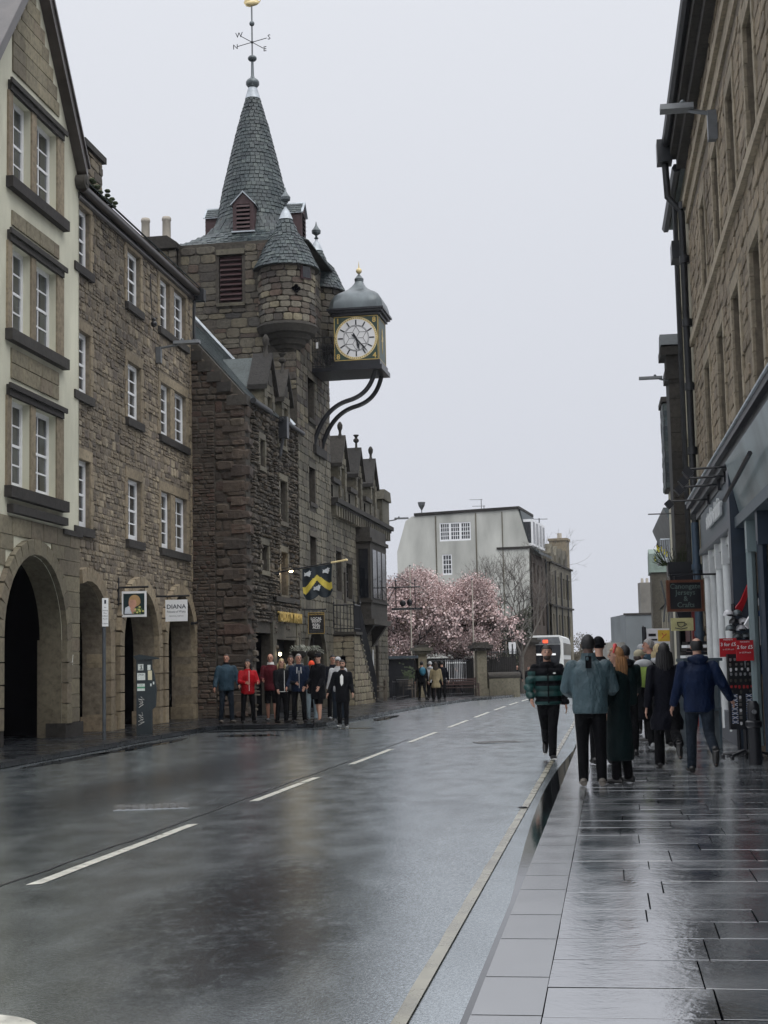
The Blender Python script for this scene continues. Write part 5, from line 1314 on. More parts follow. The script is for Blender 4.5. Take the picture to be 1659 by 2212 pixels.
for x in (.5, 2.1, 3.8, 5.4):
    b = MB(); b.box(x, x + 1.1, -.3, .8, 10.2, 12.2); d = b.build('dormer', M_WHITE, gh); MB().box(x + .15, x + .95, -.32, -.3, 10.4, 12.0).build('pane', M_GLASSD, d); 
    b = MB(); b.box(x - .012, x, -.15, .7, 10.4, 12.0); b.build('pane', M_GLASSD, d)
b = MB(); b.prism([(-.75, 9.55), (-.75, 9.75), (.3, 10.25), (1.0, 12.9), (.6, 12.9), (0, 10.2)], .3, 6.8, 'x'); b.build('mansard', S_SLATE, gh)
b = MB(); b.tube([(6.7, -.3, 9.6), (6.7, -.3, 0)], .08, 6); b.build('downpipe', M_GUT, gh)
# aerials and dish on the gable top
for x, y, h, lab in ((6.0, 5.4, 1.0, 'thin tv aerial in the middle of the flat gable top'), (3.1, 3.4, .5, 'small low aerial near the right end of the gable top')):
    t = FG.thing('tv_aerial', lab, 'aerial', .6, y if y < 5 else 3.6, 12.9)
    b = MB(); b.tube([(0, 0, 0), (0, 0, h)], .03, 4); b.tube([(0, -.1, h - .05), (0, .9, h - .02)], .02, 4); b.build('mast', M_STEEL, t)
t = FG.thing('satellite_dish', 'small satellite dish on the left end of the gable top', 'dish', .4, 8.2, 12.9)
b = MB(); b.tube([(0, 0, 0), (0, 0, .4)], .04, 4); b.lathe((0, 0, .35), [(.05, 0), (.25, .35), (.3, .6)], 12); b.build('dish', M_STEEL, t)
nb = FG.thing('long_tenement', 'long grey stone tenement with many windows beyond the gable house', 'building', 0, -.6, 0)
opn = [(x, x + .8, z, z + 1.7) for x in [7.6 + k * 1.62 for k in range(7)] for z in (.6, 3.6, 6.7)]
b = MB(); wall_mesh(b, [(6.9, -3), (19.6, -3), (19.6, 9.4), (6.9, 9.4)], [rect(*o) for o in opn], .15); b.box(6.9, 19.6, .2, 9, -3, 9.3); b.box(19.5, 19.6, 0, 9, -3, 9.4); b.build('wall', S_TOLD, nb)
for o in opn: MB().box(o[0], o[1], .1, .13, o[2], o[3]).build('window', M_GLASSD, nb)
for z in (9.3, 5.9): MB().box(6.9, 19.7, -.15, 0, z, z + .14).build('string_course', S_DARK, nb)
for x in (7.4, 10.2, 13.0, 15.6): b = MB(); b.prism([(x, 9.44), (x + 1.6, 9.44), (x + 1.6, 10.1), (x + .8, 10.9), (x, 10.1)], 0, .8); b.build('dormer', S_TOLD, nb)
b = MB(); b.prism([(.2, 9.4), (3, 11.2), (6, 9.4)], 6.9, 19.6, 'x'); b.build('roof', S_SILL, nb)
b = MB(); b.box(17.8, 19.6, .1, 1.6, 9.4, 11.9); b.box(17.7, 19.7, 0, 1.7, 11.9, 12.1); b.build('chimney', S_RIGHTD, nb)
b = MB(); b.lathe((18.7, .8, 12.1), [(.2, 0), (.2, .5)], 8); b.build('chimney_pot', S_TERRA if False else M_TERRA, nb)
for x in (8.8, 12.2, 16.0): b = MB(); b.tube([(x, -.12, 8.8), (x, -.12, -1)], .07, 5); b.build('downpipe', M_GUT, nb)
t = FG.thing('tv_aerial', 'tall mast aerial above the long grey tenement', 'aerial', 12.5, 1, 9.4)
b = MB(); b.tube([(0, 0, 0), (0, 0, 4.0)], .05, 4); b.tube([(0, -.7, 3.9), (0, .7, 3.95)], .03, 4); b.build('mast', M_STEEL, t)

# distant group at the end of the street
fe = thing('far_gable_house', 'distant slate-grey gable end with tall chimneys at the street end', 'building', (0, 150, gz(150)))
b = MB(); b.box(24.2, 32, 0, 10, -3, 8.2); b.build('wall', plain('far_grey_harl', (.17, .19, .20), .9, var=.2, scale=.4), fe)
b = MB(); b.box(22.4, 24.2, 1, 10, -3, 5.4); b.build('lean_to', plain('far_pale_wall', (.30, .29, .26), .9, var=.2), fe)
b = MB(); b.box(24.0, 32, -.08, .0, 8.1, 8.3); b.box(25.9, 26.0, -.06, 0, 0, 7); b.build('coping', S_DARK, fe)
b = MB(); b.box(25.9, 28.1, .5, 2, 8.2, 11.4); b.build('chimney', plain('far_stone', (.20, .19, .17), .9, var=.25, scale=1.), fe)
b = MB(); b.box(28.2, 31.4, 1.5, 3, 8.2, 11.1); b.build('chimney', plain('far_stone', (.2, .19, .17), .9), fe)
b = MB(); b.prism([(28.4, 8.3), (32, 8.3), (30.2, 10.0)], .3, 4); b.build('gable', plain('far_brown_harl', (.25, .24, .21), .9), fe)
b = MB()
for x in (26.2, 26.7, 27.2, 27.7): b.lathe((x, 1, 11.4), [(.15, 0), (.13, .45)], 8)
for x in (28.5, 29.2, 29.9, 30.6, 31.2): b.lathe((x, 2, 11.1), [(.15, 0), (.13, .4)], 8)
b.build('chimney_pots', M_TERRA, fe)['kind'] = 'stuff'
MB().box(27.2, 29.4, -.1, 0, -1.5, 2.0).build('lower_wall', S_RIGHTD, fe)
fs_ = thing('distant_sign', 'small white sign on the distant grey gable', 'sign', (25.2, 149.8, gz(150) + 2.6)); MB().box(-.25, .25, -.05, 0, 0, 1.1).build('board', M_WHITE, fs_)

# ------------------------------------------------------------------ garden: blossom trees, wall, railings
M_BARK = plain('dark_bark', (.035, .028, .025), .9, var=.4, scale=10)
def petal_mat(name, cols):
    m, n, b = _mat(name); at = n.nodes.new('ShaderNodeAttribute'); at.attribute_name = 'seed'
    wn = n.nodes.new('ShaderNodeTexWhiteNoise'); wn.noise_dimensions = '1D'; n.links.new(at.outputs['Fac'], wn.inputs['W'])
    r = _ramp(n, wn.outputs['Value'], [(i / (len(cols) - 1), c) for i, c in enumerate(cols)])
    t1 = _noise(n, .55, 3)
    c = _mixc(n, r.outputs[0], _ramp(n, t1.outputs[0], [(.35, .62), (.6, 1.08)]).outputs[0], 1., 'MULTIPLY')
    n.links.new(c, b.inputs['Base Color']); b.inputs['Roughness'].default_value = .8; b.inputs['Specular IOR Level'].default_value = .2
    MATS[name] = m; return m
M_BLOS = petal_mat('pink_blossom', [(.60, .45, .45), (.72, .58, .57), (.50, .36, .36), (.38, .27, .26), (.80, .69, .68), (.22, .15, .12), (.62, .47, .45), (.68, .52, .52)])
M_LEAFY = petal_mat('young_green_leaf', [(.10, .085, .04), (.12, .10, .055), (.06, .055, .03), (.15, .11, .07)])
M_TWIG = plain('pale_twig', (.10, .09, .08), .9)
def branch(mb, p, d, l, r, depth, rg, tips, spread=.55, up=.12, ratio=.74):
    n = 3; pts = [p]; q = p.copy(); dd = d.copy()
    for i in range(n):
        dd = (dd + Vector((rg.uniform(-.16, .16), rg.uniform(-.16, .16), rg.uniform(-.05, .12)))).normalized(); q = q + dd * l / n; pts.append(q.copy())
    mb.tube(pts, [r * (1 - .35 * i / n) for i in range(n + 1)], 6 if r > .03 else 4, cap=False)
    if depth == 0: tips.append((q, dd)); return
    if depth <= 2: tips.append((q, dd))
    for k in range(rg.choice((2, 3, 3))):
        a = rg.uniform(0, 2 * PI); s_ = rg.uniform(.6, 1.2) * spread
        o = dd.orthogonal().normalized(); o = Matrix.Rotation(a, 3, dd) @ o
        nd = (dd + o * s_ + Vector((0, 0, up))).normalized()
        branch(mb, q, nd, l * ratio * rg.uniform(.8, 1.15), r * .62, depth - 1, rg, tips, spread, up, ratio)
def cloud_crown(rg, lobes, count, size, mb):
    """many small petal-cluster faces in clumps around the lobes"""
    clumps = []
    tot = sum(r[3] for r in lobes)
    for (c, rx, rz, wt) in lobes:
        for _ in range(int(count * wt / tot / 9)):
            th = rg.uniform(0, 2 * PI); ph = math.acos(rg.uniform(-1, 1)); rr = rg.uniform(.55, 1.04) ** .6
            clumps.append((Vector((c[0] + rx * rr * math.sin(ph) * math.cos(th), c[1] + rx * rr * math.sin(ph) * math.sin(th), c[2] + rz * rr * math.cos(ph))), rg.uniform(.10, .24)))
    for p, cr_ in clumps:
        base = rg.uniform(1, 900)
        for _ in range(9):
            q = p + Vector((rg.gauss(0, cr_), rg.gauss(0, cr_), rg.gauss(0, cr_ * .8))); s = size * rg.uniform(.5, 1.3)
            a = Vector((rg.uniform(-1, 1), rg.uniform(-1, 1), rg.uniform(-1, 1))).normalized(); o = a.orthogonal().normalized() * s; w = a.cross(o).normalized() * s * rg.uniform(.5, .9)
            mb.seed = base + (rg.random() < .35) * rg.uniform(1, 50); mb.add([q - o, q + w, q + o, q - w * .8], [(0, 1, 2, 3)])
def blossom_tree(x, y, lab, lobes, count, h0=1.9, seed=1, mat=M_BLOS, size=.075, leaf=True):
    rg = random.Random(seed)
    t = thing('cherry_tree', lab, 'tree', (x, y, gz(y) + .1), 0, 'pink cherry trees in the garden')
    b = MB(); tips = []
    b.tube([(0, 0, -.1), (.05, 0, h0 * .6), (0, .02, h0)], [.20, .15, .13], 9)
    for k in range(5):
        a = 2 * PI * k / 5 + rg.uniform(-.3, .3); branch(b, Vector((0, 0, h0)), Vector((math.cos(a) * .9, math.sin(a) * .8, .75)).normalized(), 1.15, .085, 4, rg, tips, .6, .1, .76)
    b.build('trunk', M_BARK, t, True, 60)
    b = MB(); cloud_crown(rg, lobes, count, size, b)
    for q, dd in tips:
        for _ in range(5):
            mbq = q + Vector((rg.gauss(0, .12), rg.gauss(0, .12), rg.gauss(0, .1))); a = Vector((rg.uniform(-1, 1), rg.uniform(-1, 1), rg.uniform(-1, 1))).normalized(); o = a.orthogonal() * size; w = a.cross(o)
            b.seed = rg.uniform(1, 900); b.add([mbq - o, mbq + w, mbq + o, mbq - w], [(0, 1, 2, 3)])
    b.build('crown', mat, t)
    if leaf:
        b = MB(); cloud_crown(rg, [((c[0], c[1], c[2] - rz * .35), rx * .9, rz * .6, w) for c, rx, rz, w in lobes], count // 5, size * .9, b); b.build('leaves', M_LEAFY, t)
blossom_tree(1.5, 80, 'full pink cherry tree at the left, beside the old hall', [((-1.2, 0, 4.6), 1.5, 1.7, 2), ((.3, .3, 5.2), 1.5, 1.7, 2), ((.9, -.2, 3.2), 1.3, 1.0, 1.4), ((-1.0, -.4, 2.7), 1.2, .8, 1.2)], 42000, seed=3, size=.055)
blossom_tree(3.95, 82, 'pink cherry tree in the middle, its crown touching both neighbours', [((-.6, 0, 4.5), 1.3, 1.6, 1.8), ((.9, .2, 5.1), 1.25, 1.5, 1.6), ((.2, -.4, 3.0), 1.5, .9, 1.4)], 36000, seed=8, size=.055)
blossom_tree(5.2, 83, 'thinner pink cherry tree at the right, with bare twigs showing', [((-.3, 0, 4.6), 1.1, 1.3, 1.6), ((.3, .1, 3.4), .8, 1.1, 1.3), ((.1, 0, 5.3), .6, .7, .6), ((.5, -.3, 2.7), .5, .6, .5)], 17000, seed=15, size=.055)
# bare tree and creeper against the gable
def bare_tree(x, y, z, h, lab, seed, grp=None, mat=M_TWIG, depth=5, r=.12, spread=.5, z0=0.):
    rg = random.Random(seed); t = thing('bare_tree', lab, 'tree', (x, y, z), 0, grp); b = MB(); tips = []
    b.tube([(0, 0, -.5), (0, 0, h * .28)], [r, r * .8], 8); b.build('trunk', mat, t, True); b = MB()
    for k in range(3):
        a = k * 2.1 + rg.uniform(-.4, .4); branch(b, Vector((0, 0, h * .28)), Vector((math.cos(a) * .45, math.sin(a) * .45, 1)).normalized(), h * .27, r * .6, depth, rg, tips, spread, .12, .74)
    b.build('crown', mat, t); return t, tips
bare_tree(8.0, 88, gz(88), 8.0, 'grey leafless tree against the right side of the pale gable', 5, depth=6, r=.11, spread=.7)
bare_tree(7.3, 90, gz(90), 7.0, 'slim leafless tree between the blossom and the gable house corner', 12, depth=6, r=.09, spread=.6)
t = FG.thing('creeper', 'bare creeper stems spreading over the pale harled gable', 'climbing plant')
rg = random.Random(9); b = MB()
def creep(p, a, l, r, dep):
    pts = [p]; q = p
    for i in range(5):
        a += rg.uniform(-.35, .35); q = (q[0] + math.cos(a) * l / 5, q[1] + math.sin(a) * l / 5); pts.append(q)
    b.tube([(-.03, y_, z_) for y_, z_ in pts], [r * (1 - i * .1) for i in range(6)], 4, cap=False)
    if dep:
        for k in range(3): creep(q, a + rg.uniform(-.9, .9), l * .72, r * .65, dep - 1)
for y0, z0, a in ((8.4, 4.5, 1.5), (7.9, 4.5, 1.8), (2.4, 3.0, 1.4), (1.4, 3.0, 1.7), (.8, 2.5, 1.5), (3.4, 4.5, 1.3)): creep((y0, z0), a, 1.6, .03, 4)
b.build('stems', M_BARK, t)['kind'] = 'stuff'
rg = random.Random(5)
t = FG.thing('ivy', 'dull green ivy mass at the foot of the pale gable', 'climbing plant'); b = MB()
for k in range(3500):
    y_ = rg.uniform(-.1, 2.6); z_ = rg.uniform(.2, 5.6 - y_ * .5) ; q = Vector((-.2 + rg.gauss(0, .15), y_, z_)); o = Vector((rg.uniform(-.1, .1), rg.uniform(-.1, .1), rg.uniform(-.1, .1))); w = o.cross(Vector((1, .2, 0)))
    b.seed = rg.uniform(1, 900); b.add([q - o, q + w * 8 * .1 + Vector((0, .04, .04)), q + o, q - Vector((0, .05, .03))], [(0, 1, 2, 3)])
b.build('foliage', petal_mat('dull_ivy', [(.05, .055, .035), (.10, .10, .075), (.035, .04, .03), (.13, .12, .10)]), t)['kind'] = 'stuff'

def px(u, v, Y): return P(u, v, Y)
GY = 74.0
def pier(name, lab, x, y, w, h, mat=S_ASH):
    t = thing(name, lab, 'gate pier', (x, y, gz(y) + .1), .2, 'stone gate piers of the garden'); b = MB(); b.box(-w / 2, w / 2, -w / 2, w / 2, -.2, h)
    b.build('shaft', mat, t); MB().box(-w / 2 - .06, w / 2 + .06, -w / 2 - .06, w / 2 + .06, -.2, .35).build('base', mat, t)
    b = MB(); b.box(-w / 2 - .18, w / 2 + .18, -w / 2 - .18, w / 2 + .18, h, h + .14); b.box(-w / 2 - .28, w / 2 + .28, -w / 2 - .28, w / 2 + .28, h + .14, h + .3); b.build('capital', S_DARK if mat != S_ASH else S_TOLD, t)
    b = MB(); b.box(-w / 2 - .1, w / 2 + .1, -w / 2 - .1, w / 2 + .1, h + .3, h + .44); b.build('cap', S_DARK, t)
pier('gate_pier', 'pale square stone gate pier nearest the old hall, behind the people', 1.72, 74.2, .42, 2.15)
pier('gate_pier', 'darker stone gate pier right of the long bench', 4.75, 75.5, .5, 2.25, S_TOLD)
pier('gate_pier', 'brown stone pier at the corner behind the bus stop flag', 9.25, 98, .9, 3.2, S_TOLR)
def railing(name, lab, p0, p1, h, n, mat=M_BLK, z0=0., r=.014, cat='railing', spikes=True):
    t = thing(name, lab, cat, (p0[0], p0[1], gz(p0[1]) + .1 + z0)); L_ = math.hypot(p1[0] - p0[0], p1[1] - p0[1]); dz = gz(p1[1]) - gz(p0[1])
    dx, dy = p1[0] - p0[0], p1[1] - p0[1]; b = MB()
    for z in (.12, h - .12): b.tube([(0, 0, z), (dx, dy, z + dz)], r * 1.4, 4)
    b.build('rail', mat, t)
    me = None
    for k in range(n + 1):
        q = k / n
        if me is None: b = MB(); b.tube([(0, 0, 0), (0, 0, h), (0, 0, h + .06)], [r, r, .002], 4); me = b.mesh('bar', mat)
        link('bar', me, t, Matrix.Translation((dx * q, dy * q, dz * q)))
    return t
railing('garden_railing', 'black iron railing in front of the blossom trees, left part', (2.1, 74.6), (4.3, 75.4), 1.9, 22)
railing('garden_railing', 'short black railing panel between the two right-hand piers', (5.1, 75.6), (6.7, 76.2), 1.4, 14, z0=.9)
railing('white_gate', 'white painted railing panel seen behind the long bench', (3.0, 76.2), (4.05, 76.4), 1.05, 12, M_WHITE, z0=.75, cat='gate')
railing('ramp_railing', 'low railing sloping down beside the old hall', (.35, 63.0), (1.0, 71.0), 1.0, 12)
railing('ramp_railing', 'second low railing behind the sloping one by the hall', (.2, 66.5), (1.15, 72.5), .9, 10)
lw = thing('garden_wall', 'low stone wall with rounded coping right of the gate pier', 'wall', (5.0, 75.4, gz(75.4) + .1), .36)
MB().box(.1, 1.8, -.15, .15, -.3, .95).build('wall', S_TOLD, lw); b = MB(); b.tube([(.05, 0, .97), (1.85, 0, .97)], .2, 10); b.build('coping', S_DARK, lw, True)
lw = thing('garden_wall', 'dark boundary wall behind the garden railings', 'wall', (-.3, 84.5, gz(84.5)), .1)
MB().box(0, 7.7, -.15, .15, -.5, 2.2).build('wall', S_DARK, lw)
lw = thing('dark_shed', 'low dark lean-to roof beside the left gate pier', 'shed', (-.2, 73.8, gz(74) + .1), .0)
MB().box(0, 1.55, .1, 2.2, 0, 1.9).build('wall', M_BLK, lw); b = MB(); b.box(-.05, 1.75, -.1, 2.4, 1.92, 2.06); b.build('roof', plain('blue_grey_felt', (.05, .065, .08), .6), lw)
def slat_seat(name, lab, x, y, rz, w, mat, back=True, cat='bench'):
    t = thing(name, lab, cat, (x, y, gz(y) + .1), rz)
    for k in range(4): MB().box(-w / 2, w / 2, -.22 + k * .115, -.13 + k * .115, .42, .45).build('seat_slat', mat, t)
    if back:
        for k in range(3): MB().box(-w / 2, w / 2, .24, .27, .55 + k * .12, .63 + k * .12).build('back_slat', mat, t)
    for sx in (-1, 1):
        for yy, h in ((-.2, .62), (.24, .92 if back else .6)): MB().box(sx * w / 2 - .03, sx * w / 2 + .03, yy - .03, yy + .03, -.02, h).build('leg', mat, t)
        MB().box(sx * w / 2 - .035, sx * w / 2 + .035, -.25, .27, .6, .64).build('armrest', mat, t)
    return t
M_BENCH = plain('dark_red_bench_wood', (.055, .03, .026), .5, var=.3); M_TEAK = plain('grey_teak', (.12, .10, .08), .7, var=.3)
slat_seat('bench', 'long dark red slatted bench before the garden railing', 3.35, 73.6, .3, 2.3, M_BENCH)
slat_seat('chair', 'pale wooden garden chair at the foot of the left pier', .95, 70.5, .3, .6, M_TEAK, cat='chair')
slat_seat('bench', 'wooden bench against the old hall corner beyond the stair', -.35, 62.2, -1.5, 1.2, M_TEAK)
fb = thing('planter', 'tall green box planter beside the low railing', 'planter', (1.0, 71.8, gz(72) + .1)); MB().box(-.2, .2, -.2, .2, 0, .7).build('box', M_BLK, fb)
b = MB(); rg = random.Random(2)
for k in range(150):
    q = Vector((rg.gauss(0, .15), rg.gauss(0, .15), .75 + abs(rg.gauss(0, .3)))); b.add([q, q + Vector((.1, .02, .04)), q + Vector((.0, .05, .09))], [(0, 1, 2)])
b.build('foliage', M_PLANT, fb)['kind'] = 'stuff'
for u, v0, v1, lab in ((888, 1345, 1226, 'thin white flagpole in front of the left blossom tree'), (1022, 1345, 1255, 'thin white flagpole in front of the middle blossom tree')):
    Y = 76.5; p = P(u, 1345, Y); top = P(u, v1, Y).z; t = thing('flagpole', lab, 'flagpole', (p.x, Y, gz(Y) + .1)); b = MB(); b.tube([(0, 0, 0), (0, 0, top - gz(Y))], [.035, .022], 8); b.build('pole', M_TERRA, t, True)
    b = MB(); b.ell((0, 0, top - gz(Y)), (.05, .05, .05), 8, 6); b.build('cap', M_STEEL, t)
# hanging iron sign on the hall
t = FT.thing('iron_sign', 'openwork black iron sign with scrolls projecting from the hall corner', 'sign', 21.6, -.6, 4.0)
b = MB(); b.tube([(0, 0, .9), (0, -1.45, .9)], .03, 5); b.tube([(0, -.35, .9), (0, -.35, 0)], .02, 4); b.tube([(0, -1.2, .9), (0, -1.2, 0)], .02, 4); b.tube([(0, 0, .3), (0, -.25, .75), (0, -.35, .9)], .02, 4); b.tube([(0, -.35, 1.4), (0, -1.2, 1.0)], .014, 4)
for y in (-.35, -1.2): b.tube([(0, y, .9), (0, y, 1.15)], .02, 4); b.ell((0, y, 1.18), (.05, .05, .05), 6, 5)
b.build('frame', M_BLK, t); b = MB(); b.box(-.01, .01, -1.5, -.15, -.1, .0); b.build('name_bar', M_BLK, t)
lettering('CANONGATE KIRK', .14, M_STEEL, t, Matrix.Translation((-.02, -.82, -.05)) @ Matrix.Rotation(-PI / 2, 4, 'Z'), .005)
b = MB(); b.ell((0, -.65, .2), (.05, .14, .14), 8, 6); b.ell((0, -.95, .22), (.05, .12, .16), 8, 6); b.build('ornament', M_BLK, t)
# bus-stop flags
t = thing('bus_stop', 'white bus stop flag on a dark pole near the far pavement', 'bus stop', (7.6, 90, gz(90) + .1)); b = MB(); b.tube([(0, 0, 0), (0, 0, 3.0)], .05, 8); b.build('pole', M_BLK, t); MB().box(-.22, .22, -.03, .03, 2.4, 3.1).build('flag', M_WHITE, t)
t = thing('bus_stop', 'bus stop sign with white and yellow panels above the crowd on the right pavement', 'bus stop', (6.0, 34.6, .1), .18)
b = MB(); b.tube([(0, 0, 0), (0, 0, 2.2)], .05, 8); b.build('pole', M_BLK, t)
fl = MB().box(.06, .62, -.02, .02, 1.5, 2.16).build('flag', M_WHITE, t)
MB().box(.33, .62, -.026, -.021, 1.86, 2.12).build('yellow_panel', plain('sign_yellow', (.75, .52, .08), .5), fl)
MB().box(.36, .58, -.026, -.021, 1.58, 1.8).build('green_symbol', plain('sign_green', (.10, .28, .14), .5), fl)
MB().box(.10, .28, -.026, -.021, 1.98, 2.04).build('bus_symbol', M_BLK, fl); MB().box(.09, .31, -.026, -.021, 1.88, 1.92).build('text_bar', M_BLK, fl)
b = MB()
for a in (.6, 2.2, 3.9): b.tube([(.475, -.03, 1.99), (.475 + .08 * math.cos(a), -.03, 1.99 + .08 * math.sin(a))], .012, 4)
b.build('symbol', plain('dark_orange', (.5, .15, .02), .5), fl)

# ------------------------------------------------------------------ bus
bs = thing('bus', 'white bus seen from behind, driving away down the street', 'bus', (10.6, 99.2, gz(99.2)), -.17)
M_BW = plain('bus_white_paint', (.72, .73, .72), .25, var=.08); BW = 1.17
b = MB()
prof = [(-1.06, .35), (1.06, .35), (1.10, .7), (BW, 1.6), (BW, 3.5), (BW - .08, 3.8), (BW - .3, 3.93), (-BW + .3, 3.93), (-BW + .08, 3.8), (-BW, 3.5), (-BW, 1.6), (-1.10, .7)]
b.prism(prof, 0, 10.3); b.build('body', M_BW, bs, True, 30)
b = MB(); b.prism([(-.55, .95), (.55, .95), (.82, 1.7), (.99, 2.7), (1.0, 3.3), (-1.0, 3.3), (-.99, 2.7), (-.82, 1.7)], -.06, -.005); rw = b.build('rear_window', M_GLASSD, bs)
MB().box(-.62, -.2, -.08, -.06, 2.6, 2.72).build('lit_display', plain('display_white', (.8, .8, .8), .4, emit=((1, 1, 1), .5)), bs)
MB().box(.15, .66, -.08, -.06, 2.6, 2.72).build('lit_display', plain('display_white', (.8, .8, .8), .4, emit=((1, 1, 1), .6)), bs)
b = MB(); b.prism([(-1.0, 3.36), (1.0, 3.36), (.9, 3.8), (-.9, 3.8)], -.05, -.005); b.build('roof_panel', M_STEEL, bs)
ML = plain('tail_light_red', (.5, .02, .01), .3, emit=((1, .08, .03), 2.2))
MB().box(-.16, .16, -.09, -.05, 3.42, 3.62).build('brake_light', ML, bs)
for sx in (-1, 1): MB().box(sx * .98 - .08, sx * .98 + .08, -.05, -.0, .95, 1.3).build('tail_light', ML, bs)
MB().box(-.9, .9, -.1, 0, .35, .6).build('bumper', M_STEEL, bs)
for k in range(5):
    for z0, z1, m in ((1.5, 2.3, M_GLASSD), (2.6, 3.4, M_GLASSD)):
        MB().box(BW - .005, BW + .02, .35 + k * 2.0, 2.2 + k * 2.0, z0, z1).build('side_window', m, bs); MB().box(-BW - .02, -BW + .005, .35 + k * 2.0, 2.2 + k * 2.0, z0, z1).build('side_window', m, bs)
for y in (2.6, 8.4):
    for sx in (-1, 1): b = MB(); b.tube([(sx * 1.0 - .14, y, .48), (sx * 1.0 + .14, y, .48)], .48, 18); b.build('wheel', M_BLK, bs, True, 50)
dc = thing('delivery_van', 'pale vehicle roof glimpsed behind the bus down the street', 'van', (17.6, 124, gz(124)), -.2)
b = MB(); b.prism([(0, .4), (5.2, .4), (5.2, 1.3), (4.4, 2.4), (0, 2.5)], -1, 1, 'x'); b.build('body', plain('cream_van_paint', (.5, .48, .38), .4), dc); MB().box(-.9, .9, -.03, 0, 1.4, 2.1).build('rear_window', M_GLASSD, dc)
for y in (1, 4.2):
    for sx in (-1, 1): b = MB(); b.tube([(sx * .9 - .1, y, .35), (sx * .9 + .1, y, .35)], .35, 12); b.build('wheel', M_BLK, dc)

# hazy trees at the end of the street
for i, (u, Y, h, sd, lab) in enumerate(((1232, 230, 9.5, 21, 'hazy bare tree just right of the long tenement'), (1252, 245, 7.0, 22, 'smaller hazy tree beside the bus roof line'), (1300, 240, 7.5, 23, 'hazy bare tree at the middle of the street end'), (1326, 235, 8.5, 24, 'hazy bare tree next to the distant grey gable'), (1275, 260, 6.0, 25, 'lowest hazy tree between the two taller ones'))):
    p = P(u, 1430, Y); t, tips = bare_tree(p.x, Y, gz(Y) - .5, h, lab, sd, 'bare trees at the end of the street', M_TWIG, 5, .16, .55)
    rg = random.Random(sd); b = MB()
    for q, dd in tips:
        for _ in range(4):
            c = q + Vector((rg.gauss(0, .4), rg.gauss(0, .4), rg.gauss(0, .3))); o = Vector((rg.uniform(-.2, .2), 0, rg.uniform(-.2, .2))); b.seed = rg.uniform(1, 900); b.add([c, c + o, c + Vector((o.z, .05, -o.x))], [(0, 1, 2)])
    b.build('buds', M_LEAFY, t)['kind'] = 'stuff'
hb_ = MB(); rg = random.Random(6)
for k in range(5000):
    x = rg.uniform(20, 52); q = Vector((x, 215 + rg.uniform(0, 14), gz(220) + rg.uniform(0, 3.6 + 1.2 * math.sin(x * .5)))); o = Vector((rg.uniform(-.35, .35), 0, rg.uniform(-.35, .35)))
    hb_.seed = rg.uniform(1, 900); hb_.add([q, q + o, q + Vector((o.z, .1, -o.x))], [(0, 1, 2)])
h = hb_.build('hedge', M_LEAFY); tag(h, 'misty green shrubs closing the far end of the street', 'hedge', kind='stuff')
g = MB(); n = 40; vs = []
for i in range(n + 1):
    x = -40 + i * 5; z = 4.5 + 1.5 * math.sin(i * .7) + 1.2 * math.sin(i * .31 + 1); vs += [(x, 420, gz(420) - 3), (x, 445, gz(420) + z + 3)]
g.add(vs, [(2 * i, 2 * i + 2, 2 * i + 3, 2 * i + 1) for i in range(n)]); struct('hills', g, plain('far_green_hill', (.07, .085, .06), .95, var=.3, scale=.05), None, True)

# ------------------------------------------------------------------ signs and street furniture on the left
def sign_board(F, x, z0, z1, y0, y1, name, lab, mat, frame=M_BLK, thick=.05):
    t = F.thing(name, lab, 'sign', x, 0, 0)
    b = MB(); b.tube([(0, 0, z1 + .10), (0, y1 - .06, z1 + .10)], .028, 6); b.box(-.03, .03, -.04, 0, z1 - .35, z1 + .35); b.tube([(0, y0 + .05 * (-1 if y0 > y1 else 1), z1 + .1), (0, y0 - .05, z1)], .01, 4); b.tube([(0, y1 + .05, z1 + .1), (0, y1 + .05, z1)], .01, 4); b.build('bracket', frame, t)
    bd = MB().box(-thick / 2, thick / 2, min(y0, y1), max(y0, y1), z0, z1).build('board', mat, t)
    return t, bd
def face(x, y, z): # local frame facing the camera side (-x), reading towards the street
    return Matrix(((0, 1, 0, x), (-1, 0, 0, y), (0, 0, 1, z), (0, 0, 0, 1)))
M_PAPER = plain('sign_white', (.74, .75, .76), .5, var=.05)
t, bd = sign_board(FB, 3.0, 2.86, 3.50, -.12, -.74, 'portrait_sign', 'square hanging sign with a portrait photograph of a fair-haired person with flowers', M_PAPER)
Fm = face(-.026 + 0, -.43, 3.19)
MB().box(-.27, .27, -.004, 0, -.27, .25).build('print_ground', plain('print_dark_green', (.012, .03, .035), .4), bd, M=Fm)
b = MB(); b.prism([(-.24, -.25), (-.22, -.10), (-.12, -.05), (-.02, -.10), (.0, -.25)], -.008, -.005); b.build('print_shirt', plain('print_white', (.6, .65, .72), .5), bd, M=Fm)
b = MB(); b.prism([(.02 + .15 * math.cos(q) * (1.1 if math.sin(q) < 0 else 1), .07 + .15 * math.sin(q)) for q in [2 * PI * k / 18 for k in range(18)]], -.010, -.008); b.build('print_hair', plain('print_blond', (.42, .27, .13), .5), bd, M=Fm)
b = MB(); b.prism([(-.03 + .10 * math.cos(q), .0 + .13 * math.sin(q)) for q in [2 * PI * k / 16 for k in range(16)]], -.012, -.010); b.prism([(-.1, -.12), (.06, -.12), (.04, -.24), (-.04, -.25)], -.0125, -.010); b.build('print_face', plain('print_skin', (.55, .30, .22), .5), bd, M=Fm)
b = MB(); b.prism([(-.10, .10), (.10, .10), (.05, .2), (-.05, .2)], -.014, -.012); b.build('print_fringe', plain('print_blond', (.42, .27, .13), .5), bd, M=Fm)
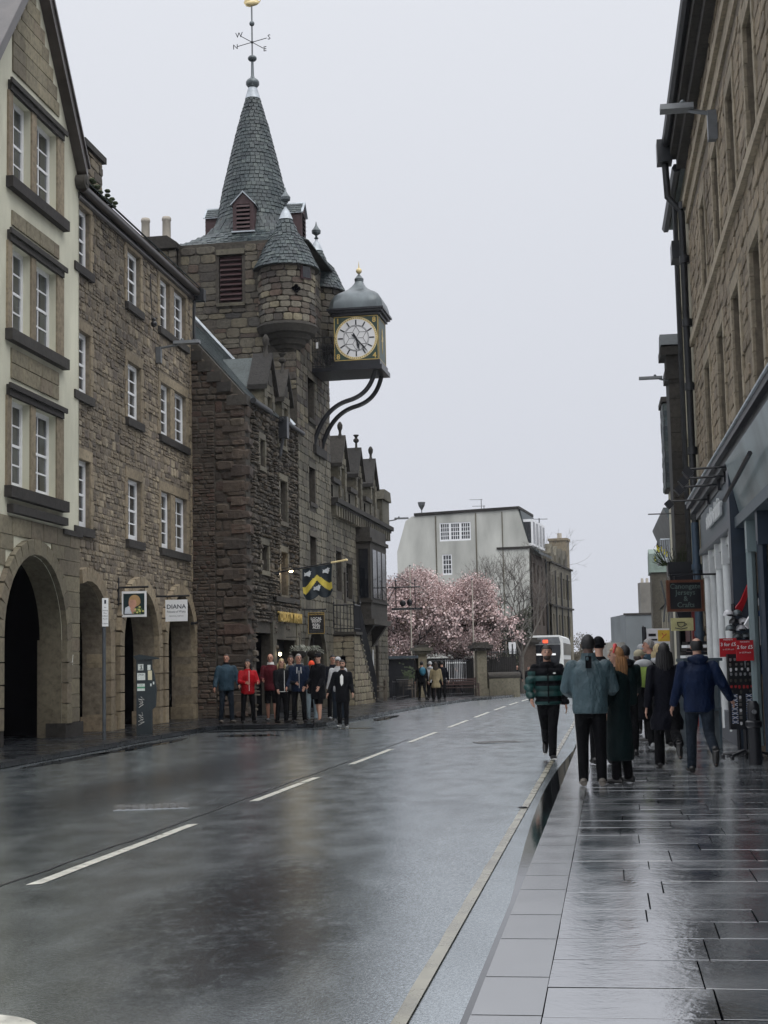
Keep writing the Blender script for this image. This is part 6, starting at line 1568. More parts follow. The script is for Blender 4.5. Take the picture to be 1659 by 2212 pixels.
for k in range(14):
    a = k * 2.4; b = MB(); q = (.12 + .012 * k * math.cos(a) * .8, -.17 + .008 * k * math.sin(a)); b.prism([(q[0] + .03 * math.cos(w), q[1] + .025 * math.sin(w)) for w in [2 * PI * j / 7 for j in range(7)]], -.0145 - k * .0002, -.012); b.build('print_flower', plain('print_yellow', (.6, .58, .2), .5) if k % 2 else plain('print_leaf', (.12, .2, .06), .5), bd, M=Fm)
t, bd = sign_board(FB, 6.15, 2.83, 3.41, -.30, -.90, 'name_sign', 'white hanging sign reading DIANA Princess of Wales', M_PAPER)
Fm = face(-.027, -.60, 3.12); M_INK = plain('ink_blue_black', (.02, .03, .05), .5)
lettering('DIANA', .165, M_INK, bd, Fm @ Matrix.Translation((0, 0, .10)), .002, .002, 1.05); lettering('Princess of Wales', .088, M_INK, bd, Fm @ Matrix.Translation((0, 0, -.03)) @ Matrix.Shear('XZ' if False else 'XY', 4, (0, 0)), .002, 0, .82); lettering('MEMORIAL TARTAN', .045, M_STEEL, bd, Fm @ Matrix.Translation((0, 0, -.15)), .002)
# parking sign post
pp = thing('sign_post', 'thin grey post with a narrow white parking notice, on the left kerb', 'sign', (-5.98, 31.4, .1), .0)
b = MB(); b.tube([(0, 0, -.05), (0, 0, 2.9)], .038, 10); b.build('post', plain('grey_blue_post', (.07, .08, .09), .4), pp, True)
pb = MB().box(-.03, .10, -.05, -.04, 2.38, 2.98).build('notice', M_PAPER, pp)
MB().box(.015, .055, -.056, -.051, 2.86, 2.94).build('symbol', M_INK, pb)
for k, z in enumerate((2.78, 2.72, 2.66, 2.60, 2.54, 2.44)): lettering(('No', 'waiting', 'Mon', '8.30am', 'Permit', 'holders')[k], .038, M_INK, pb, Matrix.Translation((.035, -.054, z)), .002)
# tall pillar box / pay station covered in stickers
pm_ = thing('ticket_machine', 'dark street kiosk pillar with slanted roof, stickers and chalk scribbles', 'ticket machine', (-5.55, 33.7, .1), .12)
b = MB(); b.prism([(-.13, 0), (.22, 0), (.22, .55), (.30, .62), (.32, 1.0), (.27, 1.35), (.22, 1.5), (.22, 1.68), (-.13, 1.68)], -.16, .16); b.build('cabinet', plain('kiosk_dark_green', (.012, .020, .024), .35), pm_)
b = MB(); b.prism([(-.2, 1.76), (-.06, 1.8), (.38, 1.72), (.38, 1.69), (.2, 1.68), (-.13, 1.67)], -.2, .2); b.build('roof', plain('kiosk_dark_green', (.012, .02, .024), .35), pm_)
def sticker(x0, x1, z0, z1, m, y=-.163): MB().box(x0, x1, y, y + .002, z0, z1).build('sticker', m, pm_)
M_STK = plain('sticker_white', (.62, .66, .64), .5, var=.2, scale=30); M_STG = plain('sticker_green', (.08, .3, .17), .5)
sticker(-.09, .03, 1.44, 1.58, M_STK); sticker(-.11, .07, 1.22, 1.38, M_STK); sticker(-.11, .06, .98, 1.14, M_STK); sticker(-.11, .06, 1.035, 1.075, M_STG, -.165)
sticker(.12, .19, 1.44, 1.56, M_STK); sticker(.13, .22, 1.22, 1.43, plain('sticker_cream', (.6, .55, .38), .5)); sticker(.18, .21, 1.08, 1.14, M_STK); sticker(.24, .27, 1.12, 1.18, M_STK)
b = MB(); b.tube([(-.05, -.166, 1.53), (-.0, -.166, 1.55), (-.02, -.166, 1.5), (.01, -.166, 1.47), (-.05, -.166, 1.47)], .01, 4); b.build('scrawl', M_BLK, pm_)
lettering('HND', .05, M_INK, pm_, Matrix.Translation((-.02, -.167, 1.34)), .002); lettering('STAFF', .035, M_STG, pm_, Matrix.Translation((-.025, -.167, 1.11)), .002)
b = MB(); rg = random.Random(8)
for c0, hh in ((.72, .2), (.35, .25)):
    pts = [(-.02 + .06 * math.sin(k * 2.1) + rg.uniform(-.02, .02), -.166, c0 + hh / 2 - hh * k / 12 + .03 * math.cos(k * 3.7)) for k in range(13)]; b.tube(pts, .004, 4)
b.build('chalk_scribble', plain('chalk', (.7, .7, .66), .9), pm_)

# ------------------------------------------------------------------ flag, pub sign, lamps and baskets at the tolbooth
fp = FT.thing('flag', 'black flag with gold chevron and three white boar heads on an angled pole', 'flag', 3.05, 0, 4.5)
b = MB(); b.tube([(0, -.0, -.02), (0, -2.35, .32)], [.025, .02], 8); b.tube([(0, 0, -.02), (.0, -.25, -.05)], .04, 6); b.build('pole', M_BLK, fp, True)
b = MB(); b.tube([(0, -1.9, .255), (0, -2.35, .32)], .028, 8); b.ell((0, -2.38, .325), (.04, .06, .04), 8, 6); b.build('finial', M_GOLDL, fp)
FY0, FY1 = -.98, -1.93
NX, NZ = 26, 30
def fpos(i, j):
    q = i / NX; w = j / NZ; y = FY0 + (FY1 - FY0) * q; top = -.02 + (-y / 2.35) * .34 - .03
    hgt = 1.02
    lo = 1.0
    sw = .10 * abs(math.sin(PI * (q * 2))) if True else 0
    hgt = .90 + .12 * abs(math.sin(2 * PI * q)) ** .8 - (.05 if q < .04 or q > .96 else 0)
    return Vector((.04 * math.sin(q * 9 + w * 2.2) * (.3 + w) + .02 * math.sin(q * 17), y + .03 * math.sin(w * 4) * w, top - hgt * w))
b = MB(); b.add([fpos(i, j) for j in range(NZ + 1) for i in range(NX + 1)], [])
vsn = (NX + 1)
for j in range(NZ):
    for i in range(NX):
        q = (i + .5) / NX; w = (j + .5) / NZ
        d = abs(q - .5) * 2; zc = .27 + d * .42
        b.f.append((j * vsn + i, j * vsn + i + 1, (j + 1) * vsn + i + 1, (j + 1) * vsn + i)); b.m.append(1 if zc < w < zc + .23 else 0)
b.build('cloth', [plain('flag_black', (.012, .02, .028), .7), plain('flag_gold', (.62, .50, .08), .7)], fp, True, 180)
boar = [(-.11, -.07), (-.05, -.045), (.0, -.06), (.06, -.09), (.075, -.02), (.10, .0), (.085, .04), (.12, .09), (.07, .08), (.06, .12), (.02, .075), (-.03, .06), (-.06, .03), (-.12, .055), (-.10, .0), (-.12, -.02)]
for q, w in ((.2, .20), (.82, .20), (.5, .78)):
    c = fpos(int(q * NX), int(w * NZ)); b = MB(); pb_ = MB().prism(boar, -.05, -.045); M = Matrix.Translation(c) @ Matrix(((0, 1, 0, 0), (-1, 0, 0, 0), (0, 0, 1, 0), (0, 0, 0, 1)))
    pb_.build('boar_head', plain('flag_white', (.55, .58, .6), .7), fp, M=M)
t, bd = sign_board(FT, 6.9, 2.63, 3.36, -.28, -.86, 'pub_sign', 'black hanging pub sign reading LOCAL BEERS REAL ALES', M_BLK)
Fm = face(-.027, -.57, 3.0); b = MB()
for s0 in (-1, 1): b.box(-.27, .27, -.004, 0, s0 * .35 - .006, s0 * .35 + .006); b.box(s0 * .275 - .006, s0 * .275 + .006, -.0045, 0, -.35, .35)
b.build('gold_edge', M_GOLD, bd, M=Fm)
lettering('TOLBOOTH TAVERN', .06, M_GOLD, bd, Fm @ Matrix.Translation((0, 0, .29)), .003, .001)
for k, tx in enumerate(('LOCAL', 'BEERS', 'REAL', 'ALES')): lettering(tx, .125, M_PAPER, bd, Fm @ Matrix.Translation((0, 0, (.15, .06, -.06, -.15)[k])), .003, .001, .95)
lettering('AND GREAT FOOD HERE', .04, M_STEEL, bd, Fm @ Matrix.Translation((0, 0, -.24)), .002); lettering('TRADITIONAL SCOTTISH PUB', .034, M_STEEL, bd, Fm @ Matrix.Translation((0, 0, -.30)), .002)
b = MB()
for k in range(4): b.tube([(0, -.3 - k * .16, 3.46), (0, -.36 - k * .16, 3.38), (0, -.42 - k * .16, 3.46)], .012, 4)
b.build('scroll_hook', M_STEEL, t)
lettering('TOLBOOTH TAVERN', .44, M_GOLD, tb, Matrix.Translation((4.9, -.14, 3.12)), .06, .008, .78)
M_BULB = plain('warm_lamp_glow', (1, .8, .5), .4, emit=((1, .80, .50), 9))
for x, y, z, lab in ((4.3, -.32, 4.62, 'small lit lamp shining over the tavern window'), (3.15, -.2, 1.95, 'tiny bright lamp beside the tavern doorway')):
    t = FT.thing('wall_light', lab, 'lamp', x, y, z, 'lit wall lights of the tavern'); b = MB(); b.tube([(0, -y, .1), (0, 0, .1), (0, 0, .04)], .015, 4); b.build('arm', M_BLK, t)
    b = MB(); b.ell((0, 0, 0), (.07, .07, .05) if z > 3 else (.05, .05, .06), 10, 6); b.build('bulb', M_BULB, t)
ld = bpy.data.lights.new('tavern_lamp', 'POINT'); ld.energy = 14; ld.color = (1, .78, .5); ld.shadow_soft_size = .06; lo_ = bpy.data.objects.new('tavern_lamp', ld); COL.objects.link(lo_); lo_.location = FT.w(4.3, -.42, 4.52)
for i, (x, lab) in enumerate(((4.6, 'hanging basket of pale flowers over the tavern door'), (6.75, 'hanging basket beside the dark archway of the tower'))):
    t = FT.thing('hanging_basket', lab, 'hanging basket', x, -.5, 2.0, 'hanging baskets of the tavern'); b = MB(); b.lathe((0, 0, 0), [(.06, -.2), (.2, -.12), (.27, .02), (.27, .05)], 14); b.build('basket', S_DARK, t, True)
    b = MB(); b.tube([(0, .45, .5), (0, 0, .5), (0, 0, .05)], .012, 4); b.build('bracket', M_BLK, t)
    b = MB(); rg = random.Random(i + 30)
    for k in range(160):
        a = rg.uniform(0, 2 * PI); r_ = rg.uniform(0, .34); q = Vector((r_ * math.cos(a), r_ * math.sin(a), .05 + rg.uniform(0, .16) - max(0, r_ - .24))); b.seed = rg.uniform(1, 900); b.add([q, q + Vector((.05, 0, .03)), q + Vector((0, .04, .05))], [(0, 1, 2)])
    b.build('foliage', petal_mat('basket_leaf', [(.06, .07, .05), (.12, .13, .10), (.30, .30, .27), (.05, .06, .04)]), t)['kind'] = 'stuff'
nt_ = FT.thing('door_plaque', 'slim pale plaque on the old hall wall near the oriel', 'plaque', 20.6, -.06, 1.2); MB().box(-.06, .06, -.03, .02, 0, 1.0).build('plate', M_PAPER, nt_)

# ------------------------------------------------------------------ shop signs and wares on the right
hs_ = thing('hanging_sign', 'wood-framed black sign reading Canongate Jerseys & Crafts', 'sign', (5.66, 28, 2.43), .06)
MB().box(-.30, .30, -.03, .03, .05, .55).build('board', M_BLK, hs_)
MWD = plain('brown_varnished_frame', (.12, .045, .025), .4, var=.3)
for x0, x1, z0, z1 in ((-.35, .35, 0, .05), (-.35, .35, .55, .60), (-.35, -.30, .05, .55), (.30, .35, .05, .55)): MB().box(x0, x1, -.045, .045, z0, z1).build('frame', MWD, hs_)
MSG = plain('sign_grey_green_letter', (.10, .14, .13), .5)
for k, tx in enumerate(('Canongate', 'Jerseys', '&', 'Crafts')): lettering(tx, .135, MSG, hs_, Matrix.Translation((0, -.034, .475 - k * .117)), .004, .001)
b = MB(); b.tube([(.2, 0, .6), (.2, 0, .7)], .01, 4); b.tube([(-.2, 0, .6), (-.2, 0, .7)], .01, 4); b.tube([(-.25, 0, .7), (.62, 0, .7)], .02, 6); b.build('bracket', M_BLK, hs_)
cs = thing('cafe_sign', 'cream cafe sign with a drawn cup, below the black sign', 'sign', (6.05, 30.5, 2.12), .06)
MB().box(-.2, .26, -.02, .02, 0, .26).build('board', plain('sign_cream', (.50, .47, .24), .6), cs)
b = MB(); b.tube([(-.08, -.03, .17), (-.06, -.03, .1), (.0, -.03, .07), (.06, -.03, .1), (.08, -.03, .17), (-.08, -.03, .17)], .008, 4); b.tube([(-.13, -.03, .06), (0, -.03, .03), (.13, -.03, .06)], .008, 4); b.tube([(.08, -.03, .15), (.12, -.03, .13), (.07, -.03, .1)], .007, 4); b.build('cup_drawing', M_BLK, cs)
MR = plain('red_card', (.42, .012, .02), .5, var=.1)
for x, y, z, w, h, tx, lab in ((4.96, 21.6, 1.56, .25, .27, '3 for £5', 'smaller red price card, behind the other, over the postcard rack'), (5.08, 21.1, 1.50, .25, .29, '2 for £5', 'red price card reading 2 for £5 above the souvenir rack')):
    t = thing('price_card', lab, 'price card', (x, y, z), .05, 'red price cards'); c = MB().box(-w / 2, w / 2, -.008, .008, 0, h).build('card', MR, t)
    lettering(tx, .07, M_PAPER, c, Matrix.Translation((0, -.012, h * .66)), .002, .001); lettering('MAGNETS', .03, M_PAPER, c, Matrix.Translation((0, -.012, h * .92)), .002); lettering('or £2.99 each', .03, M_PAPER, c, Matrix.Translation((0, -.012, h * .40)), .002)
    b = MB(); b.tube([(0, .01, -.1), (0, .01, .1)], .008, 4); b.build('clip', M_STEEL, t)
rk = thing('souvenir_rack', 'black wire rack on wheels hung with keyrings, magnets and saltire tags', 'display rack', (5.13, 21.5, .1), .1)
b = MB(); b.box(-.22, .26, -.04, .04, .42, 1.5); b.build('panel', M_BLK, rk)
b = MB(); b.tube([(0, 0, .08), (0, 0, 1.45)], .03, 8)
for k in range(5): a = 2 * PI * k / 5; b.tube([(0, 0, .12), (.34 * math.cos(a), .34 * math.sin(a), .06)], .022, 6); b.ell((.34 * math.cos(a), .34 * math.sin(a), .03), (.035, .035, .03), 6, 4)
b.build('stand', M_BLK, rk)
rg = random.Random(44)
KM = [plain('charm_silver', (.35, .36, .38), .3, .6), plain('charm_dark', (.09, .09, .08), .4, .5), plain('charm_white', (.6, .6, .62), .4), plain('charm_red', (.35, .03, .03), .4), plain('saltire_blue', (.06, .10, .20), .4), plain('charm_tin', (.18, .17, .16), .4, .5)]
KS = []
for m in KM:
    b = MB(); b.prism([(-.013, 0), (.013, 0), (.016, -.03), (.006, -.045), (-.008, -.045), (-.016, -.028)], -.012, 0); KS.append(b.mesh('keyring', m))
bx = {}
for r_, (z, mi, n) in enumerate(((1.44, 0, 8), (1.37, 5, 6), (1.30, 2, 6), (1.23, 0, 7), (1.14, 1, 7), (1.05, 3, 8), (.98, 1, 4))):
    for k in range(n): link('keyring', KS[mi], rk, Matrix.Translation((-.19 + k * .42 / max(1, n - 1) + rg.uniform(-.006, .006), -.045, z)) @ Matrix.Diagonal((1, 1, rg.uniform(.8, 1.2), 1)))
b = MB(); b.box(-.045, .045, -.006, 0, -.022, .022); sa = b.mesh('saltire_tag', KM[4])
b = MB()
for sg in (1, -1): b.box(-.048, .048, -.009, -.006, -.0045, .0045, M=Matrix.Rotation(sg * .46, 4, 'Y'))
sx_ = b.mesh('cross', KM[2]); b = MB(); b.box(-.02, .02, -.006, 0, -.022, .022); ca = b.mesh('photo_tag', KM[5])
for k in range(7):
    for x in (-.155, .06):
        o = link('saltire_tag', sa, rk, Matrix.Translation((x, -.045, .90 - k * .062))); link('cross', sx_, o)
    for x in (-.07, .17, .215): link('photo_tag', ca if k % 3 else KS[2], rk, Matrix.Translation((x, -.045, .90 - k * .062)))
# hats and shirts above the rack
ht = thing('hat_stand', 'tall stand of dark caps and white mugs beside the shop door', 'display stand', (5.2, 22.2, .1), .1)
b = MB(); b.tube([(0, 0, .0), (0, 0, 2.25)], .03, 8); b.tube([(-.2, 0, .03), (.2, 0, .03)], .03, 6); b.tube([(0, -.2, .03), (0, .2, .03)], .03, 6); b.build('stand', M_BLK, ht)
for z, xs in ((2.1, (-.12, .02)), (1.98, (-.04, .10)), (1.88, (-.1, .06)), (1.76, (.0, .13))):
    for x in xs:
        b = MB(); b.lathe((x, -.12, z), [(.075, -.03), (.07, .02), (.04, .05), (.005, .06)], 12); hc = b.build('cap', rg.choice([M_BLK, M_BLK, KM[2], S_LEAD]), ht, True)
        b = MB(); b.tube([(x, -.13, z), (x, -.21, z - .03)], .05, 8, flat=.25); b.build('peak', M_BLK, hc)
sh = thing('football_shirt', 'white football shirt with a blue collar hanging by the shop door', 'shirt', (5.42, 21.6, 1.72), .3)
b = MB(); b.prism([(-.13, 0), (.15, 0), (.14, .3), (.22, .22), (.27, .28), (.12, .47), (.04, .44), (-.05, .44), (-.12, .47), (-.24, .3), (-.18, .24), (-.12, .3)], -.02, .02); b.build('cloth', M_PAPER, sh)
b = MB(); b.prism([(-.05, .42), (.05, .42), (.07, .5), (-.07, .5)], -.025, .025); b.build('collar', plain('shirt_blue', (.04, .10, .28), .7), sh)
sh = thing('blue_shirt', 'dark blue shirt hanging below the white football shirt', 'shirt', (5.46, 21.5, 1.3), .3)
b = MB(); b.prism([(-.15, 0), (.17, 0), (.16, .28), (.1, .4), (-.1, .4), (-.15, .28)], -.02, .02); b.build('cloth', plain('shirt_deep_blue', (.015, .04, .12), .7), sh)
fr = thing('red_scarf', 'red ribbon souvenir sticking out above the caps', 'scarf', (5.32, 22.3, 2.28), .2)
b = MB(); b.prism([(-.1, -.02), (.02, .12), (.14, .36), (.2, .34), (.1, .1), (.02, -.06)], -.015, .015); b.build('cloth', MR, fr)
fr = thing('toy_flag', 'black and white little flag sticking out over the shirts', 'flag', (5.5, 21.9, 2.32), .2)
b = MB(); b.prism([(-.1, 0), (.12, .2), (.16, .14), (-.04, -.06)], -.01, .01); b.build('cloth', M_PAPER, fr); b = MB(); b.prism([(-.12, .06), (.1, .26), (.13, .21), (-.09, .01)], -.01, .01); b.build('band', M_BLK, fr)
tr = thing('goods_table', 'grey shelf unit with folded black goods beside the rack', 'shelf', (5.05, 24.2, .1), .1)
b = MB(); b.box(-.3, .35, -.2, .2, 1.4, 1.45); b.box(-.28, -.24, -.18, .18, 0, 1.4); b.box(.26, .3, -.18, .18, 0, 1.4); b.box(-.28, .3, -.18, .18, .6, .64); b.build('frame', SH, tr)
for k in range(5): MB().box(-.24 + k * .01, .12, -.15, .15, 1.455 + k * .055, 1.5 + k * .055).build('folded_cloth', M_BLK if k % 3 else M_PAPER, tr)

# ------------------------------------------------------------------ people
def cloth(name, col, rough=.75, fold=.9, spec=.12):
    if name in MATS: return MATS[name]
    m, n, b = _mat(name); t = _noise(n, 5.5, 4, stretch=(1, 1, .55), rough=.55); t2 = _noise(n, 60, 2)
    n.links.new(_mixc(n, tuple(col), _ramp(n, t.outputs[0], [(.3, .72), (.7, 1.15)]).outputs[0], 1., 'MULTIPLY'), b.inputs['Base Color'])
    b.inputs['Roughness'].default_value = rough; b.inputs['Specular IOR Level'].default_value = spec
    bp = _bump(n, b, t.outputs[0], fold, .09); _bump(n, b, t2.outputs[0], .15, .004, bp)
    MATS[name] = m; return m
def skin(name, col):
    return plain(name, col, .55, var=.12, scale=14)
SK1, SK2, SK3 = skin('skin_pale', (.44, .25, .18)), skin('skin_ruddy', (.40, .20, .14)), skin('skin_dark', (.10, .055, .04))
M_EYE = plain('eye_dark', (.03, .02, .02), .4); M_LIP = plain('lip', (.26, .09, .08), .5)
def hairm(n_, c): return plain('hair_' + n_, c, .6, var=.5, scale=40, stretch=(1, 1, .2), bump=.4)
H_BLACK, H_BROWN, H_BLOND, H_GREY, H_GINGER = hairm('black', (.008, .007, .008)), hairm('brown', (.035, .022, .015)), hairm('blond', (.42, .33, .18)), hairm('grey', (.30, .29, .28)), hairm('ginger_blond', (.34, .17, .07))
C_BLACK = cloth('black_cloth', (.004, .0045, .0065)); C_TROU = cloth('black_trousers', (.003, .0032, .0045)); M_SHOE = plain('dark_shoe', (.012, .012, .013), .4)
def loft(mb, rings, n=18):
    vs = []
    for x, y, z, rx, ry in rings:
        for k in range(n):
            a = 2 * PI * k / n; vs.append((x + rx * math.cos(a), y + ry * math.sin(a), z))
    m = len(rings); fs = [(i * n + k, i * n + (k + 1) % n, (i + 1) * n + (k + 1) % n, (i + 1) * n + k) for i in range(m - 1) for k in range(n)]
    fs += [tuple(range(n))[::-1], tuple((m - 1) * n + k for k in range(n))]
    return mb.add(vs, fs)
QUEUE = []
def grow(name, mb, mats, parent, vox, M=None, sm=4, post=None):
    me = bpy.data.meshes.new(name); me.from_pydata(mb.v, [], mb.f)
    for m in (mats if isinstance(mats, list) else [mats]): me.materials.append(m)
    o = link(name, me, parent, M)
    r = o.modifiers.new('r', 'REMESH'); r.mode = 'VOXEL'; r.voxel_size = vox; r.use_smooth_shade = True
    s_ = o.modifiers.new('s', 'SMOOTH'); s_.factor = .5; s_.iterations = sm
    QUEUE.append((o, post)); return o
def limb(a, l, dirv): return a + dirv.normalized() * l
def person(x, y, label, h=1.75, face=180., legs=((0, 0, .03), (0, 0, .03)), arms=((5, 12, 10), (5, 12, 10)), top=C_BLACK, trou=C_TROU, shoe=M_SHOE, sk=SK1, hair='short', hm=H_BROWN,
           hem=.80, coat=0., bulk=1., z0=.1, vox=.018, headturn=0., extra=None, shorts=False, puffer=None, collar=None, lean=0., fur=None, beard=None, sole=None, group=None, flare=1.):
    """standing or walking figure. legs: (thigh forward deg, knee deg, outward m). arms: (forward deg, outward deg, elbow deg).
    local +y is the way the person faces"""
    s = h / 1.75; zz = gz(y) + z0
    hip = .93 * s; J = {}
    for i, sg in ((0, -1), (1, 1)):
        th, kn, outw = legs[i]; a = math.radians(th); k = math.radians(th - kn)
        H = Vector((sg * .09 * s, 0, hip)); K = limb(H, .43 * s, Vector((sg * outw, math.sin(a), -math.cos(a)))); A = limb(K, .42 * s, Vector((sg * outw * .5, math.sin(k), -math.cos(k))))
        fp = math.radians(max(-70, min(15, (th - kn) * .8))) if kn > 25 or th < -8 else 0.
        T = A + Vector((sg * .02, math.cos(fp) * .17 * s, math.sin(fp) * .17 * s - .035 * s)); Hl = A + Vector((0, -.05 * s * math.cos(fp), -.05 * s - .05 * s * math.sin(fp)))
        J[i] = [H, K, A, T, Hl]
    low = min(min(j[3].z, j[4].z) for j in J.values()) - .03 * s
    dz = Vector((0, 0, -low))
    for j in J.values():
        for q in range(5): j[q] = j[q] + dz
    up = dz.z; ln = math.radians(lean)
    def L(p):   # lean forward about the hips
        p = Vector(p); q = p.z - hip; return Vector((p.x, p.y + q * math.sin(ln), p.z)) + dz
    AR = {}
    for i, sg in ((0, -1), (1, 1)):
        f, o, e = [math.radians(q) for q in arms[i][:3]]; S = L((sg * .175 * s * (.5 + .5 * bulk), 0, 1.395 * s))
        d = Vector((sg * math.sin(o), math.sin(f) * math.cos(o), -math.cos(f) * math.cos(o))); E = limb(S, .29 * s, d)
        inn = math.radians(arms[i][3]) if len(arms[i]) > 3 else 0
        d2 = Vector((sg * math.sin(o - inn), math.sin(f + e) * math.cos(o - inn), -math.cos(f + e) * math.cos(o - inn))); Wr = limb(E, .245 * s, d2); AR[i] = (S, E, Wr, d2.normalized())
    root_M = Matrix.Translation((x, y, zz)) @ Matrix.Rotation(math.radians(face), 4, 'Z')
    # --- body: head, neck, trunk, hands, legs
    b = MB(); Mh = Matrix.Rotation(math.radians(headturn), 3, 'Z'); hc = L((0, .01, 1.645 * s))
    def hp(v): return hc + Mh @ (Vector(v) * s)
    b.ell(hc + Vector((0, 0, .012 * s)), (.073 * s, .09 * s, .098 * s), 16, 12, Mh); b.ell(hp((0, .026, -.055)), (.052 * s, .058 * s, .06 * s), 14, 8, Mh)
    b.ell(hp((0, .098, -.012)), (.013 * s, .022 * s, .024 * s), 8, 6, Mh); b.ell(hp((0, .08, .022)), (.05 * s, .014 * s, .014 * s), 8, 6, Mh); b.ell(hp((0, .07, -.088)), (.025 * s, .02 * s, .018 * s), 8, 6, Mh)
    for sg in (-1, 1): b.ell(hp((sg * .075, -.005, -.01)), (.012 * s, .02 * s, .032 * s), 8, 6, Mh)
    b.tube([L((0, -.01, 1.40 * s)), hp((0, -.02, -.03))], [.062 * s, .054 * s], 12)
    loft(b, [(*L((0, 0, z * s)), rx * s, ry * s) for z, rx, ry in ((.86, .14, .10), (1.0, .13, .09), (1.25, .15, .10), (1.40, .14, .08), (1.46, .06, .05))])
    for i in (0, 1):
        H, K, A, T, Hl = J[i]
        lk = 1. if shorts else .62; b.tube([H, K], [.08 * s * lk, .055 * s * lk], 10); b.tube([K, K + (A - K) * .35, A], [.055 * s * lk, .056 * s * lk, .035 * s * lk], 10); b.tube([Hl + Vector((0, 0, .02)), T], [.032 * s, .03 * s], 8)
        S, E, Wr, d = AR[i]; b.tube([S, E], [.048 * s, .038 * s], 8); b.tube([E, Wr], [.036 * s, .027 * s], 8)
        b.tube([Wr, Wr + d * .09 * s], [.026 * s, .036 * s], 8, flat=.6)
    hM = Mh.inverted()
    def post_body(me):
        me.materials.append(M_EYE); me.materials.append(M_LIP); nf = len(me.polygons); c = np.empty(nf * 3); me.polygons.foreach_get('center', c); c = c.reshape(-1, 3); R_ = np.array(hM)
        q = (c - np.array(hc)) @ R_.T / s; mi = np.zeros(nf, int)
        ey = (np.abs(np.abs(q[:, 0]) - .030) < .014) & (np.abs(q[:, 2] - .004) < .009) & (q[:, 1] > .05); br = (np.abs(np.abs(q[:, 0]) - .030) < .018) & (np.abs(q[:, 2] - .028) < .006) & (q[:, 1] > .05)
        lp = (np.abs(q[:, 0]) < .024) & (np.abs(q[:, 2] + .052) < .008) & (q[:, 1] > .05); mi[ey | br] = 1; mi[lp] = 2; me.polygons.foreach_set('material_index', mi)
    body = grow('person', b, sk, None, min(vox, .0155), root_M, 2, post_body); tag(body, label, 'person', group); body['_hands'] = 0
    # fingers: four unequal bent fingers and a thumb from the side of the palm
    hb = MB()
    for i, sg in ((0, -1), (1, 1)):
        S, E, Wr, d = AR[i]; side = d.cross(Vector((1, 0, 0))).normalized(); P0 = Wr + d * .085 * s; inward = Vector((-sg, 0, 0))
        for k, (o_, l_) in enumerate(((-.026, .066), (-.009, .076), (.009, .072), (.025, .056))):
            a0 = P0 + side * o_ * s; a1 = a0 + (d + inward * .15) .normalized() * l_ * .5 * s; a2 = a1 + (d + inward * .6).normalized() * l_ * .5 * s; hb.tube([a0 - d * .02 * s, a0, a1, a2], [.010 * s, .0095 * s, .009 * s, .007 * s], 6)
        a0 = Wr + d * .03 * s - side * .028 * s; a1 = a0 + (d * .7 - side * .7).normalized() * .035 * s; a2 = a1 + (d + inward * .3).normalized() * .03 * s; hb.tube([a0, a1, a2], [.013 * s, .011 * s, .008 * s], 6)
    if not (extra and extra.get('nohands')): body['_h'] = 1; HANDS.append((body, hb))
    # --- trousers / shorts
    b = MB(); loft(b, [(*((Vector((0, 0, z * s))) + dz), rx * s, ry * s) for z, rx, ry in ((.80, .12, .10), (.90, .16, .115), (1.02, .155, .11))])
    for i in (0, 1):
        H, K, A, T, Hl = J[i]; Kk = K + Vector((0, .012, 0))
        if shorts: b.tube([H, K + (H - K) * .02, K + (A - K) * .05], [.098 * s, .085 * s, .085 * s], 12)
        else: b.tube([H, H + (K - H) * .5, Kk, K + (A - K) * .5, A + (A - K).normalized() * .02], [.10 * s, .088 * s, .070 * s, .066 * s * (.5 + .5 * flare), .058 * s * flare], 12)
    grow('trousers', b, trou, body, vox, None, 3)
    # --- shoes
    for i in (0, 1):
        H, K, A, T, Hl = J[i]; b = MB(); dd = (T - Hl).normalized(); b.tube([Hl + dd * -.02 * s + Vector((0, 0, .012)), Hl + dd * .06 * s + Vector((0, 0, .018)), Hl + dd * .16 * s + Vector((0, 0, .008)), T + dd * .035 * s], [.036 * s, .046 * s, .045 * s, .026 * s], 10, flat=.8)
        b.tube([Hl + Vector((0, 0, .02)), A + Vector((0, 0, .03 * s))], [.04 * s, .045 * s], 10); sh_ = b.build('shoe', shoe, body, True)
        if sole: bb = MB(); bb.tube([Hl + dd * -.03 * s + Vector((0, 0, -.018)), Hl + dd * .1 * s + Vector((0, 0, -.02)), T + dd * .04 * s + Vector((0, 0, -.012))], [.036 * s, .044 * s, .03 * s], 10, flat=.32); bb.build('sole', sole, sh_, True)
    # --- jacket or coat
    b = MB(); w = bulk; base = coat if coat else hem
    rg_ = []
    if coat: rg_ += [(coat, .175 * w * flare, .15 * w), (coat + .12, .185 * w * flare, .155 * w), (.80, .18 * w, .14 * w)]
    else: rg_ += [(hem, .168 * w, .128 * w), (hem + .06, .178 * w, .134 * w)]
    rg_ += [(1.0, .172 * w, .128 * w), (1.2, .188 * w, .138 * w), (1.33, .19 * w, .13 * w), (1.42, .14 * w, .10 * w), (1.455, .10 * w, .085 * w), (1.50, .075, .072)]
    loft(b, [(*L((0, 0, z * s)), rx * s, ry * s) for z, rx, ry in rg_], 22)
    for i in (0, 1):
        S, E, Wr, d = AR[i]; b.ell(S - Vector((0, 0, .005)), (.075 * s * w, .075 * s * w, .07 * s * w), 12, 8); b.tube([S, S + (E - S) * .5, E, E + (Wr - E) * .5, Wr + d * .01], [.074 * s * w, .070 * s * w, .062 * s * w, .056 * s * w, .046 * s * w], 12)
    mats = [top] if not puffer else puffer['mats']
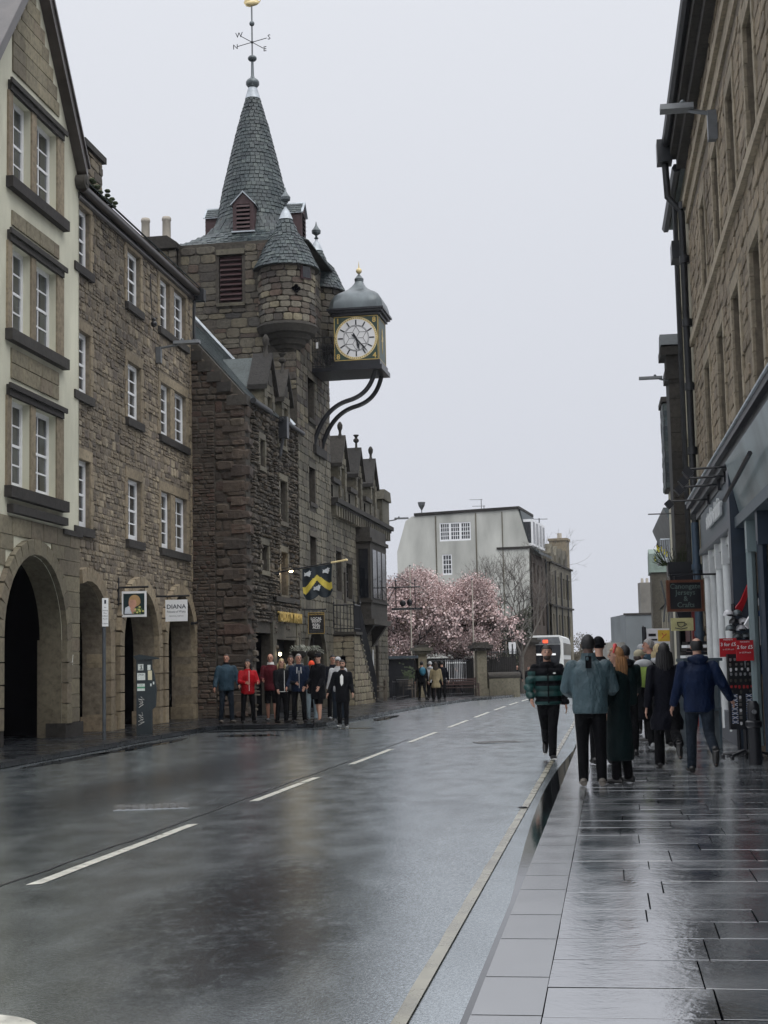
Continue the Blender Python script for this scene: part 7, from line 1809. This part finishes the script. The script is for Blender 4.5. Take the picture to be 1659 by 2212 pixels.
    def post_top(me):
        if not puffer: return
        nv = len(me.vertices); co = np.empty(nv * 3); me.vertices.foreach_get('co', co); co = co.reshape(-1, 3); no = np.array([v_.normal for v_ in me.vertices]); k = np.abs(np.sin((co[:, 2] - up) / (.118 * s) * PI / 1)) ** .6
        co += no * ((k - .6) * .030)[:, None]; me.vertices.foreach_set('co', co.ravel()); nf = len(me.polygons); c = np.empty(nf * 3); me.polygons.foreach_get('center', c); c = c.reshape(-1, 3); c[:, 2] -= up
        me.polygons.foreach_set('material_index', puffer['fn'](c / s).astype(int)); me.update()
    tp = grow('coat' if coat else 'jacket', b, mats, body, vox, None, 3, post_top)
    if collar:
        b = MB(); loft(b, [(*L((0, -.01, z * s)), r_ * s, r_ * s * .95) for z, r_ in ((1.44, .105), (1.50, .088), (1.545, .080))]); b.build('collar', collar, body, True)
    if fur:      # hood lying on the shoulders
        b = MB(); b.ell(L((0, -.075 * s, 1.475 * s)), (.12 * s, .075 * s, .075 * s), 14, 8); b.tube([L((.09 * s, .03 * s, 1.47 * s)), L((.11 * s, -.05 * s, 1.49 * s)), L((0, -.12 * s, 1.49 * s)), L((-.11 * s, -.05 * s, 1.49 * s)), L((-.09 * s, .03 * s, 1.47 * s))], .036 * s, 8); grow('hood', b, fur, body, vox * .9, None, 2)
    # --- hair and hats
    if hair in ('short', 'long', 'bob', 'balding', 'crop', 'bun'):
        b = MB(); nn, mm = 22, 14; vs = []; 
        for i_ in range(mm + 1):
            t = PI * .72 * i_ / mm
            for k in range(nn):
                a = 2 * PI * k / nn; fy = math.sin(a)      # fy=1 front
                lim = PI * (.36 if hair != 'crop' else .30) if fy > .35 else PI * (.36 + .34 * min(1, (.35 - fy) / .6))
                tt = min(t, lim) if hair != 'balding' else (max(.30 * PI, min(t + .30 * PI, max(lim, .34 * PI))) if fy < .5 else .30 * PI)
                j = 1 + .05 * math.sin(k * 5 + i_ * 3)
                r3 = (.0815 * j, .099 * j, .106 * j); vs.append(hp((r3[0] * math.sin(tt) * math.cos(a), r3[1] * math.sin(tt) * math.sin(a) - .004, r3[2] * math.cos(tt) + .012)))
        b.add(vs, [(i_ * nn + k, (i_ + 1) * nn + k, (i_ + 1) * nn + (k + 1) % nn, i_ * nn + (k + 1) % nn) for i_ in range(mm) for k in range(nn)])
        if hair in ('long', 'bob'):
            zb = -.27 if hair == 'long' else -.15
            b.add([hp((.088 * math.cos(a) * (1 + .15 * q), -.02 + .092 * math.sin(a) * (1 + .1 * q), .0 + zb * q)) for q in [j_ / 6 for j_ in range(7)] for a in [PI * .93 + PI * 1.14 * k / 16 for k in range(17)]], [(j_ * 17 + k, j_ * 17 + k + 1, (j_ + 1) * 17 + k + 1, (j_ + 1) * 17 + k) for j_ in range(6) for k in range(16)])
            for k in range(12):
                a = PI * .97 + PI * 1.06 * k / 11; b.tube([hp((.09 * math.cos(a), -.02 + .094 * math.sin(a), -.02)), hp((.104 * math.cos(a), -.02 + .105 * math.sin(a), zb * .6)), hp((.10 * math.cos(a) + .01 * math.sin(k * 3), -.02 + .10 * math.sin(a), zb - .03 + .03 * math.sin(k * 2)))], [.022 * s, .024 * s, .006], 6)
        b.build('hair', hm, body, True, 60)
    if hair == 'beanie':
        b = MB(); b.ell(hp((0, -.005, .035)), (.088 * s, .108 * s, .10 * s), 16, 10, Mh); b.tube([hp((.09 * math.cos(a), .108 * math.sin(a), .02)) for a in [2 * PI * k / 16 for k in range(17)]], .016 * s, 6); b.build('beanie', hm, body, True)
    if hair == 'cap':
        b = MB(); b.ell(hp((0, -.004, .038)), (.083 * s, .102 * s, .082 * s), 16, 10, Mh); c_ = b.build('cap', hm, body, True); b = MB(); b.ell(hp((0, .115, .042)), (.06 * s, .07 * s, .010 * s), 14, 6, Mh); b.build('peak', hm, c_, True)
        b = MB(); b.ell(hp((0, -.045, -.03)), (.078 * s, .058 * s, .05 * s), 12, 8, Mh); b.build('hair', H_BROWN, body, True)
    if hair == 'bobble': pass
    if beard:
        b = MB(); b.ell(hp((0, .042, -.075)), (.054 * s, .052 * s, .042 * s), 12, 8, Mh); b.build('beard', beard, body, True)
    return body, dict(L=L, hp=hp, s=s, J=J, AR=AR, M=root_M, up=up)
HANDS = []
def add_to(p, name, mb, mat, smooth=True): return mb.build(name, mat, p, smooth)

C_TEAL = cloth('teal_shell_jacket', (0.0432, 0.0756, 0.0900), .5, 1.0, .4); C_TEALL = cloth('blue_teal_jacket', (0.0228, 0.0455, 0.0650), .6)
C_GREEN = cloth('bottle_green_padded', (0.0027, 0.0378, 0.0360), .5, .5, .4); C_COATG = cloth('dark_green_coat', (0.0036, 0.0108, 0.0120), .6, .6)
C_NAVY = cloth('navy_coat', (0.0030, 0.0036, 0.0078), .7); C_BLUE = cloth('blue_anorak', (0.0052, 0.0130, 0.0403), .55, 1.0); C_RED = cloth('bright_red_jacket', (0.2880, 0.0048, 0.0096), .55)
C_MAR = cloth('maroon_fleece', (0.0660, 0.0088, 0.0138), .8); C_JEAN = cloth('dark_jeans', (0.0144, 0.0204, 0.0300), .8); C_LJEAN = cloth('light_jeans', (0.2400, 0.3000, 0.3375), .8)
C_WHITE = cloth('white_fleece', (0.4200, 0.4270, 0.4410), .8); C_BEIGE = cloth('beige_coat', (0.2380, 0.1960, 0.1190), .8); C_GREYC = cloth('grey_jacket', (0.0540, 0.0600, 0.0630), .8); C_LIME = cloth('lime_rucksack', (.24, .33, .08), .6)
M_WSOLE = plain('white_sole', (.7, .7, .68), .5); M_TAN = plain('taupe_shoe', (.13, .115, .10), .6); M_GREYSH = plain('grey_trainer', (.30, .31, .32), .6)

NV = .013
# --- right-hand pavement, nearest
p, q = person(2.44, 22.7, 'bearded person in a green and black padded jacket walking towards the camera on the road', 1.75, 176, ((16, 4, -.09), (-16, 40, -.08)), ((-6, 8, 16), (12, 22, 28, 30)), hair='short', hm=H_BROWN, beard=H_BROWN, bulk=1.12,
    hem=.86, z0=.068, vox=NV, sole=M_WSOLE, shoe=M_SHOE, puffer=dict(mats=[C_BLACK, C_GREEN], fn=lambda c: (((c[:, 2] < 1.30) & (np.abs(np.sin((c[:, 2]) / .236 * PI)) > .50) & ((c[:, 0] > -.2) | (c[:, 2] > 1.0))) | ((c[:, 0] > .19) & (c[:, 2] < 1.36)))))
b = MB(); b.ell(q['L']((-.10, .152, 1.33)), (.022, .006, .012), 8, 6); b.build('chest_badge', M_WSOLE, p)
b = MB(); b.tube([q['L']((0, .165, z)) for z in (.88, 1.0, 1.15, 1.3, 1.42)], [.012] * 5, 6); b.build('zip', C_BLACK, p)
p, q = person(2.34, 17.28, 'broad person in a pale teal jacket standing with back to the camera at the kerb', 1.74, -8, ((2, 2, .02), (1, 2, .03)), ((14, 17, 62, 30), (14, 17, 60, 30)), top=C_TEAL, hair='crop', hm=H_BLACK, sk=SK3, bulk=1.18, hem=.845,
    vox=NV, shoe=M_TAN, collar=C_TEAL)
b = MB()
H, K, A, T, Hl = q['J'][0]
for o_ in (-.008, .008): b.tube([H + Vector((-.095, o_, -.02)), H + (K - H) * .5 + Vector((-.092, o_, 0)), K + Vector((-.072, o_, 0)), K + (A - K) * .6 + Vector((-.062, o_, 0))], .0035, 4)
b.build('side_stripe', M_WSOLE, p)
b = MB(); b.box(-.035, .035, -.20, -.165, 1.36, 1.50); b.build('neck_label', C_BLACK, p); b = MB(); b.ell((-.012, -.205, 1.47), (.018, .006, .022), 8, 6); b.build('label_print', C_TEAL, p)
p, q = person(2.72, 17.6, 'person in a very long dark green coat with long fair hair and a red headband', 1.60, 62, ((3, 3, .02), (-3, 3, .02)), ((8, 8, 30), (8, 8, 30)), top=C_COATG, hair='long', hm=H_GINGER, bulk=1.10, coat=.30, vox=NV, headturn=18, shoe=M_SHOE, flare=1.08)
b = MB(); b.tube([q['hp']((.083 * math.cos(a), .03 - .02 * abs(math.sin(a)), .03 + .098 * math.sin(a))) for a in [PI * k / 12 for k in range(13)]], [.012 + .016 * math.sin(PI * k / 12) ** 6 for k in range(13)], 6); b.build('headband', plain('red_headband', (.48, .05, .05), .6), p)
for i in (0, 1):
    H, K, A, T, Hl = q['J'][i]; b = MB(); b.tube([A + Vector((0, 0, .02)), A + (K - A) * .55], [.055, .058], 12); b.build('boot_shaft', M_SHOE, p, True)
p, q = person(2.98, 20.9, 'person in a black woolly hat and black clothes hidden behind the teal jacket', 1.76, 0, hair='beanie', hm=C_BLACK, vox=.018, bulk=1.05)
p, q = person(3.68, 19.75, 'person with straight black shoulder-length hair and navy knee-length coat walking away', 1.67, -6, ((12, 2, .02), (-20, 52, .02)), ((-14, 10, 12), (16, 14, 40)), top=C_NAVY, hair='long', hm=H_BLACK, coat=.56, bulk=1.02, vox=NV, flare=1.25)
b = MB(); b.tube([q['L']((.10 * math.cos(a), .085 * math.sin(a) - .02, 1.43)) for a in [PI + PI * k / 10 for k in range(11)]], .008, 5); b.build('collar_edge', M_WSOLE, p)
p, q = person(3.93, 18.85, 'balding person in a blue hooded anorak and jeans walking away beside the souvenir rack', 1.71, -4, ((10, 2, .03), (-14, 50, .03)), ((8, 14, 14), (-10, 26, 48)), top=C_BLUE, trou=C_JEAN, hair='balding', hm=H_BLACK, fur=C_BLUE, hem=.80, bulk=1.14, vox=NV)
p, q = person(4.45, 24.4, 'person with fluffy blond hair, white hood and flared black trousers seen from behind', 1.70, 0, ((8, 3, .02), (-8, 14, .03)), top=C_BLACK, hair='bob', hm=H_BLOND, fur=C_WHITE, vox=.018, flare=1.45, coat=.72)
p, q = person(4.02, 23.7, 'person in a beige cap with a lime green and white rucksack and white shoes', 1.60, 8, ((6, 4, .02), (-8, 14, .02)), top=C_BLACK, hair='cap', hm=plain('beige_cap', (.40, .36, .25), .8), vox=.018, shoe=M_GREYSH, headturn=-60, coat=.55)
b = MB(); b.ell(q['L']((0, -.21, 1.20)), (.15, .09, .19), 14, 10); rk_ = b.build('rucksack', C_LIME, p, True); b = MB(); b.ell(q['L']((0, -.2, 1.38)), (.155, .09, .075), 14, 8); b.build('top_flap', C_WHITE, rk_, True)
p, q = person(3.62, 22.6, 'dark-haired person in a black coat just right of the red headband', 1.66, 10, top=C_COATG, hair='short', hm=H_BLACK, fur=C_BLACK, vox=.018, arms=((40, 24, 70), (20, 12, 40)))
p, q = person(4.98, 29.0, 'person in a white baseball cap farther off, above the beige cap', 1.74, 0, top=C_GREYC, hair='cap', hm=C_WHITE, vox=.02, headturn=-70)
p, q = person(4.62, 26.2, 'grey-haired person in a blue jacket turning their head to the left', 1.80, 40, top=C_TEALL, hair='short', hm=H_GREY, sk=SK2, vox=.018, headturn=40)
# --- group outside the tavern
p, q = person(-4.28, 39.5, 'person in a dull blue-teal jacket at the left end of the group, hands low', 1.82, 205, ((6, 2, .05), (-4, 4, .05)), ((8, 20, 40, 26), (6, 18, 24)), top=C_TEALL, hair='crop', hm=H_BROWN, sk=SK2, bulk=1.2, collar=C_BLACK, trou=C_JEAN, hem=.82, shoe=M_TAN, headturn=-30)
p, q = person(-3.66, 38.95, 'person with dark bobbed hair in a bright red zipped jacket', 1.66, 200, ((4, 2, .10), (2, 2, .10)), ((16, 16, 70, 30), (24, 14, 60, 40)), top=C_RED, hair='bob', hm=H_BLACK, bulk=1.1, hem=.80, headturn=-40)
b = MB(); b.tube([q['L']((.0, .15, z)) for z in (.85, 1.0, 1.2, 1.38)], .006, 4); b.build('zip', M_WSOLE, p)
p, q = person(-3.12, 39.9, 'bald person in maroon fleece, white collar and dark shorts looking down', 1.80, 172, ((4, 4, .04), (-6, 6, .04)), ((6, 12, 40), (10, 10, 70, 30)), top=C_MAR, hair='none', sk=SK2, shorts=True, bulk=1.1, lean=5, collar=M_WSOLE)
p, q = person(-2.74, 38.45, 'blond person in a black jacket with thin white piping beside the maroon fleece', 1.66, 215, ((3, 2, .04), (-3, 2, .04)), ((10, 10, 70), (10, 8, 30)), top=C_BLACK, hair='bob', hm=H_BLOND, bulk=1.05, headturn=-20)
b = MB(); b.tube([q['L']((.0, .145, z)) for z in (.82, 1.0, 1.2, 1.36)], .007, 4); b.tube([q['L']((.17 * math.cos(a), .132 * math.sin(a), .82)) for a in [PI * k / 8 for k in range(9)]], .007, 4); b.build('piping', M_WSOLE, p)
p, q = person(-2.62, 40.2, 'brown-haired person with a white-collared top behind the blond one', 1.75, 190, top=C_GREYC, hair='bob', hm=H_BROWN, fur=C_WHITE)
p, q = person(-2.30, 38.6, 'person in a navy and grey hooded jacket with white cords, head bowed', 1.77, 186, ((4, 3, .07), (-2, 3, .07)), ((10, 12, 40, 20), (8, 14, 30)), top=cloth('navy_blue_jacket', (.006, .012, .030), .7), hair='crop', hm=H_GREY, sk=SK2, fur=cloth('grey_hood', (.12, .13, .13), .9), bulk=1.14, headturn=15)
b = MB()
for x_ in (-.05, .05): b.tube([q['L']((x_, .15, 1.44)), q['L']((x_ * 1.1, .165, 1.28))], .008, 4)
b.tube([q['L']((0, .16, z)) for z in (.9, 1.1, 1.35)], .005, 4); b.build('cord', M_WSOLE, p)
p, q = person(-2.02, 39.7, 'person in an orange woolly hat and pale jeans half hidden in the middle', 1.58, 180, top=C_BLACK, trou=C_LJEAN, hair='beanie', hm=plain('orange_wool', (.75, .07, .02), .8))
p, q = person(-1.78, 38.25, 'person in a black peaked cap, long black jacket and bare calves', 1.78, 130, ((5, 3, .02), (-6, 6, .03)), ((8, 10, 30), (8, 10, 30)), top=C_BLACK, hair='cap', hm=C_BLACK, shorts=True, bulk=1.16, coat=.60, headturn=30, sk=SK1)
p, q = person(-1.48, 40.4, 'person with dark hair and dark coat right behind the black cap', 1.74, 200, top=C_NAVY, hair='short', hm=H_BLACK, shoe=M_GREYSH)
p, q = person(-1.30, 39.3, 'person in a pale cap peering from behind the bearded walker', 1.68, 178, top=C_WHITE, trou=C_JEAN, hair='cap', hm=C_WHITE)
p, q = person(-1.14, 37.55, 'bearded person in a black coat with a white feather print stepping off the kerb', 1.70, 176, ((10, 3, .02), (-8, 12, .02)), ((8, 10, 24), (2, 20, 20)), top=C_BLACK, hair='short', hm=H_BROWN, beard=H_BROWN, bulk=1.08, hem=.66, z0=0, sole=M_WSOLE)
b = MB(); b.prism([(.0, 1.34), (.04, 1.28), (.04, 1.12), (.01, 1.04), (-.035, 1.10), (-.04, 1.28)], .150, .162); b.build('shirt_print', M_WSOLE, p)
# --- far people
p, q = person(1.42, 61.5, 'person in black carrying a bright blue rucksack, far off by the railing', 1.62, 10, ((8, 3, .02), (-12, 30, .02)), vox=.024, hair='short', hm=H_BLACK)
b = MB(); b.ell(q['L']((0, -.19, 1.22)), (.13, .08, .18), 12, 8); b.build('rucksack', plain('blue_rucksack', (.02, .13, .20), .6), p, True)
person(1.78, 62.0, 'person in a white hooded top beside the blue rucksack', 1.60, 5, top=C_WHITE, hair='beanie', hm=C_WHITE, fur=C_WHITE, vox=.024)
person(1.92, 59.2, 'person with long dark hair in a belted beige coat, far off', 1.56, 0, top=C_BEIGE, hair='long', hm=H_BROWN, coat=.60, vox=.024, flare=1.15)
person(2.28, 62.2, 'dark figure just right of the beige coat', 1.62, 0, hair='short', hm=H_BLACK, top=C_NAVY, vox=.024)
person(3.62, 77.5, 'small distant person in a grey jacket striding before the long bench', 1.50, 60, ((20, 6, .02), (-18, 14, .02)), top=C_GREYC, hair='short', vox=.026)
person(4.90, 79.5, 'small distant person in black with white shoes beside the darker gate pier', 1.55, 200, ((4, 2, .04), (-4, 4, .04)), top=C_NAVY, hair='short', vox=.026, shoe=M_WSOLE)
person(7.60, 87.0, 'bald distant person in dark clothes waiting left of the bus', 1.62, 185, hair='none', vox=.026, sk=SK1)
person(8.45, 89.0, 'dark distant person waiting close to the bus', 1.62, 200, hair='short', hm=H_BLACK, vox=.026)

# turn the grown shapes into plain meshes
dg = bpy.context.evaluated_depsgraph_get(); dg.update()
done = []
for o, post in QUEUE: done.append((o, bpy.data.meshes.new_from_object(o.evaluated_get(dg)), post))
for o, me, post in done:
    if post: post(me)
    o.modifiers.clear(); o.data = me; me.polygons.foreach_set('use_smooth', [True] * len(me.polygons))
for body, hb in HANDS:      # join the fingers into the same mesh as the body
    me = body.data; nv = len(me.vertices); co = np.empty(nv * 3); me.vertices.foreach_get('co', co); V = co.reshape(-1, 3).tolist() + [list(v_) for v_ in hb.v]
    Fc = [tuple(p_.vertices) for p_ in me.polygons] + [tuple(i + nv for i in f) for f in hb.f]; mi = [p_.material_index for p_ in me.polygons] + [0] * len(hb.f)
    m2 = bpy.data.meshes.new('person'); m2.from_pydata(V, [], Fc)
    for m in me.materials: m2.materials.append(m)
    m2.polygons.foreach_set('material_index', mi); m2.polygons.foreach_set('use_smooth', [True] * len(Fc)); body.data = m2
    for k in ('_h', '_hands'):
        if k in body: del body[k]

# ------------------------------------------------------------------ damp air
b = MB(); b.box(-140, 160, -25, 460, -13.0, 30.0); hz = b.build('haze', None if False else M_BLACK); hz['kind'] = 'stuff'
hm_ = bpy.data.materials.new('haze'); hm_.use_nodes = True; n = hm_.node_tree; n.nodes.clear()
o_ = n.nodes.new('ShaderNodeOutputMaterial'); v_ = n.nodes.new('ShaderNodeVolumePrincipled')
v_.inputs['Color'].default_value = (.92, .94, 1, 1); v_.inputs['Density'].default_value = .00018; v_.inputs['Anisotropy'].default_value = .3
n.links.new(v_.outputs[0], o_.inputs['Volume']); hz.data.materials.clear(); hz.data.materials.append(hm_)
